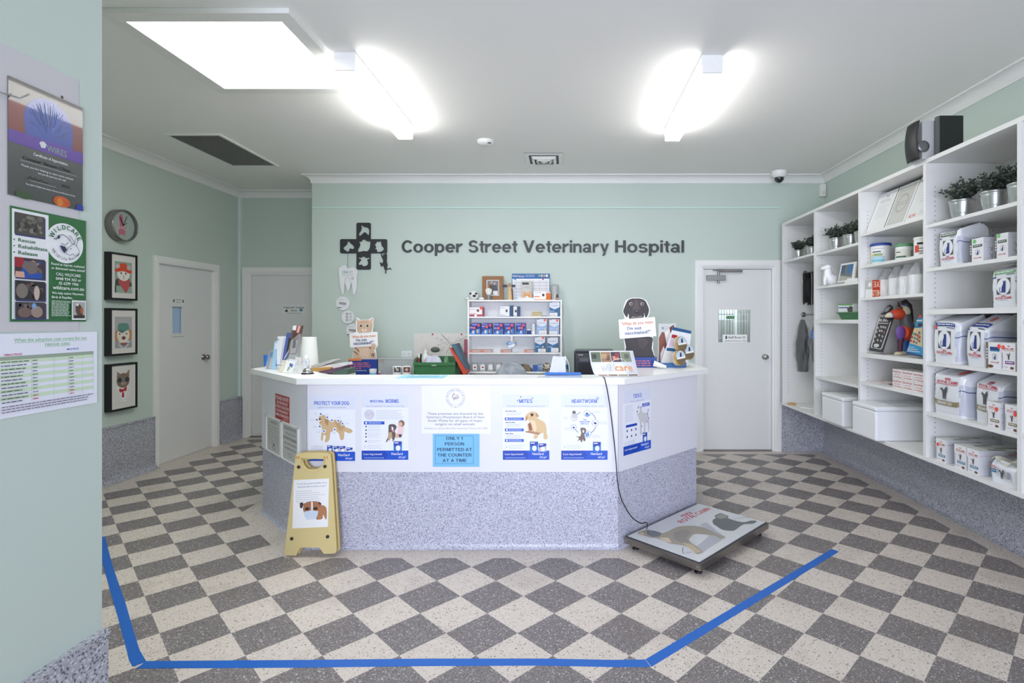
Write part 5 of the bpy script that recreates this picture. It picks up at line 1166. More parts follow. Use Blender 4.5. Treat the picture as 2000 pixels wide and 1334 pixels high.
# power point, map
q = art_y(784.3, 685.3, 804, 697.3, YB - .011); q.sheet(M(226, 230, 232), .01)
for x in (789, 799): q.rect(x - 1.8, 689.5, x - 1.2, 692, M(90, 94, 98)); q.rect(x + 1.2, 689.5, x + 1.8, 692, M(90, 94, 98)); q.rect(x - .3, 693, x + .3, 695, M(90, 94, 98))
tag(q.build('power_point'), 'white double power point on the mint wall above the bench', 'power point')
q = art_y(808.5, 651, 915, 733, YB - .002); q.sheet(M(216, 212, 206), .0015); ML = M(140, 132, 130)
rnd = random.Random(5)
for i in range(60):
    x, y = 825 + rnd.random() * 88, 655 + rnd.random() * 45; q.line([(x, y), (x + rnd.uniform(-6, 6), y + rnd.uniform(-4, 4)), (x + rnd.uniform(-5, 5), y + rnd.uniform(-4, 4))], .35, ML, up=(i % 20 == 0))
q.line([(861, 652), (882, 671), (915, 656)], .7, M(120, 112, 112)); q.line([(861, 652), (880, 673), (872, 690)], .7, M(120, 112, 112)); q.ell(845, 653, 1.8, 1.8, RED); q.ell(901.5, 653, 1.8, 1.8, RED)
tag(q.build('wall_map'), 'pale printed street map pinned to the wall behind the green tray', 'map')
# green tray
a, e = W(809, 731, 5.52), W(888, 712, 5.52); GTR = M(52, 112, 66, rough=.45)
t = thing('green_tray', ((a.x + e.x) / 2, 5.66, BZ), 'dark green plastic tray full of supplies on the back bench', 'tray')
b = MB(); h1, h2 = e.z, W(0, 699, 5.52).z
b.hexa([(a.x + .012, 5.53, BZ), (e.x - .012, 5.53, BZ), (e.x - .012, 5.54, BZ), (a.x + .012, 5.54, BZ), (a.x, 5.52, h1), (e.x, 5.52, h1), (e.x, 5.526, h1), (a.x, 5.526, h1)], GTR)
b.box(a.x - .008, e.x + .008, 5.508, 5.524, h1 - .008, h1 + .022, GTR)
for x0, x1 in ((a.x - .004, a.x + .004), (e.x - .004, e.x + .004)): b.prism([(x0, 5.52, BZ), (x0, 5.80, BZ), (x0, 5.80, h2 + .03), (x0, 5.62, h2), (x0, 5.54, h1 + .02), (x0, 5.52, h1 + .02)], (x1 - x0, 0, 0), GTR)
b.box(a.x, e.x, 5.79, 5.80, BZ, h2, GTR); b.box(a.x + .012, e.x - .012, 5.54, 5.79, BZ, BZ + .005, GTR); b.build('body', t)
q = art_y(843, 712.5, 852, 715, 5.5075); q.sheet(M(150, 180, 150), .001); q.build('label', t)
lumpy('swab_bag', 824, 866, BZ + .006, .21, 5.62, .05, M(206, 206, 222, rough=.3), 'bag of white and lilac swabs standing in the green tray', 'bag', 12, amp=.12)
lumpy('bandage_bag', 866, 878, BZ + .006, .205, 5.63, .04, M(120, 166, 120, rough=.5), 'pale green bandage bag at the right of the green tray', 'bag', 2, amp=.12)
c = W(831, 700, 5.71); t = thing('white_jug', (c.x, c.y, BZ + .006), 'white plastic jug standing in the green tray', 'jug'); MB().lathe((c.x, c.y, BZ + .006), [(.04, 0), (.042, .01), (.042, .19), (.03, .225), (.015, .24), (.015, .262)], M(224, 228, 226), 22).build('body', t); MB().lathe((c.x, c.y, BZ + .262), [(.018, 0), (.018, .02)], PAPER, 16).build('cap', t)
c = W(818.5, 700, 5.6); t = thing('marker_pen', (c.x, c.y, BZ + .006), 'red and white marker pen upright at the left of the green tray', 'pen'); MB().lathe((c.x, c.y, BZ + .006), [(.008, 0), (.008, .20)], M(190, 30, 50), 12).build('body', t); MB().lathe((c.x, c.y, BZ + .206), [(.009, 0), (.009, .045)], PAPER, 12).build('cap', t)
tag(MB().ball(W(850, 683, 5.73), (.05, .03, .03), M(84, 96, 84, rough=.8), 14, 8).build('gauze_roll'), 'dark grey-green bundle on top of the supplies in the green tray', 'bundle')
# leaning folders, toy bag behind them
def slab4(name, px, Y, d_, m, label, cat, z0=None):
    pts = [W(x, y, Y) for x, y in px]
    if z0 is not None: pts = [Vector((p.x, p.y, max(p.z, z0))) for p in pts]
    return tag(MB().prism(pts[::-1], (0, d_, 0), m).build(name), label, cat)
slab4('ring_binder', [(877.5, 680), (881, 679.5), (912, 727), (908, 731.5), (905, 731.5)], 5.56, .20, M(204, 74, 44), 'orange-red folder leaning to the left against the shelf unit', 'folder', BZ)
slab4('ring_binder', [(880.5, 673), (890, 671), (911.5, 719), (911, 726)], 5.60, .20, M(72, 104, 124), 'blue-grey folder leaning on the orange one beside the shelf unit', 'folder', BZ)
slab4('document_folder', [(879.3, 681.5), (880.6, 680.5), (909.5, 729), (907.5, 731)], 5.552, .006, PAPER, 'white page edge along the orange folder', 'folder', BZ) if False else None
c = W(900, 725, 5.9); t = thing('gift_toy', (c.x, 5.92, BZ), 'red and white toy animal behind the leaning folders', 'soft toy')
MB().ball((c.x - .02, 5.92, BZ + .20), (.04, .03, .045), M(206, 190, 186, rough=.9)).build('head', t); MB().ball((c.x, 5.93, BZ + .08), (.065, .05, .085), M(176, 48, 64, rough=.9)).build('body', t); MB().ball((c.x - .022, 5.89, BZ + .19), (.014, .01, .01), BLACK, 10, 6).build('nose', t)
slab4('storage_book', [(906, 663), (912, 663.5), (912, 731), (907.5, 731)], 5.9, .1, M(150, 70, 90), 'tall narrow pink-spined book against the side of the shelf unit', 'book', BZ)
# printer
a, e = W(1122, 731, 5.5), W(1203, 686, 5.5); PBK = M(34, 38, 46, rough=.35)
t = thing('printer', ((a.x + e.x) / 2, 5.65, BZ), 'black desktop printer behind the wire-held calendar', 'printer')
MB().box(a.x, e.x, 5.52, 5.88, BZ + .0, e.z - .012, PBK).build('body', t, bevel=.012); MB().box(a.x + .012, e.x - .012, 5.53, 5.88, e.z - .012, e.z + .004, M(46, 50, 60, rough=.3)).build('scanner_lid', t, bevel=.006)
p0, p1 = W(1132, 706.5, 5.5), W(1150, 699, 5.5); MB().box(p0.x, p1.x, 5.512, 5.52, p0.z, p1.z, M(92, 96, 104)).build('control_panel', t)
p0, p1 = W(1130, 729, 5.5), W(1195, 709, 5.5); MB().box(p0.x, p1.x, 5.510, 5.52, p0.z, p1.z, M(24, 27, 34)).build('paper_tray', t)
q = art_y(1129, 691.5, 1139, 695, 5.5105); q.txt('EPSON', 1129.5, 1138.5, 694.5, 2.3, M(210, 214, 220), .02); q.build('badge', t)

# ------------------------------------------------------------------ things on the raised worktop
# glass mat, light blue note
def flat(name, px, m, label, cat, th=.0012):
    return tag(MB().prism([onZ(x, y, ZT + th) for x, y in px], (0, 0, -th + .0001), m).build(name), label, cat)
flat('glass_mat', [(1053, 734), (1136, 732.5), (1137, 738.3), (1047, 738)], M(206, 212, 208, rough=.15), 'pale glass mat on the counter edge under the blue gift bag', 'mat', .003)
q0, q1, q2 = onZ(788, 732.6, ZT + .001), onZ(875, 732.6, ZT + .001), onZ(772, 738.6, ZT + .001)
q = Art(q0, q1 - q0, q2 - q0, 0, 0, 100, 24); q.sheet(M(150, 208, 230), .0008); q.lines(18, 88, 6, 18, 4, 1.6, M(70, 120, 150), .2); tag(q.build('counter_note'), 'light blue printed note lying on the counter above the licence notice', 'note')
# blue gift bag lying flat with white cord handles and a white sheet standing behind
a = onZ(1064, 733, ZT); e = onZ(1132, 733, ZT)
t = thing('gift_bag', ((a.x + e.x) / 2, a.y, ZT + .003), 'blue gift bag lying flat with white cord handles on the counter', 'bag')
b = MB(); z = ZT + .0035; b.hexa([(a.x, a.y - .01, z), (e.x + .01, a.y - .01, z), (e.x, a.y + .08, z), (a.x + .02, a.y + .08, z), (a.x, a.y - .008, z + .016), (e.x + .01, a.y - .008, z + .016), (e.x, a.y + .08, z + .01), (a.x + .02, a.y + .08, z + .01)], M(24, 104, 196)); b.build('body', t)
for x0, x1, top_, dy in ((1086.5, 1104.5, 699, 0), (1089, 1112, 698, .05)):
    p0, p1, pt = W(x0, 730, a.y + .02 + dy), W(x1, 728, a.y + .02 + dy), W((x0 + x1) / 2, top_, a.y + .02 + dy)
    pts = [Vector((p0.x + (p1.x - p0.x) * (.5 - .5 * math.cos(s_)), p0.y, p0.z + (pt.z - p0.z) * math.sin(s_) ** .7 if 0 < s_ < math.pi - .01 else p0.z)) for s_ in [math.pi * i / 16 for i in range(17)]]
    MB().tube(pts, .0022, M(236, 236, 238), 8).build('handle', t)
tag(MB().prism([W(1073, 727, 3.68), W(1103, 728, 3.66), W(1106, 697, 3.72), W(1080, 695.5, 3.72)][::-1], (0, .003, 0), M(204, 207, 228)).build('white_card'), 'plain white sheet standing upright behind the gift bag', 'card')
# calendar in a wire holder
YK = 3.62
t = thing('calendar', (W(1200, 0, YK).x, YK, ZT), 'wall calendar with wildlife photos resting in a wire holder on the counter', 'calendar')
ca = [(1150.5, 685.5, 0), (1152, 700, -.012), (1154, 712, -.02), (1157, 722, -.03), (1160, 730, -.045), (1167, 735, -.06)]
rows = []
for x, y, dy in ca:
    xr = 1150.5 + (1236 - 1150.5) + (y - 685.5) * (1248 - 1236) / 50
    p, r_ = W(x, y, YK + dy), W(xr, y - .5, YK + dy); rows.append((Vector((p.x, p.y, max(p.z, ZT + .002))), Vector((r_.x, r_.y, max(r_.z, ZT + .002)))))
def cal(u_, v_, off=0.0):
    k = v_ * (len(rows) - 1); i = min(int(k), len(rows) - 2); f_ = k - i
    l_ = rows[i][0].lerp(rows[i + 1][0], f_); r_ = rows[i][1].lerp(rows[i + 1][1], f_); p = l_.lerp(r_, u_); return Vector((p.x, p.y - off, p.z))
def calpatch(b, u0, u1, v0, v1, m, off, n=8):
    return b.grid(lambda a_, c_: cal(u0 + (u1 - u0) * a_, v0 + (v1 - v0) * c_, off), 2, n, m)
b = MB(); calpatch(b, 0, 1, 0, 1, M(226, 228, 236), 0, 20); b.build('sheet', t, solid=.001)
b = MB(); PH = [M(96, 110, 84), M(150, 116, 84), M(60, 48, 54), M(126, 136, 110)]
for i in range(4): calpatch(b, .03 + i * .225, .245 + i * .225, .03, .32, PH[i], .0012); calpatch(b, .06 + i * .235, .27 + i * .235, .86, .97, (M(170, 140, 130), M(130, 104, 80), M(150, 140, 118), M(110, 92, 74))[i], .0012)
for (u_, v_, s_, m_) in ((.10, .15, .05, M(56, 60, 56)), (.33, .14, .06, M(186, 150, 110)), (.58, .2, .07, M(206, 140, 120)), (.83, .15, .05, M(90, 92, 80)), (.62, .12, .05, M(140, 60, 60)), (.4, .2, .04, M(100, 70, 60))): calpatch(b, u_ - s_, u_ + s_, v_ - .06, v_ + .06, m_, .0016, 3)
b.build('photo_strip', t)
def curved_text(st, u0, u1, v0, v1, m, off, bold):
    vs, fs, a_, b_ = text_geo(st, bold, 4); b = MB(); b.add([cal(u0 + (u1 - u0) * (x - a_) / (b_ - a_), v1 - (v1 - v0) * y / CAP, off) for x, y in vs], fs, m); return b
curved_text('wild', .19, .515, .39, .66, M(140, 146, 160), .0014, .02).build('title', t); curved_text('wild', .195, .51, .40, .652, PAPER, .0022, -.008).build('title', t)
curved_text('care', .515, .90, .39, .66, M(222, 140, 60), .0014, .012).build('title', t); curved_text('2021', .76, .9, .70, .75, M(120, 120, 126), .0014, 0).build('title', t)
for dy in (-.075, ):
    b = MB(); p0, p1, pt = W(1191.5, 735, YK + dy), W(1227, 735, YK + dy), W(1209, 700.5, YK + dy)
    pts = [Vector((p0.x, p0.y, ZT + .002))] + [Vector(((p0.x + p1.x) / 2 - (p1.x - p0.x) / 2 * math.cos(s_), p0.y, pt.z - .06 + .06 * math.sin(s_))) for s_ in [math.pi * i / 14 for i in range(15)]] + [Vector((p1.x, p0.y, ZT + .002))]
    b.tube(pts, .0018, CHROME, 8); b.build('wire_holder', t)
b = MB(); b.tube([(p0.x, YK - .075, ZT + .003), (p0.x, YK + .05, ZT + .003)], .0018, CHROME, 8); b.tube([(p1.x, YK - .075, ZT + .003), (p1.x, YK + .05, ZT + .003)], .0018, CHROME, 8); b.tube([(p0.x, YK + .05, ZT + .003), (p1.x, YK + .05, ZT + .003)], .0018, CHROME, 8); b.build('wire_base', t)

# black dog cutout
KD = lambda p: zz(p, 7.02, 1120, 570)
DB, DG, DS = M(40, 32, 32, rough=.5), M(76, 62, 58, rough=.5), M(58, 46, 44, rough=.5)
def dogpic(q):
    q.poly(KD([(740, 125), (790, 95), (860, 90), (930, 95), (985, 125), (1010, 170), (1035, 235), (1030, 290), (1005, 345), (985, 350), (970, 290), (960, 350), (860, 372), (770, 372), (755, 300), (735, 350), (705, 320), (682, 270), (700, 210)]), DB)
    q.poly(KD([(790, 110), (860, 100), (930, 112), (960, 170), (920, 230), (905, 300), (870, 340), (815, 300), (800, 230), (765, 170)]), DS); q.poly(KD([(840, 110), (880, 110), (900, 240), (820, 240)]), DG); q.poly(KD([(810, 330), (860, 345), (930, 325), (960, 355), (860, 372), (780, 370)]), M(120, 106, 106)); q.ell(*KD([(868, 278)])[0], 6.2, 4.8, M(24, 20, 22)); q.ell(*KD([(868, 262)])[0], 3, 1.1, M(96, 90, 92))
    for x in (788, 942): q.ell(*KD([(x, 165)])[0], 3.2, 3, M(186, 178, 172)); q.ell(*KD([(x + 3, 166)])[0], 2.2, 2.2, M(66, 40, 26)); q.ell(*KD([(x + 4, 165)])[0], 1.1, 1.1, M(12, 10, 10))
    q.poly(KD([(700, 630), (760, 595), (840, 610), (870, 625), (1070, 620), (1080, 720), (1075, 780), (1100, 860), (1095, 930), (725, 930), (720, 760)]), DB); q.poly(KD([(880, 640), (1000, 650), (1020, 700), (960, 780), (900, 760)]), DS); q.line(KD([(890, 660), (960, 650), (1010, 680), (990, 740)]), 1, DG)
    cc = KD([(618, 382), (1115, 345), (1135, 605), (635, 645)]); MB.prism(q, [q.P(*p, .006) for p in cc][::-1], (0, .003, 0), PAPER)
    q.k = 100; q.step = .0001
    X = lambda x: KD([(x, 0)])[0][0]; Yy = lambda y: KD([(0, y)])[0][1]
    q.txt('"What do you mean', X(655), X(1090), Yy(462), 5.6, M(206, 116, 58), .012, 0, .075); q.txt("I'm not", X(738), X(930), Yy(524), 6.2, NAVY, .012, 0, .05); q.txt('vaccinated?"', X(700), X(1055), Yy(590), 6.4, NAVY, .012, 0, .065)
YD = 4.27
sil_ = KD([(730, 110), (790, 85), (860, 80), (935, 85), (1000, 120), (1025, 170), (1048, 235), (1042, 300), (1015, 352), (1115, 345), (1135, 605), (1085, 612), (1095, 720), (1085, 780), (1112, 860), (1108, 1035), (715, 1035), (705, 780), (690, 640), (635, 645), (618, 382), (700, 372), (695, 320), (672, 270), (690, 200), (712, 130)])
t = cutout('dog_cutout', 'cardboard cutout of a black dog holding a sign about vaccination, above a blue box', sil_, (1222, 1283, 698, 718), dogpic, YD, ZT, .10)
q = art_y(1222, 698, 1283, 718, YD - .0305)
for i in range(3): q.lines(1238, 1274, 705 + i * 4.4, 705 + i * 4.4, 1, 1.8, M(206, 110, 110), .1)
q.build('base_print', t)
c = onZ(1275, 713, ZT); c = W(1282, 714, 4.24); t = tag(MB().tube([Vector((c.x - .035, 4.16, ZT + .040)), Vector((c.x + .06, 4.14, ZT + .012))], [.024, .012], M(222, 222, 216), 16).build('paper_roll'), 'rolled white paper lying between the dog cutout and the collar display', 'paper roll')
# tall pack with brown and white dog, and tilted display with three round tins
q = art_y(1286, 632, 1320.5, 719, 4.45); MB.box(q, q.o.x, q.P(1320.5, 632).x, 4.452, 4.50, ZT, q.o.z, M(206, 208, 208))
q.rect(1286, 632, 1320, 720, M(198, 200, 198)); q.poly([(1287, 660), (1293, 648), (1300, 650), (1306, 660), (1308, 690), (1300, 700), (1295, 712), (1287, 716)], M(126, 66, 44)); q.poly([(1298, 650), (1308, 640), (1314, 650), (1312, 670), (1302, 672)], M(226, 222, 218)); q.poly([(1307, 640), (1316, 634), (1318, 650), (1310, 652)], M(110, 58, 40)); q.poly([(1290, 690), (1296, 676), (1302, 690), (1296, 714), (1289, 716)], M(228, 222, 218)); q.ring(1294.5, 641, 1.4, 2.4, M(40, 70, 100), n=12); q.lines(1299, 1306, 638, 644, 3, .7, TG, 0)
q.v = [Vector((p.x, p.y, max(p.z, ZT))) for p in q.v]
tag(q.build('feed_pack'), 'tall grey pack with a brown and white dog behind the collar display', 'box')
dn = Vector((.30, -1, .0)).normalized(); do = W(1312, 718, 4.30)
hd = lambda x, y, off=0: hit(x, y, do - dn * (-off), Vector((.30, -1, .22)).normalized())
t = thing('collar_display', Vector((W(1320, 0, 4.32).x, 4.30, ZT)), 'tilted blue and white counter display holding three round collar tins', 'display')
def dpoly(b, pts, m, off): b.add([hd(x, y, off) for x, y in pts], [list(range(len(pts)))[::-1]], m)
b = MB(); pts = [hd(x, y) for x, y in ((1314.5, 638.5), (1350.5, 646.5), (1343, 716), (1290, 711))]; b.prism([Vector((p.x, p.y, max(p.z, ZT + .004))) for p in pts][::-1], (0, .006, 0), M(226, 228, 230)); b.build('board', t)
b = MB(); o_ = .0015
dpoly(b, [(1314.5, 638.5), (1350.5, 646.5), (1349.8, 652), (1312.3, 644.5)], M(40, 84, 130), o_); dpoly(b, [(1313, 653), (1323, 655), (1322, 661), (1311, 659.5)], RED, o_); dpoly(b, [(1310, 662), (1322, 664), (1320, 678), (1306, 676)], M(226, 196, 220), o_)
dpoly(b, [(1303, 679), (1322, 681), (1321, 687), (1301, 685)], M(40, 90, 130), o_); dpoly(b, [(1300, 687), (1321, 688), (1320, 708), (1293, 706)], M(218, 214, 206), o_); b.build('print', t)
b = MB(); a = W(1286, 719, 4.26); e = W(1345, 712, 4.26); b.prism([(a.x, 4.24, ZT), (e.x - .03, 4.24, ZT), (e.x, 4.34, ZT), (e.x, 4.44, ZT), (a.x + .02, 4.44, ZT)], (0, 0, .034), M(36, 92, 150)); b.build('base', t)
for i, (x, y, Yt, lb) in enumerate(((1331, 671.5, 4.22, 'round gold-rimmed collar tin at the top of the tilted display'), (1345.5, 688, 4.27, 'round gold-rimmed collar tin at the right of the tilted display'), (1328.5, 699, 4.17, 'round gold-rimmed collar tin at the bottom of the tilted display'))):
    c = W(x, y, Yt); r = .058
    t2 = thing('collar_tin', c, lb, 'tin', 'collar tins on the counter display')
    R_ = Matrix.Translation(c) @ Matrix.Rotation(math.radians(38), 4, 'Z') @ Matrix.Rotation(math.radians(-8), 4, 'X')
    for nm, prof, m_ in (('body', [(r * .97, .0), (r, .004), (r, .034), (r * .97, .038)], M(196, 190, 180, rough=.3, metal=.3)), ('rim', [(r * 1.02, -.006), (r * 1.03, .010), (r * 1.02, .014)], M(206, 168, 104, rough=.3, metal=.5))):
        b = MB(); b.T = R_; b.lathe((0, 0, 0), prof, m_, 30, 'y'); b.build(nm, t2)
    b = MB(); b.T = R_; n = 24
    def half(rr_, a0, a1, m_, dy):
        pp = [(rr_ * math.cos(s_), dy, rr_ * math.sin(s_)) for s_ in [a0 + (a1 - a0) * k / n for k in range(n + 1)]]; b.add(pp, [list(range(len(pp)))], m_)
    half(r * .98, 0, math.pi * 2 * .99, M(120, 104, 76), -.0065); half(r * .97, .1, math.pi - .1, M(196, 214, 232), -.0072); b.add([(-.05, -.008, -.012), (.052, -.008, -.004), (.052, -.008, .012), (-.05, -.008, .004)], [(0, 1, 2, 3)], PAPER); b.add([(-.012, -.008, .006), (.012, -.008, .01), (.01, -.008, .042), (-.006, -.008, .04)], [(0, 1, 2, 3)], M(60, 56, 54)); b.build('label', t2)

# left end: brochures, cards, bell
def leaf(name, px, Y, m, label, extra=None, d_=.012, group='brochures at the left end of the counter'):
    b = MB(); P_ = [W(x, y, Y) for x, y in px]; P_ = [Vector((p.x, p.y, max(p.z, ZT + .001))) for p in P_]
    b.prism(P_[::-1], (.004, d_, 0), m)
    if extra:
        for pp, mm in extra: b.add([W(x, y, Y - .001) for x, y in pp], [list(range(len(pp)))[::-1]], mm)
    return tag(b.build(name), label, 'brochure', group)
leaf('brochure', [(514.5, 693.5), (520, 694), (518, 715), (515.5, 715)], 4.22, M(40, 110, 190), 'narrow bright blue leaflet, leftmost of the brochures on the counter', None, .03)
leaf('brochure', [(528, 684.5), (540, 684.5), (531, 722), (520, 722)], 4.12, M(130, 160, 196), 'grey and blue brochure inside the clear leftmost holder', [([(529, 700), (534, 700), (529, 720), (524, 720)], M(214, 204, 200)), ([(527, 687), (533, 687), (531, 697), (525, 697)], M(60, 120, 180))])
leaf('brochure', [(536, 667), (548.5, 667), (545, 690), (538, 722), (529, 722), (533, 694)], 4.06, M(168, 204, 226), 'light blue brochure, second in the leaning row', [([(546, 670), (548.5, 670), (541, 715), (538, 715)], M(60, 130, 200)), ([(537, 670), (543, 670), (541, 682), (536, 682)], M(214, 232, 238))])
leaf('brochure', [(542, 657), (561.5, 657), (551, 712), (540.5, 712)], 4.02, M(232, 234, 240), 'white folded brochures, third in the leaning row', [([(555, 660), (556, 660), (548, 710), (547, 710)], TG), ([(558, 662), (558.8, 662), (550, 710), (549.3, 710)], TG), ([(542, 661), (546, 665), (543, 664)], BLACK)])
leaf('brochure', [(560, 650), (572, 650), (570, 672), (564, 690), (556, 703), (551, 703)], 3.99, M(80, 100, 160), 'dark blue brochure with a photo in a curved clear stand', [([(564, 660), (568, 660), (563, 686), (559, 692)], M(50, 44, 44)), ([(569, 652), (571.5, 652), (568, 680), (556, 701), (554, 701), (564, 682)], M(214, 218, 226))])
leaf('brochure', [(571.5, 636), (588, 636.5), (586, 645), (578, 692), (563, 692)], 3.96, M(104, 76, 66), 'tall brown and pink brochures, rightmost and highest of the row', [([(572, 636), (579.5, 636), (578, 645), (571, 645)], M(232, 226, 226)), ([(582, 636.5), (587.5, 637), (584, 650), (579, 650)], M(222, 160, 160)), ([(570, 664), (582, 664), (577, 690), (566, 690)], M(170, 160, 158)), ([(573, 650), (580, 650), (577, 680), (571, 680)], M(84, 60, 56))], .03)
def clearh(px, Y, d_, label):
    P_ = [W(x, y, Y) for x, y in px]; P_ = [Vector((p.x, p.y, max(p.z, ZT + .0005))) for p in P_]
    tag(MB().prism(P_[::-1], (0, d_, 0), CLEARD).build('leaflet_holder'), label, 'leaflet holder')
clearh([(526.5, 685), (540.5, 685), (536, 723.5), (517, 723.5)], 4.09, .03, 'clear acrylic leaflet holder at the left tip of the counter')
clearh([(568, 665), (584, 652), (584, 690), (576, 722), (560, 722)], 3.93, .03, 'clear acrylic holder carrying the tall brown brochures')
t = thing('card_holder', W(565, 729, 3.80), 'clear tiered business card holder beside the desk bell', 'card holder')
t.location.z = ZT; WL[t.name] = Vector(t.location)
for k, (px, Y) in enumerate(((((553, 706), (562, 701), (556, 728), (543, 727)), 3.83), (((560, 704), (576, 707), (571, 727), (553, 729)), 3.82), (((563, 701), (580, 703), (578, 718), (573, 720)), 3.86), (((576, 697), (587, 699), (586, 712), (580, 714)), 3.90))):
    P_ = [W(x, y, Y) for x, y in px]; P_ = [Vector((p.x, p.y, max(p.z, ZT + .002))) for p in P_]
    b = MB(); b.prism(P_[::-1], (.003, .006, 0), (M(226, 218, 196), PAPER, M(226, 230, 236), M(224, 214, 214))[k]); 
    if k == 1: b.add([W(x, y, Y - .001) for x, y in ((566, 709), (573, 712), (570, 718), (565, 715))], [(3, 2, 1, 0)], M(90, 110, 170)); b.add([W(x, y, Y - .001) for x, y in ((563, 716), (567, 718), (562, 725), (560, 724))], [(3, 2, 1, 0)], M(110, 140, 100))
    b.build('card', t)
p0, p1 = onZ(553, 732.4, ZT), onZ(585, 730, ZT); MB().prism([(p0.x, p0.y, ZT + .001), (p1.x, p1.y, ZT + .001), (p1.x + .01, p1.y + .10, ZT + .001), (p0.x - .01, p0.y + .10, ZT + .001)], (0, 0, .004), CLEARD).build('tray', t)
for k in range(3): a_ = W(562 + k * 8, 727 - k * 4, 3.80 + k * .03); MB().box(a_.x, a_.x + .045, a_.y, a_.y + .003, ZT + .006, ZT + .04 + k * .012, CLEAR).build('pocket', t)
c = onZ(600, 730.5, ZT); BC = Vector((c.x, 3.74, ZT))
t = thing('desk_bell', BC, 'round silver desk bell on a black base on the counter corner', 'bell')
MB().lathe(BC, [(.042, 0), (.042, .004), (.034, .010)], BLACK, 30).build('base', t); MB().lathe(BC, [(.033, .010), (.034, .014), (.031, .026), (.022, .037), (.008, .042)], CHROME, 30).build('dome', t); MB().lathe(BC, [(.004, .042), (.004, .050), (.007, .052), (.005, .055)], CHROME, 16).build('button', t)
c = W(598, 722, 3.84); c.z = ZT
t = thing('sanitiser_bottle', c, 'small clear sanitiser bottle with a white cap standing behind the desk bell', 'bottle')
MB().lathe(c, [(.021, 0), (.022, .004), (.022, .085), (.012, .096)], M(214, 218, 222, rough=.15, alpha=.85), 22).build('body', t); MB().lathe(c, [(.0226, .02), (.0226, .075)], M(222, 224, 228), 22, caps=False).build('label', t); MB().lathe(c, [(.012, .096), (.013, .099), (.013, .122), (.010, .126)], PAPER, 18).build('cap', t)
q = art_y(592.5, 699, 603.5, 716, 3.8165); q.lines(595, 602, 702, 714, 6, .7, TG, .3); q.build('label_print', t)
# white cone and grey scale, papers further back
c = W(604, 708, 4.62); t = tag(MB().lathe((c.x, c.y, 1.0625), [(.080, 0), (.058, .29), (.056, .295), (.056, .29), (.076, .002)], M(232, 234, 232, rough=.5), 30, caps=False).build('plastic_cone'), 'upright white plastic cone behind the desk bell', 'cone')
t['label'] = 'tall plain white cone standing behind the desk bell'
BX = [(-1.95, 4.55), (-1.05, 4.55)]
td = thing('reception_desk', (-1.4, 4.5, 0), 'lower white desk behind the left end of the counter', 'desk')
MB().box(-2.33, -1.77, 4.29, 4.48, 1.03, 1.062, WHITE).box(-2.33, -2.02, 4.48, 4.72, 1.03, 1.062, WHITE).build('desk_top', td); MB().box(-2.31, -2.28, 4.3, 4.70, 0, 1.03, WHITE).build('leg_panel', td); MB().box(-1.81, -1.78, 4.3, 4.47, 0, 1.03, WHITE).build('leg_panel', td)
def px_slab(name, px, Y, d_, m, label, cat): 
    return tag(MB().prism([W(x, y, Y) for x, y in px][::-1], (0, d_, 0), m).build(name), label, cat)
px_slab('grey_keyboard', [(607, 718), (609, 714), (645, 703), (651, 704), (650, 707), (630, 714), (612, 719)], 4.40, .16, M(186, 188, 186), 'light grey sloping device behind the paper pile', 'device')
for nm, px, m_, lb, cat in (('envelope', [(608, 725), (607, 719), (648, 717), (640, 727)], M(206, 160, 84), 'yellow-orange envelope low in the paper pile on the left', 'envelope'),
    ('document_stack', [(622, 729), (624, 725), (668, 716), (668, 722), (650, 729)], M(110, 84, 104), 'dull purple folder in the paper pile on the left', 'folder'),
    ('paper_sheets', [(612, 719), (640, 713), (676, 708), (678, 713), (655, 719), (625, 721)], M(226, 222, 222), 'loose white sheets on top of the paper pile', 'paper'),
    ('file_box', [(650, 731.5), (650, 727), (670, 720.5), (678.5, 721), (678.5, 731.5)], M(84, 110, 96), 'dark green file box beside the cat cutout', 'box')):
    px_slab(nm, px, {'envelope': 4.36, 'document_stack': 4.33, 'paper_sheets': 4.38, 'file_box': 4.31}[nm], .16 if nm != 'paper_sheets' else .12, m_, lb, cat)
# ------------------------------------------------------------------ built-in shelving on the right wall
XF, XB = 2.43, 2.948
SH = M(226, 226, 224, rough=.45)
DIV = [5.98, 5.205, 4.408, 3.602, 2.845, 2.09]
sv = thing('open_shelving', (2.69, 4.0, .55), 'long white floor-to-near-ceiling open shelving fixed along the right wall', 'shelving')
HOLE = M(50, 50, 52)
for k, y in enumerate(DIV):
    b = MB(); b.box(XF, XB, y, y + .028, .552, 2.562, SH)
    if k < 5:
        for X in (2.492, 2.884):
            for i in range(54):
                z = .68 + i * .0325
                if z > 2.44: break
                b.add([(X - .0028, y - .0006, z - .0028), (X + .0028, y - .0006, z - .0028), (X + .0028, y - .0006, z + .0028), (X - .0028, y - .0006, z + .0028)], [(0, 1, 2, 3)], HOLE)
    b.build('divider', sv)
MB().box(XF - .002, XB, 2.09, 6.008, 2.562, 2.59, SH).build('top_board', sv)
MB().box(XF - .002, XB, 2.09, 6.008, .552, .577, SH).build('bottom_board', sv)
MB().box(XB - .006, XB + .012, 2.09, 6.008, .56, 2.58, SH).build('back_panel', sv)
bays = {0: [2.165], 1: [2.152, 1.828, 1.507, .958], 2: [2.2126, 1.951, 1.687, 1.2326, .997], 3: [2.144, 1.8507, 1.573, 1.222, .885], 4: [2.14, 1.5, .9]}
for k, zs in bays.items():
    for z in zs:
        th = .032 if z in (1.507, 1.573, 1.2326) else .022
        MB().box(XF + .003, XB - .006, DIV[k + 1] + .028, DIV[k], z - th, z, SH).build('shelf', sv)
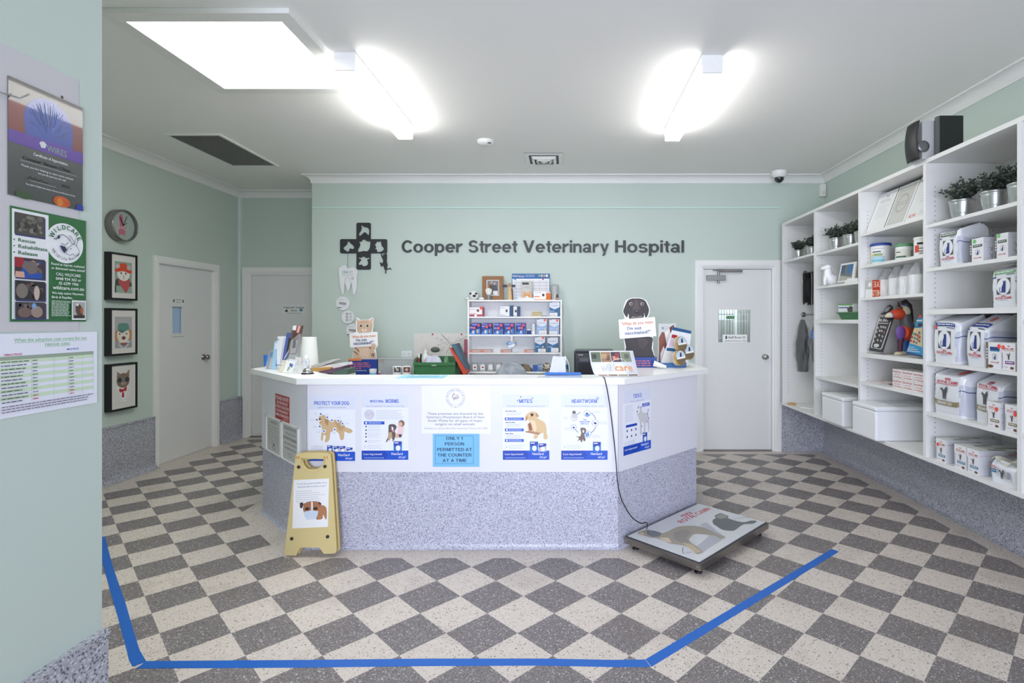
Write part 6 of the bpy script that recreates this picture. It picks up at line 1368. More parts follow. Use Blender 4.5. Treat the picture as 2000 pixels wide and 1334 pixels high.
MB().box(XB - .010, XB - .006, 2.873, 3.602, .885, 1.541, M(96, 96, 98)).build('dark_back_sheet', sv)  # darker grey sheet laid over the back of two lower tiers
for z, X in ((2.03, 2.68), (1.565, 2.66)):
    b = MB(); b.tube([(X, 5.978, z), (X, 5.235, z)], .009, STEEL, 12); b.build('hanging_rail', sv)
    MB().lathe((X, 5.979, z), [(.028, -.004), (.026, -.008), (.012, -.010), (.010, -.02)], STEEL, 20, 'y').build('rail_flange', sv)

# potted plants: three small clusters of the same artificial plant in ribbed tin pots
POT = M(196, 198, 198, rough=.28, metal=.9)
LF = [M(70, 82, 72, rough=.6), M(92, 104, 92, rough=.6), M(52, 64, 56, rough=.6), M(112, 118, 104, rough=.6)]
def plant(c, label, seed, r=.066, h=.125, fol=.13):
    t = thing('potted_plant', c, label, 'plant', 'plants in tin pots on the shelving')
    pr = [(r * .72, 0), (r * .74, .004)]
    for i in range(14): z = .01 + (h - .025) * i / 13; pr.append((r * (.75 + .20 * i / 13) + (.0022 if i % 2 and 3 < i < 12 else 0), z))
    pr += [(r * .97, h - .012), (r * 1.03, h - .006), (r * 1.0, h), (r * .94, h - .002), (r * .9, h - .02)]
    MB().lathe(c, pr, POT, 30).build('pot', t)
    MB().lathe((c[0], c[1], c[2] + h - .022), [(r * .9, 0), (r * .5, .004)], M(60, 52, 44, rough=.9), 20).build('soil', t)
    rnd = random.Random(seed); b = MB(); s_ = MB()
    for k in range(46):
        a = rnd.random() * 6.283; rr_ = r * 1.55 * rnd.random() ** .6; hh = fol * (.45 + .65 * rnd.random()) * (1 - .35 * rr_ / (r * 1.6))
        p0 = Vector((c[0] + r * .4 * math.cos(a), c[1] + r * .4 * math.sin(a), c[2] + h - .02)); p1 = Vector((c[0] + rr_ * math.cos(a), c[1] + rr_ * math.sin(a), c[2] + h + hh))
        pm = p0.lerp(p1, .5) + Vector((0, 0, .02)); s_.tube([p0, pm, p1], .0012, LF[2], 4)
        for j in range(13):
            f_ = .3 + .7 * j / 12; p = p0.lerp(pm, f_ * 2) if f_ < .5 else pm.lerp(p1, f_ * 2 - 1)
            d = Vector((rnd.uniform(-1, 1), rnd.uniform(-1, 1), rnd.uniform(-.3, 1))).normalized(); e = d.cross(Vector((rnd.uniform(-1, 1), rnd.uniform(-1, 1), 1))).normalized()
            L, w_ = rnd.uniform(.017, .029), rnd.uniform(.008, .013); q = p + d * .004
            b.add([q, q + d * L * .5 + e * w_, q + d * L, q + d * L * .5 - e * w_], [(0, 1, 2, 3)], LF[rnd.choice((0, 0, 1, 1, 2, 3))])
    s_.build('stem', t); b.build('foliage', t)
    return t
plant((2.54, 5.83, 2.1655), 'potted plant in a tin pot, leftmost on the far shelf beside the staff room door', 1, .052, .105, .10)
plant((2.57, 5.58, 2.1655), 'potted plant in a tin pot, second on the far shelf beside the staff room door', 2, .052, .105, .10)
plant((2.53, 5.00, 2.1525), 'potted plant in a tin pot, leftmost of three above the white dog statue', 3, .06, .12, .11)
plant((2.56, 4.80, 2.1525), 'potted plant in a tin pot, middle of three above the white dog statue', 4, .06, .12, .11)
plant((2.56, 4.62, 2.1525), 'potted plant in a tin pot, right of three, half hidden by the shelf divider', 5, .06, .12, .11)
plant((2.55, 3.435, 2.1445), 'potted plant in a tin pot, leftmost of three on the nearest top shelf', 6, .072, .13, .125)
plant((2.57, 3.20, 2.1445), 'potted plant in a tin pot, middle of three on the nearest top shelf', 7, .072, .13, .125)
plant((2.57, 3.00, 2.1445), 'potted plant in a tin pot, rightmost of three on the nearest top shelf', 8, .072, .13, .125)

# bay one: coiled leads, wrapped garments, papers
for k, (X, Y, m_, lb) in enumerate(((2.66, 5.88, BLACK, 'coil of black leads hanging from the upper rail in the narrow far bay'), (2.72, 5.78, M(60, 52, 50, rough=.4), 'second coil of dark leads behind the first on the upper rail'))):
    b = MB(); rnd = random.Random(k)
    for j in range(6):
        dx = (j - 2.5) * .017; rx, rz = .055 + rnd.uniform(-.006, .01), .165 + rnd.uniform(-.012, .012); yy = Y + rnd.uniform(-.02, .02)
        b.tube([Vector((X + dx + rx * math.sin(s_) * .5, yy + rx * math.sin(s_), 2.021 - rz + rz * math.cos(s_))) for s_ in [6.2832 * i / 26 for i in range(26)]], .006, m_, 8, True)
    tag(b.build('lead_coil'), lb, 'leads', 'coils of leads on the upper rail')
def garment(X, Y, zt__, L, w_, m_, label, stripe=None, seed=0):
    t = thing('wrapped_garment', (X, Y, zt__ - L), label, 'garment', 'garments in plastic on the lower rail'); rnd = random.Random(seed); ph = rnd.random() * 6
    def f(k, amp):
        def g(u_, v_):
            a = u_ * 6.2832; z = zt__ - .05 - (L - .05) * v_; ww = w_ * (.22 + .9 * math.sin(min(1, v_ * 1.7 + .08) * 1.57)) * (1 - .28 * max(0, v_ - .6) / .4) * k
            ww *= 1 + amp * math.sin(5 * a + 9 * v_ + ph) + amp * .6 * math.sin(9 * a - 14 * v_)
            return Vector((X + ww * math.cos(a) * .8, Y + ww * math.sin(a), z))
        return g
    b = MB(); b.grid(f(1, .10), 28, 16, m_, True); b.build('cloth', t)
    b = MB(); b.grid(f(1.22, .16), 30, 22, M(210, 212, 214, rough=.12, alpha=.16), False); b.build('plastic_cover', t)
    b = MB(); b.tube([(X, Y, zt__ - .06), (X, Y, zt__ - .012), (X + .012, Y, zt__ + .012), (X, Y, zt__ + .022), (X - .012, Y, zt__ + .01)], .003, STEEL, 6); b.build('hook', t)
    if stripe:
        b = MB(); b.grid(lambda u_, v_: f(1.04, .10)(u_, .25 + .2 * v_), 24, 4, stripe, True); b.build('band', t)
garment(2.60, 5.86, 1.56, .62, .072, M(34, 34, 38), 'long dark garment in clear plastic hanging on the lower rail', None, 1)
garment(2.67, 5.66, 1.56, .50, .075, M(84, 84, 88), 'shorter grey garment with a blue band in plastic, partly behind the divider', M(40, 120, 190), 5)
lumpy('brown_paper', 1538, 1556, .5775, .02, 5.84, .05, M(196, 164, 110, rough=.8), 'crumpled brown paper on the bottom board of the far bay', 'paper', 3)
tag(MB().prism([(2.50, 5.80, .5785), (2.47, 5.62, .5785), (2.56, 5.50, .5785), (2.68, 5.62, .5785), (2.62, 5.84, .5785)], (0, 0, .012), M(232, 232, 228)).build('white_cloth'), 'folded white cloth lying beside the brown paper on the bottom board', 'cloth')

# bay two: dog statue, photo frame, papers, green tray with leaflets, foam box
c = Vector((2.53, 5.0, 1.8285)); DW = M(236, 236, 236, rough=.3)
t = thing('dog_statue', c, 'white ceramic seated dog statue on the shelf beside a small photo frame', 'statue')
b = MB()
kx = 5.0 / F
P = lambda x, y, d=0: W(x, y, 5.0 + d)
b.tube([P(1630, 549), P(1624, 546), P(1618, 540), P(1617, 530), P(1618.5, 523)], [.05, .062, .052, .036, .026], DW, 16)
b.ball(P(1617, 522.5), (.034, .032, .028), DW, 18, 12); b.tube([P(1614, 522.5), P(1608, 524), P(1603.5, 524.5)], [.024, .016, .011], DW, 12)
for dy in (-.022, .02): b.tube([P(1613.5, 540, dy), P(1611.5, 548, dy), P(1611, 555.5, dy), P(1608.5, 556, dy)], [.022, .016, .015, .012], DW, 12)
b.ball(P(1628, 551), (.058, .05, .028), DW, 16, 10); b.v = [Vector((p.x, p.y, max(p.z, c.z))) for p in b.v]; b.build('body', t)
MB().tube([P(1619, 520), P(1621.5, 526), P(1621, 532)], [.010, .017, .008], DW, 10).build('ear', t)
lean_n = Vector((-1, 0, .38)).normalized()
def lean(name, px, z0, X0, m, label, cat, th=.012, prints=None, group=None, n=None, kl=.38):
    """board standing on a shelf at z0, foot at X0, leaning back to the wall; px = outline in photo pixels"""
    n = Vector((-1, 0, kl)).normalized(); o = Vector((X0, 0, z0))
    pts = [hit(x, y, o, n) for x, y in px]; pts = [p if p.z >= z0 else p + Vector((0, 0, z0 - p.z)) for p in pts]
    t = thing(name, (X0, sum(p.y for p in pts) / len(pts), z0), label, cat, group)
    MB().prism([p for p in pts][::-1], -n * th if False else Vector((th, 0, 0)), m).build('board', t)
    if prints:
        b = MB()
        for k, (pp, mm) in enumerate(prints):
            b.add([hit(x, y, o, n) + n * (.0006 + .0002 * k) for x, y in pp], [list(range(len(pp)))[::-1]], mm)
        b.build('print', t)
    return t
K1 = lambda p: zz(p, 5.13, 1520, 380)
lean('photo_frame', K1([(595, 884), (630, 695), (780, 672), (752, 862)]), 1.8285, 2.47, M(232, 232, 232), 'small white photo frame with a blue beach photo beside the dog statue', 'photo frame', prints=[(K1([(608, 868), (640, 712), (757, 692), (735, 848)]), M(110, 116, 112)), (K1([(625, 790), (640, 712), (680, 706), (660, 800)]), M(70, 96, 120)), (K1([(690, 780), (705, 702), (757, 692), (745, 760), (700, 810)]), M(60, 110, 160)), (K1([(608, 868), (618, 815), (735, 825), (735, 848)]), M(170, 168, 160))])
tag(MB().prism([(2.46, 4.72, 1.829), (2.46, 4.50, 1.829), (2.46, 4.50, 1.86), (2.46, 4.66, 1.868)], (.2, 0, 0), M(228, 228, 228)).build('paper_stack'), 'stack of white papers beside the small photo frame', 'papers')
gt = thing('green_tray', (2.56, 4.72, 1.5075), 'green plastic tray holding leaflets on the third shelf of the second bay', 'tray')
ya_, yb_ = 2.47 * F / (1637 - CX), 4.47
b = MB(); b.hexa([(2.49, ya_ - .02, 1.508), (2.75, ya_ - .02, 1.508), (2.75, yb_, 1.508), (2.49, yb_, 1.508), (2.47, ya_, 1.563), (2.77, ya_, 1.563), (2.77, yb_, 1.563), (2.47, yb_, 1.563)], GTR); b.box(2.46, 2.78, yb_, ya_ + .01, 1.563, 1.575, GTR); b.build('body', gt)
lean('leaflet_stack', K1([(605, 1186), (600, 1098), (750, 1095), (750, 1186)]), 1.5755, 2.50, M(226, 228, 230), 'green and white leaflets standing in the green tray on the shelving', 'leaflet', .05, [(K1([(606, 1112), (600, 1098), (748, 1095), (745, 1112)]), M(90, 160, 90)), (K1([(606, 1140), (606, 1128), (700, 1126), (700, 1138)]), M(60, 90, 150)), (K1([(700, 1180), (690, 1140), (725, 1115), (748, 1125), (746, 1180)]), M(70, 64, 60))], kl=.05)
tag(MB().box(2.60, 2.84, 4.47, 4.84, 1.655, 1.672, SH).build('white_panel'), 'thin white board lying over the leaflets above the green tray', 'board') if False else None
FOAM = M(232, 234, 236, rough=.6)
def foam(name, x0, x1, y0, y1, z1, label, g):
    t = thing(name, ((x0 + x1) / 2, (y0 + y1) / 2, .5775), label, 'box', g)
    MB().box(x0, x1, y0, y1, .5775, z1 - .035, FOAM).build('body', t, bevel=.012); MB().box(x0 - .002, x1 + .002, y0 - .002, y1 + .002, z1 - .034, z1, FOAM).build('lid', t, bevel=.010)
    MB().box((x0 + x1) / 2 - .08, (x0 + x1) / 2 + .08, (y0 + y1) / 2 - .04, (y0 + y1) / 2 + .04, z1 - .001, z1 + .003, FOAM).build('lid_mark', t, bevel=.001)
foam('foam_box', 2.385, 2.80, 4.60, 4.975, .833, 'smaller white foam box on the bottom board below the empty shelf', 'white foam boxes on the bottom board')
foam('foam_box', 2.360, 2.86, 4.065, 4.400, .839, 'larger white foam box on the bottom board below the red and white cartons', 'white foam boxes on the bottom board')

# bay three: certificates
for k, (ya_, yb_, sheet_, lb, cat_n) in enumerate(((4.155, 4.400, M(226, 226, 226), 'leftmost of three framed certificates leaning on the top shelf', 0), (3.905, 4.145, M(196, 196, 190), 'middle framed certificate, grey with a pale seal, on the top shelf', 1), (3.645, 3.895, M(222, 224, 224), 'rightmost framed certificate with red lettering, cut off by the divider', 2))):
    zb, zt2, X0, X1 = 2.2135, 2.535, 2.47, 2.595
    if k == 2: zt2, X1 = 2.545, 2.60
    t = thing('certificate_frame', (X0, (ya_ + yb_) / 2, zb), lb, 'certificate', 'framed certificates on the top shelf')
    U, V = Vector((0, ya_ - yb_, 0)), Vector((X0 - X1, 0, zb - zt2))
    q = Art(Vector((X1, yb_, zt2)), U, V, 0, 0, 100, 135); MB.prism(q, [q.P(0, 0, 0), q.P(100, 0, 0), q.P(100, 135, 0), q.P(0, 135, 0)], Vector((.014, 0, 0)), M(234, 234, 234)); q.build('frame', t)
    if k == 0: MB().prism([q.P(100, 0, .0), q.P(100, 135, .0), q.P(102.5, 135, .0), q.P(102.5, 0, .0)][::-1], (.014, 0, 0), BLACK).build('edge', t)
    q = Art(Vector((X1, yb_, zt2)), U, V, 0, 0, 100, 135); q.k = 4; q.rect(6, 5, 94, 129, sheet_)
    if k == 0: q.ell(50, 16, 4, 3, GREYT); q.ell(58, 16, 3, 3, GREYT); q.lines(20, 80, 26, 34, 3, 1.2, GREYT, .2); q.lines(20, 86, 46, 88, 9, .9, M(176, 178, 182), .3)
    if k == 1: q.ring(50, 62, 24, 30, M(176, 176, 170)); q.lines(22, 80, 20, 32, 2, 1.2, GREYT, .2); q.lines(26, 78, 58, 66, 2, 1.6, M(130, 130, 126), .1); q.frame(12, 11, 88, 122, .8, M(170, 170, 164))
    if k == 2: q.txt('NOW', 10, 40, 124, 10, M(206, 84, 60), .02, .1); q.rect(8, 6, 28, 16, M(206, 84, 60)); q.lines(36, 90, 26, 80, 7, 1.2, GREYT, .2); q.lines(55, 90, 110, 120, 3, 1, GREYT)
    q.build('certificate', t)
def tub(X, Y, z, r, h, lid, lh, label, bands, taper=.9, g='tubs on the third bay shelf', nm='treatment_tub'):
    t = thing(nm, (X, Y, z), label, 'tub', g)
    MB().lathe((X, Y, z), [(r * taper * .98, 0), (r * taper, .004), (r, h - lh)], M(232, 232, 230, rough=.4), 32).build('body', t)
    MB().lathe((X, Y, z + h - lh), [(r * 1.06, 0), (r * 1.07, .003), (r * 1.07, lh - .004), (r * 1.0, lh)], lid, 32).build('lid', t)
    b = MB()
    for z0, z1, a0, a1, m_ in bands:
        for i in range(10):
            p, q = math.radians(a0 + (a1 - a0) * i / 10), math.radians(a0 + (a1 - a0) * (i + 1) / 10)
            rr_ = lambda zz_: r * (taper + (1 - taper) * zz_ / (h - lh)) + .0008 + .0001 * len(b.v) / 400
            b.add([(X + rr_(z0) * math.cos(p), Y + rr_(z0) * math.sin(p), z + z0), (X + rr_(z0) * math.cos(q), Y + rr_(z0) * math.sin(q), z + z0), (X + rr_(z1) * math.cos(q), Y + rr_(z1) * math.sin(q), z + z1), (X + rr_(z1) * math.cos(p), Y + rr_(z1) * math.sin(p), z + z1)], [(0, 1, 2, 3)], m_)
    if bands: b.build('label', t)
tub(2.555, 4.33, 1.9515, .072, .172, M(36, 70, 150), .022, 'white bucket with a dark blue lid on the second shelf of the third bay', [(.02, .045, 170, 262, M(130, 196, 216)), (.05, .066, 170, 262, M(170, 206, 216)), (.068, .088, 195, 250, M(150, 170, 120)), (.070, .086, 175, 192, M(226, 200, 90)), (.098, .106, 185, 240, M(40, 44, 60)), (.125, .128, 180, 262, GREYT)])
tub(2.56, 4.04, 1.9515, .057, .128, M(92, 148, 104), .024, 'white jar with a green lid, right of the blue-lidded bucket', [(.02, .085, 170, 330, M(214, 214, 202)), (.022, .034, 175, 250, M(40, 96, 76)), (.06, .066, 175, 215, BLACK), (.03, .075, 285, 310, M(150, 150, 144))], 1.0)
tub(2.53, 3.79, 1.9515, .050, .14, M(226, 226, 224), .018, 'white jar with red and black print beside the divider', [(.03, .08, 180, 215, M(206, 70, 50)), (.085, .1, 200, 260, BLACK), (.02, .024, 215, 260, BLACK), (.035, .04, 215, 265, BLACK), (.055, .06, 215, 262, BLACK)], 1.0)
# small red boxes stacked upside down
for k in range(2):
    z0 = 1.6878 + k * .070
    t = thing('eye_wash_box', (2.52, 4.40, z0), ('lower red and white small carton, upside down, on the third bay shelf', 'upper red and grey small carton, upside down, on the third bay shelf')[k], 'box', 'small upside-down red cartons')
    MB().box(2.47, 2.565, 4.30, 4.400, z0, z0 + .0685, (M(226, 226, 224), M(186, 186, 178))[k]).build('carton', t)
    q = Art((2.565, 4.2995, z0), (-.095, 0, 0), (0, 0, .0685), 0, 0, 95, 68); q.N = Vector((0, -1, 0)); 
    q.poly([(0, 0), (0, 68), (95, 68), (95, 0)], M(196, 58, 36)); q.txt(('SHIELD', 'EYE')[k], 14, (96, 88)[k], 56, 44, M(226, 206, 170), .03); q.build('front_print', t)
    b = MB(); b.add([(2.4694, 4.385 - .03, z0 + .018), (2.4694, 4.385 - .07, z0 + .018), (2.4694, 4.385 - .07, z0 + .05), (2.4694, 4.385 - .03, z0 + .05)], [(0, 1, 2, 3)], (BLACK if k == 0 else PAPER)); b.build('side_mark', t) if k else None
for k, (x, Yr) in enumerate(((1731, 4.30), (1750, 4.14), (1771, 3.97), (1791, 3.81))):
    X = (x - CX) * Yr / F; t = thing('tissue_roll', (X, Yr, 1.6878), 'white paper roll in clear plastic, %s of four beside the red cartons' % ('leftmost', 'second', 'third', 'rightmost')[k], 'paper roll', 'white rolls in plastic')
    MB().lathe((X, Yr, 1.6878), [(.046, 0), (.048, .004), (.048, .136), (.044, .14)], M(238, 238, 238, rough=.8), 28).build('roll', t)
    rnd = random.Random(k)
    def wr(u_, v_, X=X, Yr=Yr, k=k):
        a = u_ * 6.2832; kk = .054 * (1 - .0 * v_) if v_ < .6 else .054 * (1 - (v_ - .6) * 1.5)
        kk *= 1 + .10 * math.sin(4 * a + k) + .07 * math.sin(9 * a + 8 * v_)
        return Vector((X + kk * math.cos(a) + .03 * max(0, v_ - .6), Yr + kk * math.sin(a), min(1.6885 + .23 * v_, 1.925)))
    MB().grid(wr, 26, 12, M(226, 228, 230, rough=.15, alpha=.3), False).build('plastic_wrap', t)
# display boards and the painted horse
K6 = lambda p: zz(p, 11.117, 1690, 580)
WL_ = M(214, 214, 212)
pr = [(K6([(128, 1100), (130, 1060), (290, 470), (330, 380), (345, 385), (305, 480), (148, 1060), (150, 1098), (330, 1125), (350, 1100), (545, 545), (556, 550), (366, 1110), (335, 1140)]), WL_)]
for x, y in ((275, 672), (345, 650), (393, 655), (437, 665), (250, 757), (316, 735), (362, 740), (222, 862), (310, 835), (380, 858), (192, 965), (275, 940), (350, 955)): pr.append((K6([(x - 24, y), (x, y - 34), (x + 24, y), (x, y + 34)]), M(176, 170, 166)))
pr.append((K6([(405, 770), (428, 740), (432, 780), (410, 800)]), M(206, 120, 110))); pr.append((K6([(190, 1050), (215, 1020), (280, 1020), (312, 1045), (300, 1085), (240, 1100), (200, 1085)]), M(196, 198, 198)))
pr.append((K6([(290, 565), (510, 570), (510, 585), (290, 580)]), WL_)); pr.append((K6([(420, 320), (440, 270), (500, 220), (560, 215), (520, 290), (470, 330)]), M(170, 170, 168)))
t = lean('collar_charm_display', K6([(80, 1165), (290, 440), (350, 350), (400, 340), (420, 270), (490, 195), (530, 170), (590, 215), (580, 280), (540, 330), (600, 470), (370, 1208)]), 1.2335, 2.47, M(44, 44, 46), 'black display board of small tag charms leaning on the shelf beside the painted horse', 'display board', .006, pr)
o_, n_ = Vector((2.47, 0, 1.2335)), Vector((-1, 0, .38)).normalized()
def leantext(st, xa, xb, yb_, cap, m, slope, bold=.02):
    vs, fs, a_, b_ = stroke_text(st) if all(ch in GL for ch in st) else text_geo(st, .01); b = MB()
    pts = []
    for x, y in vs:
        X = xa + (xb - xa) * (x - a_) / (b_ - a_); pts.append(hit(X + y / CAP * cap * .25, yb_ + (X - xa) * slope - y / CAP * cap, o_, n_) + n_ * .006)
    b.add(pts, fs, m); return b
x0 = K6([(310, 540)])[0]; leantext('BLING', x0[0], x0[0] + 17, x0[1], 5.4, WL_, .02).build('title', t)
x0 = K6([(350, 445)])[0]; leantext('BE', x0[0], x0[0] + 6.5, x0[1], 5.2, WL_, .02).build('title', t)
prb = [(K6([(1080, 660), (1205, 665), (1205, 640), (1085, 640)]), M(40, 90, 140)), (K6([(1062, 680), (1240, 660), (1240, 1090), (965, 1000)]), M(206, 190, 150)), (K6([(1140, 600), (1160, 570), (1240, 570), (1240, 640), (1150, 640)]), M(60, 56, 56)), (K6([(1120, 500), (1240, 495), (1240, 530), (1115, 530)]), WL_)]
for i, (x, y) in enumerate(((1055, 800), (1100, 815), (1147, 840), (1023, 875), (1080, 895), (1135, 915), (1000, 955), (1062, 975), (1118, 1000), (1180, 780), (1185, 880), (1180, 960))): prb.append((K6([(x + 24 * math.cos(s_), y + 32 * math.sin(s_)) for s_ in [6.28 * j / 12 for j in range(12)]]), (M(90, 140, 120), M(100, 100, 110), M(176, 70, 60), M(150, 70, 90))[i % 4]))
prb += [(K6([(890, 1225), (905, 1190), (1240, 1270), (1240, 1310)]), M(20, 60, 110)), (K6([(950, 1085), (1080, 1095), (1078, 1110), (950, 1100)]), WL_), (K6([(925, 1125), (1150, 1140), (1148, 1155), (925, 1140)]), WL_), (K6([(920, 1165), (1190, 1190), (1190, 1205), (920, 1180)]), WL_)]
prb.append((K6([(1170, 440), (1190, 400), (1240, 390), (1240, 450), (1180, 460)]), DOT))
lean('collar_charm_display', K6([(885, 1230), (890, 1215), (1060, 680), (1110, 510), (1160, 420), (1205, 390), (1250, 385), (1250, 1310)]), 1.2335, 2.47, M(46, 140, 190), 'blue and cream display board of round tags beside the divider', 'display board', .006, prb)
YH = 4.10
hp_ = lambda x, y, d=0: W(*K6([(x, y)])[0], YH + d)
t = thing('painted_horse', Vector((hp_(800, 0).x, YH, 1.2335)), 'brightly painted folk art animal with an orange snout, purple chest and blue leg', 'ornament')
OG, CRM, PUR, DGY = M(196, 70, 36, rough=.5), M(206, 196, 168, rough=.5), M(110, 76, 150, rough=.6), M(84, 86, 88, rough=.5)
MB().tube([hp_(800, 770, -.02), hp_(900, 780), hp_(1080, 790, .06)], [.052, .058, .05], OG, 20).build('body', t)
b = MB(); b.T = Matrix.Translation(hp_(763, 778, -.035)); b.ball((0, 0, 0), (.036, .018, .055), PUR, 24, 14); b.build('chest', t)
MB().tube([hp_(920, 680), hp_(880, 560), hp_(860, 440), hp_(850, 370)], [.050, .044, .040, .036], DGY, 18).build('neck', t)
MB().ball(hp_(845, 320), (.042, .040, .048), CRM, 22, 14).build('head', t)
b = MB(); b.tube([hp_(800, 345), hp_(740, 370), hp_(620, 385), hp_(560, 405)], [.040, .046, .036, .030], OG, 18); b.build('snout', t)
MB().tube([hp_(562, 404), hp_(545, 408)], [.0305, .029], M(70, 100, 160), 18).build('snout_band', t)
MB().tube([hp_(545, 408), hp_(480, 420), hp_(430, 425)], [.028, .022, .008], CRM, 16).build('muzzle', t)
b = MB(); b.prism([hp_(440, 458, -.03), hp_(630, 448, -.035), hp_(600, 520, -.02), hp_(560, 490, -.02)][::-1], (0, .05, 0), BLACK); b.build('mouth', t)
MB().ball(hp_(790, 238, -.036), (.010, .008, .007), BLACK, 12, 8).build('eye', t)
for (x, y, m_) in ((720, 150, M(70, 34, 44)), (860, 140, M(50, 100, 160))): MB().tube([hp_(x + 10, y + 70), hp_(x - 2 if x < 800 else x + 32, y - 50)], [.016, .002], m_, 10).build('ear', t)
MB().tube([hp_(780, 130, .01), hp_(860, 110, .01), hp_(940, 190, .01), hp_(975, 330, .01), hp_(985, 480, .015), hp_(1000, 620, .02)], [.012, .022, .024, .02, .02, .012], M(40, 32, 34), 12).build('mane', t)
for x, m_, d in ((755, M(72, 30, 52), -.02), (878, M(40, 90, 156), .03), (1000, M(110, 76, 150), .08)):
    MB().tube([hp_(x + 20, 880, d), hp_(x + 5, 1000, d), hp_(x, 1180, d)], [.026, .020, .018], m_, 14).build('leg', t)
    c_ = hp_(x - 30, 1200, d); b = MB(); b.ball((c_.x, c_.y, 1.2335 + .012), (.034, .02, .016), CRM, 16, 8); b.v = [Vector((p.x, p.y, max(p.z, 1.2335))) for p in b.v]; b.build('foot', t)

# red and white test cartons, flat packets
for k in range(2):
    for j, (y0, y1) in enumerate(((3.89, 4.005), (3.770, 3.885), (3.650, 3.765))):
        z0 = .9975 + k * .0705
        t = thing('test_carton', (2.51, (y0 + y1) / 2, z0), 'white carton with red lettering, %s row, %s of three, above the large foam box' % (('lower', 'upper')[k], ('left', 'middle', 'right')[j]), 'box', 'red-lettered test cartons')
        MB().box(2.452, 2.60, y0, y1, z0, z0 + .0695, M(226, 222, 220)).build('carton', t)
        q = Art((2.4515, y1, z0 + .0695), (0, y0 - y1, 0), (0, 0, -.0695), 0, 0, 100, 60); RD = M(186, 60, 60)
        q.txt('BlockWatch', 8, 92, 20, 11, RD, .012); q.txt('test strips', 20, 80, 35, 7, RD, .005); q.txt('For Test Results', 12, 90, 52, 9, RD, .012); q.build('front_print', t)
for i, (dx, dy, m_) in enumerate(((0, 0, M(214, 204, 200)), (.05, -.1, M(206, 196, 190)), (.02, -.17, M(196, 180, 176)))):
    tag(MB().prism([(2.49 + dx, 4.36 + dy, .9975 + i * .008), (2.49 + dx, 4.22 + dy, .9975 + i * .008), (2.70 + dx, 4.20 + dy, .9975 + i * .008), (2.70 + dx, 4.37 + dy, .9975 + i * .008)], (0, 0, .007), m_).build('flat_packet'), ('lowest of three flat clear packets left of the test cartons', 'middle of three flat packets left of the test cartons', 'top flat packet left of the test cartons')[i], 'packet', 'flat packets')

# ------------------------------------------------------------------ pet food on the nearest bay
CATB, CATG, GOLD, RC = M(34, 56, 130), M(80, 80, 82), M(140, 128, 96), M(190, 44, 54)
BAGW = M(222, 224, 228, rough=.22, coat=.3)
def crown(q, cx, cy, s, m):
    for i in (-2, -1, 0, 1, 2): q.ell(cx + i * 2.4 * s, cy - (1.2 - .25 * abs(i)) * s, .8 * s, 1.6 * s, m, i * .25, 8, up=(i == -2))
    q.rect(cx - 5 * s, cy + 1 * s, cx + 5 * s, cy + 1.8 * s, m)
def sitcat(q, cx, cy, s, m):
    q.poly([(cx - 4 * s, cy + 10 * s), (cx - 3.5 * s, cy + 2 * s), (cx - 1 * s, cy - 4 * s), (cx - 1.5 * s, cy - 9 * s), (cx + 0 * s, cy - 7.5 * s), (cx + 1.6 * s, cy - 7.5 * s), (cx + 3 * s, cy - 9 * s), (cx + 3.4 * s, cy - 3 * s), (cx + 3.4 * s, cy + 10 * s)], m)
    q.line([(cx - 3.5 * s, cy + 9.4 * s), (cx - 7.5 * s, cy + 9 * s), (cx - 8 * s, cy + 4 * s), (cx - 7 * s, cy + 1.5 * s)], 1.2 * s, m)
def standcat(q, cx, cy, s, m):
    q.poly([(cx - 2 * s, cy + 9 * s), (cx - 3 * s, cy), (cx - 4.5 * s, cy - 3 * s), (cx - 7 * s, cy - 4 * s), (cx - 6.5 * s, cy - 7 * s), (cx - 3 * s, cy - 6 * s), (cx - 1 * s, cy - 3 * s), (cx + 1 * s, cy - 7 * s), (cx + 4 * s, cy - 10 * s), (cx + 5 * s, cy - 4 * s), (cx + 3.5 * s, cy + 2 * s), (cx + 3 * s, cy + 9 * s), (cx + 1 * s, cy + 9 * s), (cx + .6 * s, cy + 4 * s), (cx - .4 * s, cy + 9 * s)], m)
def face_x(X, y_far, y_near, z0, z1, dw, dh): return Art((X, y_far, z1), (0, y_near - y_far, 0), (0, 0, z0 - z1), 0, 0, dw, dh)
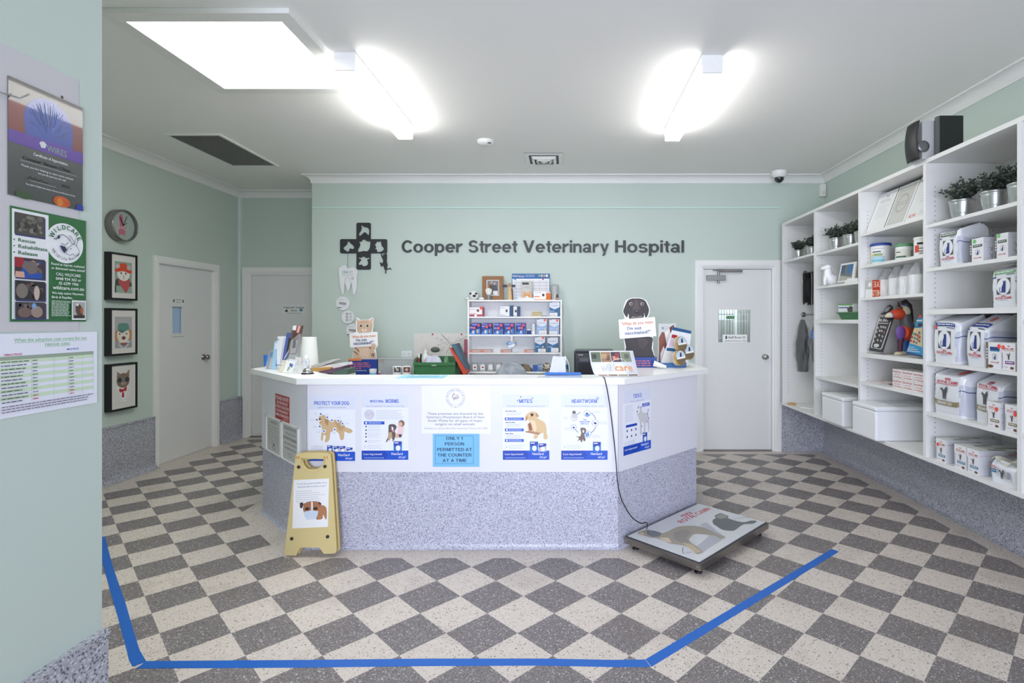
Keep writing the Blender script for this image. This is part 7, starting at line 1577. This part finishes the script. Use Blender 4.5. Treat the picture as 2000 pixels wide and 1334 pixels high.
def food_box(y_far, y_near, z0, h, X0, depth, label, style, g):
    t = thing('pet_food_box', (X0 + depth / 2, (y_far + y_near) / 2, z0), label, 'box', g)
    b = MB(); b.box(X0, X0 + depth, y_near, y_far, z0, z0 + h, M(226, 226, 228)); b.build('carton', t)
    q = face_x(X0 - .0005, y_far, y_near, z0, z0 + h, 60, 82)
    dot, band, catm, gst = style
    if gst == 'green':
        q.rect(0, 0, 9, 82, M(96, 94, 84)); q.rect(14, 22, 54, 31, M(52, 84, 60)); q.lines(18, 50, 26, 27, 1, 2, PAPER, 0); q.ring(34, 48, 9, 9.8, CATG, n=16); sitcat(q, 35, 48, .75, CATB); q.txt('ROYAL CANIN', 18, 50, 70, 4, RC, .02)
        for y in (24, 33, 42, 51): q.ell(4.5, y, 2.6, 2.6, PAPER)
    elif gst == 'navy':
        q.rect(0, 0, 9, 82, M(120, 112, 96)); q.rect(16, 14, 54, 24, M(40, 64, 130)); q.rect(16, 24, 54, 28, M(60, 130, 160)); q.ring(35, 44, 9, 9.8, CATG, n=16); sitcat(q, 36, 44, .7, CATB); q.txt('ROYAL CANIN', 20, 52, 63, 3.6, RC, .02); q.ell(18, 74, 12, 5, M(110, 70, 44))
        for y in (22, 31, 40, 49): q.ell(4.5, y, 2.6, 2.6, PAPER)
    else:
        crown(q, 31, 10, .9, RC); q.txt('ROYAL CANIN', 10, 52, 20, 5, RC, .02); q.rect(8, 22, 56, 23, RC); q.ring(31, 38, 12, 12.5, M(200, 200, 204), n=18); standcat(q, 31, 40, 1.1, CATG); q.rect(16, 54, 56, 63, band); q.lines(20, 52, 58, 59, 1, 2.2, PAPER, 0); q.rect(3, 30, 5, 78, band); q.lines(12, 28, 72, 72, 1, 1.6, TG, 0); q.ell(46, 74, 8, 4, M(116, 76, 50))
    if dot: q.ell(dot[1], dot[2], 7, 7, dot[0])
    q.build('front_print', t)
    q = Art((X0, y_near - .0005, z0 + h), (depth, 0, 0), (0, 0, -h), 0, 0, 100, 82)   # side towards the room's front
    q.rect(0, 0, 100, 82, M(206, 207, 214)); q.rect(0, 16, 100, 17, M(190, 120, 130) if gst not in ('green', 'navy') else M(180, 182, 186)); standcat(q, 22, 40, .9, M(160, 162, 172)); standcat(q, 22, 62, .9, M(160, 162, 172)); q.rect(40, 30, 95, 70, M(186, 190, 200))
    if gst not in ('green', 'navy'): crown(q, 62, 7, .8, RC); q.txt('ROYAL CANIN', 48, 78, 14, 4, RC, .02)
    q.build('side_print', t)
    q = Art((X0, y_near, z0 + h + .0005), (0, y_far - y_near, 0), (depth, 0, 0), 0, 0, 60, 100); q.N = Vector((0, 0, 1)); q.poly([(0, 0), (0, 100), (60, 100), (60, 0)], M(216, 218, 214)); q.poly([(10, 20), (24, 20), (24, 50), (10, 50)], M(120, 128, 120)); q.poly([(34, 40), (48, 40), (48, 80), (34, 80)], M(130, 136, 130)); q.build('top_print', t)
    return t
def food_bag(y_far, y_near, z0, h, X0, depth, label, style, seed, g='pet food bags on the nearest shelves', top=.84, zmax=None):
    t = thing('pet_food_bag', (X0 + depth / 2, (y_far + y_near) / 2, z0), label, 'bag', g)
    if zmax: h = min(h, zmax - z0 - .008)
    rnd = random.Random(seed); ph = [rnd.random() * 6.28 for _ in range(6)]; yc, wy = (y_far + y_near) / 2, (y_far - y_near) / 2
    def sec(a, v):   # rounded box section that narrows to a folded top
        e = .28; c_, s_ = math.cos(a), math.sin(a)
        ux, uy = math.copysign(abs(c_) ** e, c_), math.copysign(abs(s_) ** e, s_)
        kx_ = 1 - (max(0, v - top) / (1 - top)) ** 1.3 * .93 if v > top else 1.0
        bul = 1 + .05 * math.sin(math.pi * min(1, v / top)); wr_ = .010 * math.sin(6 * a + 9 * v + ph[0]) + .006 * math.sin(11 * a - 15 * v + ph[1])
        xo = .0 if v < top else (v - top) / (1 - top) * depth * .22
        z = z0 + h * v + (0 if v < .02 else .006 * math.sin(4 * a + ph[2]))
        if zmax: z = min(z, zmax - .003)
        return Vector((X0 + depth / 2 + xo + ux * depth / 2 * kx_ * (bul + wr_), yc + uy * wy * (1 + wr_ * 1.2 + .02 * math.sin(math.pi * v)), max(z, z0)))
    b = MB(); b.grid(lambda u_, v_: sec(u_ * 6.2832, v_), 56, 26, BAGW, True); b.add([sec(6.2832 * i / 56, 0) for i in range(56)], [list(range(56))[::-1]], BAGW); b.build('pouch', t)
    # print wraps the front face: design 100 wide, 130 high
    def fp(x, y, off):
        v = 1 - y / 130.0; s_ = 1 - 2 * x / 100.0    # +1 far, -1 near
        p = None; uy = max(-.995, min(.995, s_)); a = math.pi - math.asin(math.copysign(abs(uy) ** (1 / .28), uy))
        p = sec(a, v); return p + Vector((-off, 0, off * .3))
    class BP(Art):
        def P(s, x, y, h=None): return fp(x, y, .0015 + s.k * .0003)
        def ell(s, cx, cy, rx, ry, m, rot=0.0, n=20, up=True):
            if up: s.k += 1
            return s.grid(lambda u_, v_: s.P(cx + rx * v_ * math.cos(-6.2832 * u_ + rot), cy + ry * v_ * math.sin(-6.2832 * u_ + rot)), 24, 5, m, False)
        def poly(s, pts, m, up=True):
            if up: s.k += 1
            return s.add([fp(x, y, .0045) for x, y in pts], [list(range(len(pts)))[::-1]], m)
        def rect(s, x0, y0, x1, y1, m, up=True):
            if up: s.k += 1
            n, k_ = max(1, int(abs(x1 - x0) / 5)), max(1, int(abs(y1 - y0) / 6))
            return s.grid(lambda u_, v_: s.P(x0 + (x1 - x0) * u_, y1 + (y0 - y1) * v_), n, k_, m, False)
    q = BP((0, 0, 0), (1, 0, 0), (0, 0, -1), 0, 0, 100, 130)
    kind, band, dot = style
    if kind == 'sit':
        q.rect(26, 44, 74, 92, CATG if band != GREEN else M(150, 150, 146)); 
        for (cx, cy, rx, ry) in ((50, 68, 24, 25),): q.ell(cx, cy, rx, ry, M(228, 229, 231), 0, 24)
        sitcat(q, 52, 68, 1.9, CATB); q.rect(14, 22, 88, 31, band); q.lines(22, 84, 26, 27, 1, 2.4, PAPER, 0); crown(q, 50, 98, 1.2, RC); q.txt('ROYAL CANIN', 22, 78, 107, 7, RC, .02); q.rect(34, 110, 66, 111, M(120, 140, 190)); q.rect(10, 36, 22, 40, M(60, 80, 140)); q.rect(60, 34, 88, 36, M(90, 96, 110))
    else:
        crown(q, 52, 27, 1.7, RC); q.txt('ROYAL CANIN', 18, 84, 39, 7.5, RC, .02); q.rect(14, 41, 84, 42.4, RC); q.ring(45, 65, 20, 20.5, M(176, 180, 190)); standcat(q, 44, 65, 1.9, CATG); q.rect(6, 87, 90, 100, band); q.txt('URINARY S/O', 17, 68, 97.5, 8, PAPER, .012)
        q.rect(8, 118, 80, 118.8, M(200, 202, 210))
    if dot: q.ell(dot[0], dot[1], 6.5, 5.5, DOT)
    q.build('front_print', t)
    b = MB(); rr_ = lambda y, z: Vector((X0 + depth * .5, y_near - .004, z))
    b.grid(lambda u_, v_: sec(-.35 - 2.45 * u_ + 0, .06 + .62 * v_) + Vector((0, -.0022, 0)), 10, 10, M(190, 194, 206, rough=.3), True); b.grid(lambda u_, v_: sec(-.35 - 2.45 * u_, .55 + .02 * v_) + Vector((0, -.0030, 0)), 10, 1, M(70, 84, 130), True); b.build('side_gusset', t)
    return t
food_bag(3.545, 3.355, 1.8515, .262, 2.475, .20, 'white cat food bag with a folded top, left of the green-dotted cartons', ('sit', M(70, 92, 70), None), 1, zmax=2.122)
gl = 'green-dotted pet food cartons'
LG_ = M(110, 196, 110)
food_box(3.262, 3.155, 1.8515, .143, 2.47, .22, 'left of two small cat food cartons with a green dot', ((LG_, 21, 10), None, None, 'green'), gl)
food_box(3.072, 2.980, 1.8515, .143, 2.47, .22, 'right of two small cat food cartons with a green dot', ((LG_, 19, 7), None, None, 'green'), gl)
food_bag(3.105, 2.915, 1.5735, .25, 2.475, .20, 'white cat food bag with a green band, alone on its shelf', ('sit', M(120, 170, 120), None), 2, zmax=1.828)
food_bag(3.575, 3.345, 1.2225, .312, 2.46, .22, 'left white cat food bag with a navy band, below the empty shelf', ('sit', M(44, 66, 136), (14, 34)), 3, zmax=1.540)
food_bag(3.295, 3.130, 1.2225, .315, 2.47, .24, 'right white cat food bag with a navy label, below the empty shelf', ('sit', M(40, 66, 146), (60, 12)), 4, zmax=1.540, top=.72)
gb = 'red-dotted pet food cartons'
food_box(3.108, 3.000, 1.2225, .153, 2.448, .26, 'cat food carton with a navy label and brown stripe, beside the purple-banded one', ((DOT, 52, 12), None, None, 'navy'), gb)
food_box(2.997, 2.905, 1.2225, .153, 2.448, .26, 'cat food carton with a purple band at the right end of its shelf', ((DOT, 8, 14), M(122, 72, 140), None, 'x'), gb)
food_bag(3.565, 3.300, .8855, .31, 2.455, .22, 'left of two large cat food bags with a khaki band', ('stand', GOLD, (66, 8)), 5, zmax=1.198)
food_bag(3.262, 3.060, .8855, .305, 2.50, .24, 'right of two large cat food bags with a khaki band', ('stand', GOLD, None), 6, zmax=1.198, top=.76)
food_box(3.095, 3.000, .8855, .149, 2.442, .05, 'left of two khaki-banded cat food cartons with a red dot', ((DOT, 44, 22), GOLD, None, 'x'), gb)
food_box(2.975, 2.885, .8855, .149, 2.448, .26, 'right of two khaki-banded cat food cartons with a red dot', ((DOT, 46, 26), GOLD, None, 'x'), gb)
gc = 'blue-banded pet food cartons on the bottom board'; TL = M(90, 130, 156)
food_box(3.530, 3.437, .5775, .147, 2.448, .34, 'leftmost blue-banded cat food carton on the bottom board, with a red dot', ((DOT, 12, 22), TL, None, 'x'), gc)
food_box(3.363, 3.263, .5775, .147, 2.448, .36, 'middle blue-banded cat food carton on the bottom board', (None, TL, None, 'x'), gc)
food_box(3.257, 3.160, .5775, .147, 2.448, .36, 'right blue-banded cat food carton on the bottom board, beside the opened pouch', (None, TL, None, 'x'), gc)
t = thing('opened_pouch', (2.55, 3.0, .5775), 'squat white and blue pet food pouch with a torn top on the bottom board', 'bag')
def ps(a, v):
    e = .35; c_, s_ = math.cos(a), math.sin(a); ux, uy = math.copysign(abs(c_) ** e, c_), math.copysign(abs(s_) ** e, s_)
    k = 1 + .05 * math.sin(7 * a + 6 * v) - (.35 * max(0, v - .75) / .25); return Vector((2.54 + ux * .085 * k, 2.995 + uy * .100 * (1 + .03 * math.sin(5 * a + 4 * v)), .5775 + .125 * v))
b = MB(); b.grid(lambda u_, v_: ps(u_ * 6.2832, v_), 48, 14, BAGW, True); b.add([ps(6.2832 * i / 48, 0) for i in range(48)], [list(range(48))[::-1]], BAGW); b.build('pouch', t)
b = MB(); b.grid(lambda u_, v_: Vector((2.455 + .16 * v_, 3.08 - .17 * u_, .700 + .014 * math.sin(9 * u_ + 5 * v_) + .008 * math.sin(17 * u_))), 14, 8, M(222, 222, 206, rough=.4), False); b.build('torn_flap', t)
q = face_x(2.4445, 3.085, 2.905, .585, .69, 100, 60); crown(q, 18, 12, 1.4, RC); q.txt('ROYAL CANIN', 6, 30, 19, 4.5, RC, .02); q.rect(8, 21, 30, 32, M(40, 110, 146)); q.lines(11, 27, 26, 27, 1, 2, PAPER, 0); standcat(q, 52, 30, 1.6, CATG); q.rect(72, 18, 82, 40, M(150, 152, 160)); q.rect(1, 34, 4, 52, M(40, 110, 156)); q.build('front_print', t)

# speakers on top of the shelving
ZS = 2.5905
t = thing('curved_speaker', (2.54, 3.70, ZS), 'silver loudspeaker with a bulging black front on top of the shelving', 'speaker')
MB().box(2.405, 2.60, 3.60, 3.72, ZS, ZS + .262, M(188, 188, 188, rough=.35)).build('cabinet', t, bevel=.006)
b = MB(); b.grid(lambda u_, v_: Vector((2.404 - (.008 + .045 * max(0, math.sin(math.pi * min(1, v_ * .8 + .1))) ** .7) * (1 - .3 * (2 * u_ - 1) ** 2), 3.724 - .128 * u_, ZS + .001 + .26 * v_)), 12, 18, M(34, 34, 36, rough=.5), True); b.build('front_grille', t, solid=.004)
MB().lathe((2.412, 3.598, ZS + .085), [(.04, 0), (.038, -.004), (.02, -.005)], M(120, 120, 122, rough=.3, metal=.6), 24, 'y').build('side_disc', t)
t = thing('black_speaker', (2.58, 3.47, ZS), 'plain black box loudspeaker beside the silver one on top of the shelving', 'speaker')
MB().box(2.492, 2.650, 3.555, 3.59, ZS, ZS + .278, M(26, 30, 29, rough=.5)).build('cabinet', t, bevel=.003)
MB().box(2.479, 2.492, 3.558, 3.588, ZS + .003, ZS + .275, M(96, 98, 98, rough=.5)).build('front_grille', t)

# ------------------------------------------------------------------ left wall: clock and framed pet portraits
CL = Vector((-4.197, 4.99, 2.388)); r = .148
t = thing('wall_clock', CL, 'round grey wall clock with a pink shape on its dial above the framed cat portrait', 'clock')
MB().lathe(CL, [(r * .97, 0), (r, .004), (r, .07), (r * .95, .078), (r * .92, .074), (r * .92, .05)], M(140, 134, 134, rough=.25, metal=.7), 44, 'x', caps=False).build('rim', t)
MB().lathe(CL, [(r * .93, .040), (r * .93, .045)], M(158, 172, 166, rough=.6), 44, 'x').build('dial', t)
q = Art(CL + Vector((.0455, -.13, .13)), (0, .26, 0), (0, 0, -.26), 0, 0, 100, 100); PK = M(186, 104, 124)
q.ell(42, 27, 9, 17, PK); q.rect(37, 36, 53, 62, PK); q.ell(46, 72, 15, 11, PK); q.rect(32, 78, 37, 87, PK); q.rect(56, 78, 61, 87, PK); q.rect(24, 54, 72, 61, M(206, 190, 190)); q.lines(26, 70, 57, 58, 1, 3, M(176, 70, 80), 0); q.build('dial_print', t)
for pts_, w_ in ((((50, 50), (36, 20)), 2.6), (((50, 50), (66, 14)), 1.8), (((50, 50), (66, 38)), 1.8)):
    q = Art(CL + Vector((.051, -.13, .13)), (0, .26, 0), (0, 0, -.26), 0, 0, 100, 100); q.line(list(pts_), w_, BLACK); q.build('hand', t, solid=.001)
def portrait(zt_p, zb_p, label, draw):
    y0, y1 = 4.842, 5.150
    t = thing('portrait_frame', (-4.198, (y0 + y1) / 2, zb_p), label, 'picture frame', 'framed pet portraits on the left wall')
    b = MB(); fw_ = .018
    for q_ in ((y0, y0 + fw_, zb_p, zt_p), (y1 - fw_, y1, zb_p, zt_p), (y0 + fw_, y1 - fw_, zb_p, zb_p + fw_), (y0 + fw_, y1 - fw_, zt_p - fw_, zt_p)): b.box(-4.198, -4.142, q_[0], q_[1], q_[2], q_[3], M(20, 22, 26, rough=.35))
    b.build('frame', t)
    q = Art((-4.150, y0 + fw_, zt_p - fw_), (0, y1 - y0 - 2 * fw_, 0), (0, 0, -(zt_p - zb_p - 2 * fw_)), 0, 0, 100, 146); q.sheet(M(216, 212, 208, rough=.7), .01); q.build('mount', t)
    q = Art((-4.1494, y0 + fw_, zt_p - fw_), (0, y1 - y0 - 2 * fw_, 0), (0, 0, -(zt_p - zb_p - 2 * fw_)), 0, 0, 100, 146); draw(q); q.build('print', t)
def p1(q):
    q.rect(14, 22, 85, 128, M(140, 168, 150)); q.poly([(14, 110), (18, 84), (30, 78), (70, 78), (84, 94), (85, 128), (14, 128)], M(58, 74, 66)); q.rect(20, 104, 84, 128, M(146, 170, 154))
    q.ell(50, 63, 26, 24, M(226, 222, 216), 0, 24); q.poly([(14, 50), (30, 44), (34, 30), (46, 27), (62, 29), (68, 46), (85, 50), (78, 60), (50, 54), (20, 58)], M(206, 74, 44)); q.ell(26, 38, 9, 7, M(190, 176, 176)); q.ell(72, 40, 9, 8, M(190, 176, 176))
    for x in (40, 59): q.ell(x, 61, 4.5, 3.4, M(150, 150, 130)); q.ell(x, 61, 1.6, 3, BLACK)
    q.poly([(46, 69), (54, 69), (50, 73)], M(170, 110, 100)); q.line([(50, 73), (50, 77), (45, 80)], 1, CATG); q.line([(50, 77), (55, 80)], 1, CATG); q.poly([(27, 80), (50, 88), (76, 80), (74, 106), (60, 128), (44, 112), (30, 98)], M(186, 84, 84)); q.line([(32, 86), (48, 106), (60, 126)], 1.2, M(156, 62, 66))
def p2(q):
    q.rect(14, 22, 85, 128, M(170, 170, 170)); q.poly([(14, 128), (16, 108), (34, 104), (66, 104), (85, 108), (85, 128)], M(150, 156, 160)); q.ell(22, 86, 7, 20, M(190, 130, 80)); q.ell(77, 84, 7, 20, M(190, 130, 80)); q.ell(49, 84, 26, 28, M(222, 214, 202), 0, 24)
    q.poly([(26, 50), (34, 44), (64, 44), (72, 50), (73, 66), (60, 70), (44, 74), (26, 66)], M(96, 140, 130)); q.poly([(26, 64), (44, 66), (60, 70), (44, 78), (30, 72)], M(80, 124, 118))
    for x in (34, 62): q.ell(x, 80, 3.6, 2.6, M(120, 100, 86)); q.ell(x, 80, 1.6, 1.8, BLACK)
    q.ell(50, 94, 8, 6, M(110, 70, 62)); q.poly([(30, 108), (76, 106), (76, 110), (32, 112)], M(226, 220, 208)); q.poly([(34, 110), (66, 110), (58, 120), (44, 120)], M(150, 90, 80)); q.line([(30, 116), (46, 128)], 2, PAPER); q.line([(70, 116), (54, 128)], 2, PAPER)
def p3(q):
    q.frame(14, 18, 85, 128, .6, M(190, 186, 182)); q.poly([(20, 76), (30, 70), (66, 70), (78, 80), (74, 104), (58, 126), (44, 126), (30, 112)], M(226, 226, 224)); q.line([(24, 80), (32, 106), (46, 124)], .8, CATG); q.line([(74, 80), (66, 106), (54, 122)], .8, CATG)
    q.ell(48, 52, 27, 25, M(124, 106, 92), 0, 24); q.poly([(22, 42), (24, 20), (40, 32)], M(124, 106, 92)); q.poly([(60, 30), (74, 16), (74, 42)], M(124, 106, 92)); q.poly([(26, 36), (27, 26), (35, 32)], M(160, 130, 110)); q.poly([(64, 32), (71, 23), (71, 36)], M(160, 130, 110))
    for x in (34, 64): q.ell(x, 50, 11, 11, M(150, 140, 120)); q.ell(x, 50, 9.4, 9.4, M(52, 54, 66))
    q.line([(44, 48), (54, 48)], 1.4, M(150, 140, 120)); q.ell(49, 62, 10, 6, M(176, 150, 132)); q.ell(49, 59, 2.6, 1.8, BLACK); q.poly([(32, 78), (46, 82), (62, 74), (60, 90), (50, 88), (52, 108), (42, 108), (44, 90), (34, 92)], M(176, 46, 46))
portrait(2.127, 1.690, 'black framed portrait of a white cat in a red cowboy hat, topmost of three', p1)
portrait(1.614, 1.175, 'black framed portrait of a pale dog in a teal cap, middle of three', p2)
portrait(1.100, .664, 'black framed portrait of a brown cat in round dark glasses, lowest of three', p3)

# ------------------------------------------------------------------ notices on the near left wall
XN = -1.4715
def near(y0, y1, zt_n, zb_n, dw, dh, off=.0005): return Art((XN + off, y0, zt_n), (0, y1 - y0, 0), (0, 0, zb_n - zt_n), 0, 0, dw, dh)
q = near(1.05, 1.608, 2.223, 1.47, 100, 100); q.sheet(M(198, 196, 198, rough=.6), .0004); q.ell(90.5, 9.5, .8, .6, M(50, 48, 48)); tag(q.build('backing_card'), 'large plain pale card behind the certificate on the near left wall', 'card')
q = near(1.402, 1.618, 2.145, 1.832, 216, 313, .0035)
GY = M(74, 76, 74, rough=.28, coat=.3)
q.sheet(GY, .002); q.rect(0, 0, 216, 150, M(66, 60, 58, rough=.28, coat=.3)); q.rect(0, 60, 60, 150, M(116, 34, 34, rough=.28, coat=.3)); q.rect(165, 60, 216, 172, M(110, 36, 32, rough=.28, coat=.3)); DBL = M(28, 62, 150, rough=.28, coat=.3)
q.ell(112, 92, 72, 72, DBL, 0, 30); q.poly([(40, 95), (184, 95), (180, 160), (150, 165), (44, 140)], DBL)
rnd = random.Random(3)
for i in range(90):
    a_ = rnd.uniform(math.pi * 1.02, math.pi * 1.98); r0, r1 = rnd.uniform(8, 40), rnd.uniform(45, 70); q.line([(112 + r0 * math.cos(a_), 120 + r0 * math.sin(a_)), (112 + r1 * math.cos(a_) * .98, 110 + r1 * math.sin(a_) * 1.2)], .9, (M(70, 110, 200, rough=.3), M(30, 50, 110, rough=.3))[i % 2], up=(i % 30 == 0))
q.rect(0, 138, 216, 172, M(82, 44, 146, rough=.28, coat=.3)); q.txt('WIRES', 104, 164, 166, 17, M(132, 150, 130), .012); q.poly([(82, 150), (88, 144), (96, 143), (103, 149), (99, 160), (88, 162)], M(210, 214, 210))
q.txt('Certificate of Appreciation', 66, 166, 190, 8, PAPER, .005); q.txt('Cooper Street Clinic', 36, 176, 208, 9, M(24, 24, 24), .01, .2); q.lines(30, 196, 213, 213, 1, .6, PAPER, 0); q.txt('Thank you for helping to save native animals', 32, 184, 228, 5, PAPER); q.txt('and put life back into the wild', 78, 160, 238, 5, PAPER); q.txt('2016', 146, 172, 256, 8, BLACK, .01, .2); q.line([(50, 258), (58, 250), (62, 258), (70, 251), (78, 258), (86, 252), (96, 258), (108, 255)], 1.6, BLACK); q.lines(56, 130, 262, 262, 1, .6, PAPER, 0); q.txt('The NSW Wildlife Information, Rescue and Education Service', 44, 190, 276, 4.4, PAPER)
q.ell(148, 300, 26, 15, M(206, 96, 40), 0, 16); q.ell(142, 302, 10, 10, M(222, 150, 50)); q.poly([(190, 313), (196, 298), (210, 294), (216, 300), (216, 313)], M(34, 60, 150)); q.ell(40, 306, 24, 10, M(60, 84, 56))
for i in range(9): q.ell(126 + i * 5.5, 300, 1, 12, M(160, 70, 30), (i - 4) * .12, 6, up=(i == 0))
tag(q.build('glossy_certificate'), 'glossy dark certificate with a blue feather photo and purple band on the near left wall', 'certificate')
q = near(1.408, 1.630, 1.804, 1.497, 222, 307, .0028); GN = M(46, 104, 58, rough=.4); q.sheet(GN, .0012)
q.rect(4, 6, 104, 300, M(228, 230, 230)); q.ell(170 - 16, 78, 58, 58, M(232, 234, 234), 0, 36)
def photo(x0, y0, x1, y1, cols, seed):
    q.rect(x0 + 2, y0 + 3, x1 + 3, y1 + 4, M(54, 58, 110)); q.rect(x0, y0, x1, y1, cols[0]); rr2 = random.Random(seed)
    for i in range(26): q.ell(rr2.uniform(x0 + 10, x1 - 10), rr2.uniform(y0 + 8, y1 - 8), rr2.uniform(3, 9), rr2.uniform(3, 8), cols[1 + i % (len(cols) - 1)], rr2.random() * 3, 8, up=(i % 6 == 0))
photo(10, 14, 92, 72, (M(74, 72, 66), M(100, 98, 88), M(56, 52, 48), M(124, 120, 108)), 1)
for i, s_ in enumerate(('Rescue', 'Rehabilitate', 'Release')): q.txt(s_, 20, 20 + (46, 80, 52)[i], 92 + i * 17, 9.5, M(44, 104, 62), .012); q.ell(9, 88 + i * 17, 1.8, 1.8, M(40, 60, 60))
photo(10, 134, 92, 188, (M(60, 50, 52), M(30, 70, 150), M(140, 120, 110), M(110, 90, 84)), 2); q.rect(10, 134, 34, 160, M(150, 30, 44)); q.ell(50, 160, 22, 18, M(112, 100, 96)); q.poly([(26, 188), (30, 160), (50, 178), (80, 170), (84, 188)], M(34, 76, 160)); q.poly([(10, 188), (12, 172), (34, 172), (36, 188)], M(206, 160, 140))
photo(10, 196, 92, 248, (M(44, 42, 44), M(70, 66, 66), M(30, 30, 34), M(96, 80, 72)), 3); q.ell(28, 224, 16, 20, M(120, 112, 104)); q.ell(68, 228, 8, 20, M(190, 170, 160))
photo(10, 254, 92, 298, (M(60, 56, 62), M(90, 84, 80), M(50, 50, 60), M(110, 96, 90)), 4); q.ell(68, 280, 16, 16, M(150, 130, 118)); q.ell(60, 264, 6, 8, M(120, 160, 206)); q.ell(34, 282, 18, 14, M(112, 92, 84))
q.arc('WILDCARE', 154, 78, 40, math.radians(-165), math.radians(-15), 13, M(38, 104, 62), .02)
q.arc('Wildlife Rescue', 154, 78, 50, math.radians(150), math.radians(30), 8, M(50, 54, 60), .003, True)
INK = M(40, 44, 80)
q.line([(126, 66), (116, 70), (126, 72)], 1.4, INK); q.line([(124, 70), (130, 58), (144, 54), (158, 60), (166, 70)], 1.6, INK); q.poly([(126, 64), (132, 58), (136, 62), (130, 70)], INK); q.poly([(134, 86), (140, 98), (148, 108), (156, 96), (150, 88)], INK); q.line([(138, 80), (150, 84), (160, 74)], 1.4, INK)
q.line([(152, 108), (158, 92), (170, 82), (180, 72)], 1.2, INK); q.line([(164, 58), (170, 76), (180, 78)], 1.2, INK); q.line([(162, 56), (168, 54), (178, 72)], 1.2, INK); q.line([(184, 58), (190, 64), (186, 82), (180, 76), (182, 62)], 1.2, INK); q.line([(186, 80), (196, 96), (192, 108), (184, 112)], 1.4, INK); q.line([(152, 108), (166, 112), (174, 106), (182, 112)], 1.2, INK); q.ell(168, 92, 2, 1.4, INK)
for i, (s_, x0, x1, y, c_) in enumerate((('Found an injured, orphaned', 108, 212, 145, 7), ('or distressed native animal?', 108, 214, 157, 7), ('CALL WILDCARE:', 122, 200, 174, 8), ('0448 934 362 or', 121, 201, 187, 8), ('02 6299 1966', 130, 192, 200, 8), ('wildcare.com.au', 112, 210, 214, 10), ('We help native Mammals,', 109, 210, 228, 6.4), ('Birds & Reptiles...', 109, 176, 240, 6.4))): q.txt(s_, x0, x1, y, c_, M(232, 236, 230), .012)
q.lines(108, 168, 248, 290, 12, 1.8, M(200, 216, 200), .3); q.rect(170, 244, 216, 302, M(228, 230, 228)); q.rect(173, 248, 213, 298, M(166, 166, 160)); q.poly([(182, 262), (188, 254), (196, 256), (206, 268), (206, 292), (190, 292), (182, 276)], M(84, 62, 50)); q.ell(188, 257, 4, 4, M(220, 220, 216)); q.ell(202, 274, 5, 10, M(160, 90, 60)); q.rect(176, 288, 212, 297, M(50, 42, 38))
tag(q.build('rescue_poster'), 'green wildlife rescue poster with a column of animal photos on the near left wall', 'poster')
q = near(1.373, 1.670, 1.465, 1.243, 297, 222, .0015); q.sheet(M(226, 228, 238, rough=.6), .0006); GT2 = M(116, 176, 116)
q.txt('What the adoption cost covers for our', 46, 262, 22, 9, GT2, .012); q.txt('rescue cats:', 130, 206, 36, 9, GT2, .012); q.rect(46, 24, 262, 25, GT2); q.rect(130, 38, 206, 39, GT2)
q.txt('MALE PRICES', 196, 234, 52, 5, M(60, 110, 190), .01); q.txt('FEMALE PRICES', 20, 66, 58, 5, M(200, 60, 110), .01)
q.rect(8, 60, 283, 70, M(150, 164, 146))
for i in range(12):
    y = 70 + i * 9.6
    if i % 2 == 0: q.rect(8, y, 283, y + 9.6, M(200, 220, 190), up=(i == 0))
for x in (8, 92, 156, 200, 246, 283): q.line([(x, 60), (x, 185)], .5, M(150, 170, 146), up=(x == 8))
for i in range(12): q.lines(12, 86, 75 + i * 9.6, 75 + i * 9.6, 1, 2.6, M(90, 92, 100), .3); q.lines(94, 108, 75 + i * 9.6, 75 + i * 9.6, 1, 2.4, M(110, 112, 120) if i < 10 else RED, 0); q.lines(202, 216, 75 + i * 9.6, 75 + i * 9.6, 1, 2.4, M(110, 112, 120) if i < 10 else RED, 0)
q.lines(12, 283, 192, 206, 3, 2.4, M(120, 110, 130), .1); tag(q.build('price_notice'), 'white notice with a pale green price table for rescue cats on the near left wall', 'notice')
b = MB(); b.tube([(XN + .002, 1.35, 2.085), (XN + .02, 1.37, 2.086), (XN + .022, 1.415, 2.090), (XN + .028, 1.432, 2.108)], .0022, CHROME, 8); tag(b.build('wire_hook'), 'thin bent wire hook in front of the glossy certificate', 'hook')
for y, z in ((1.60, 1.225), (1.60, 1.17), (1.652, 1.20)): pass
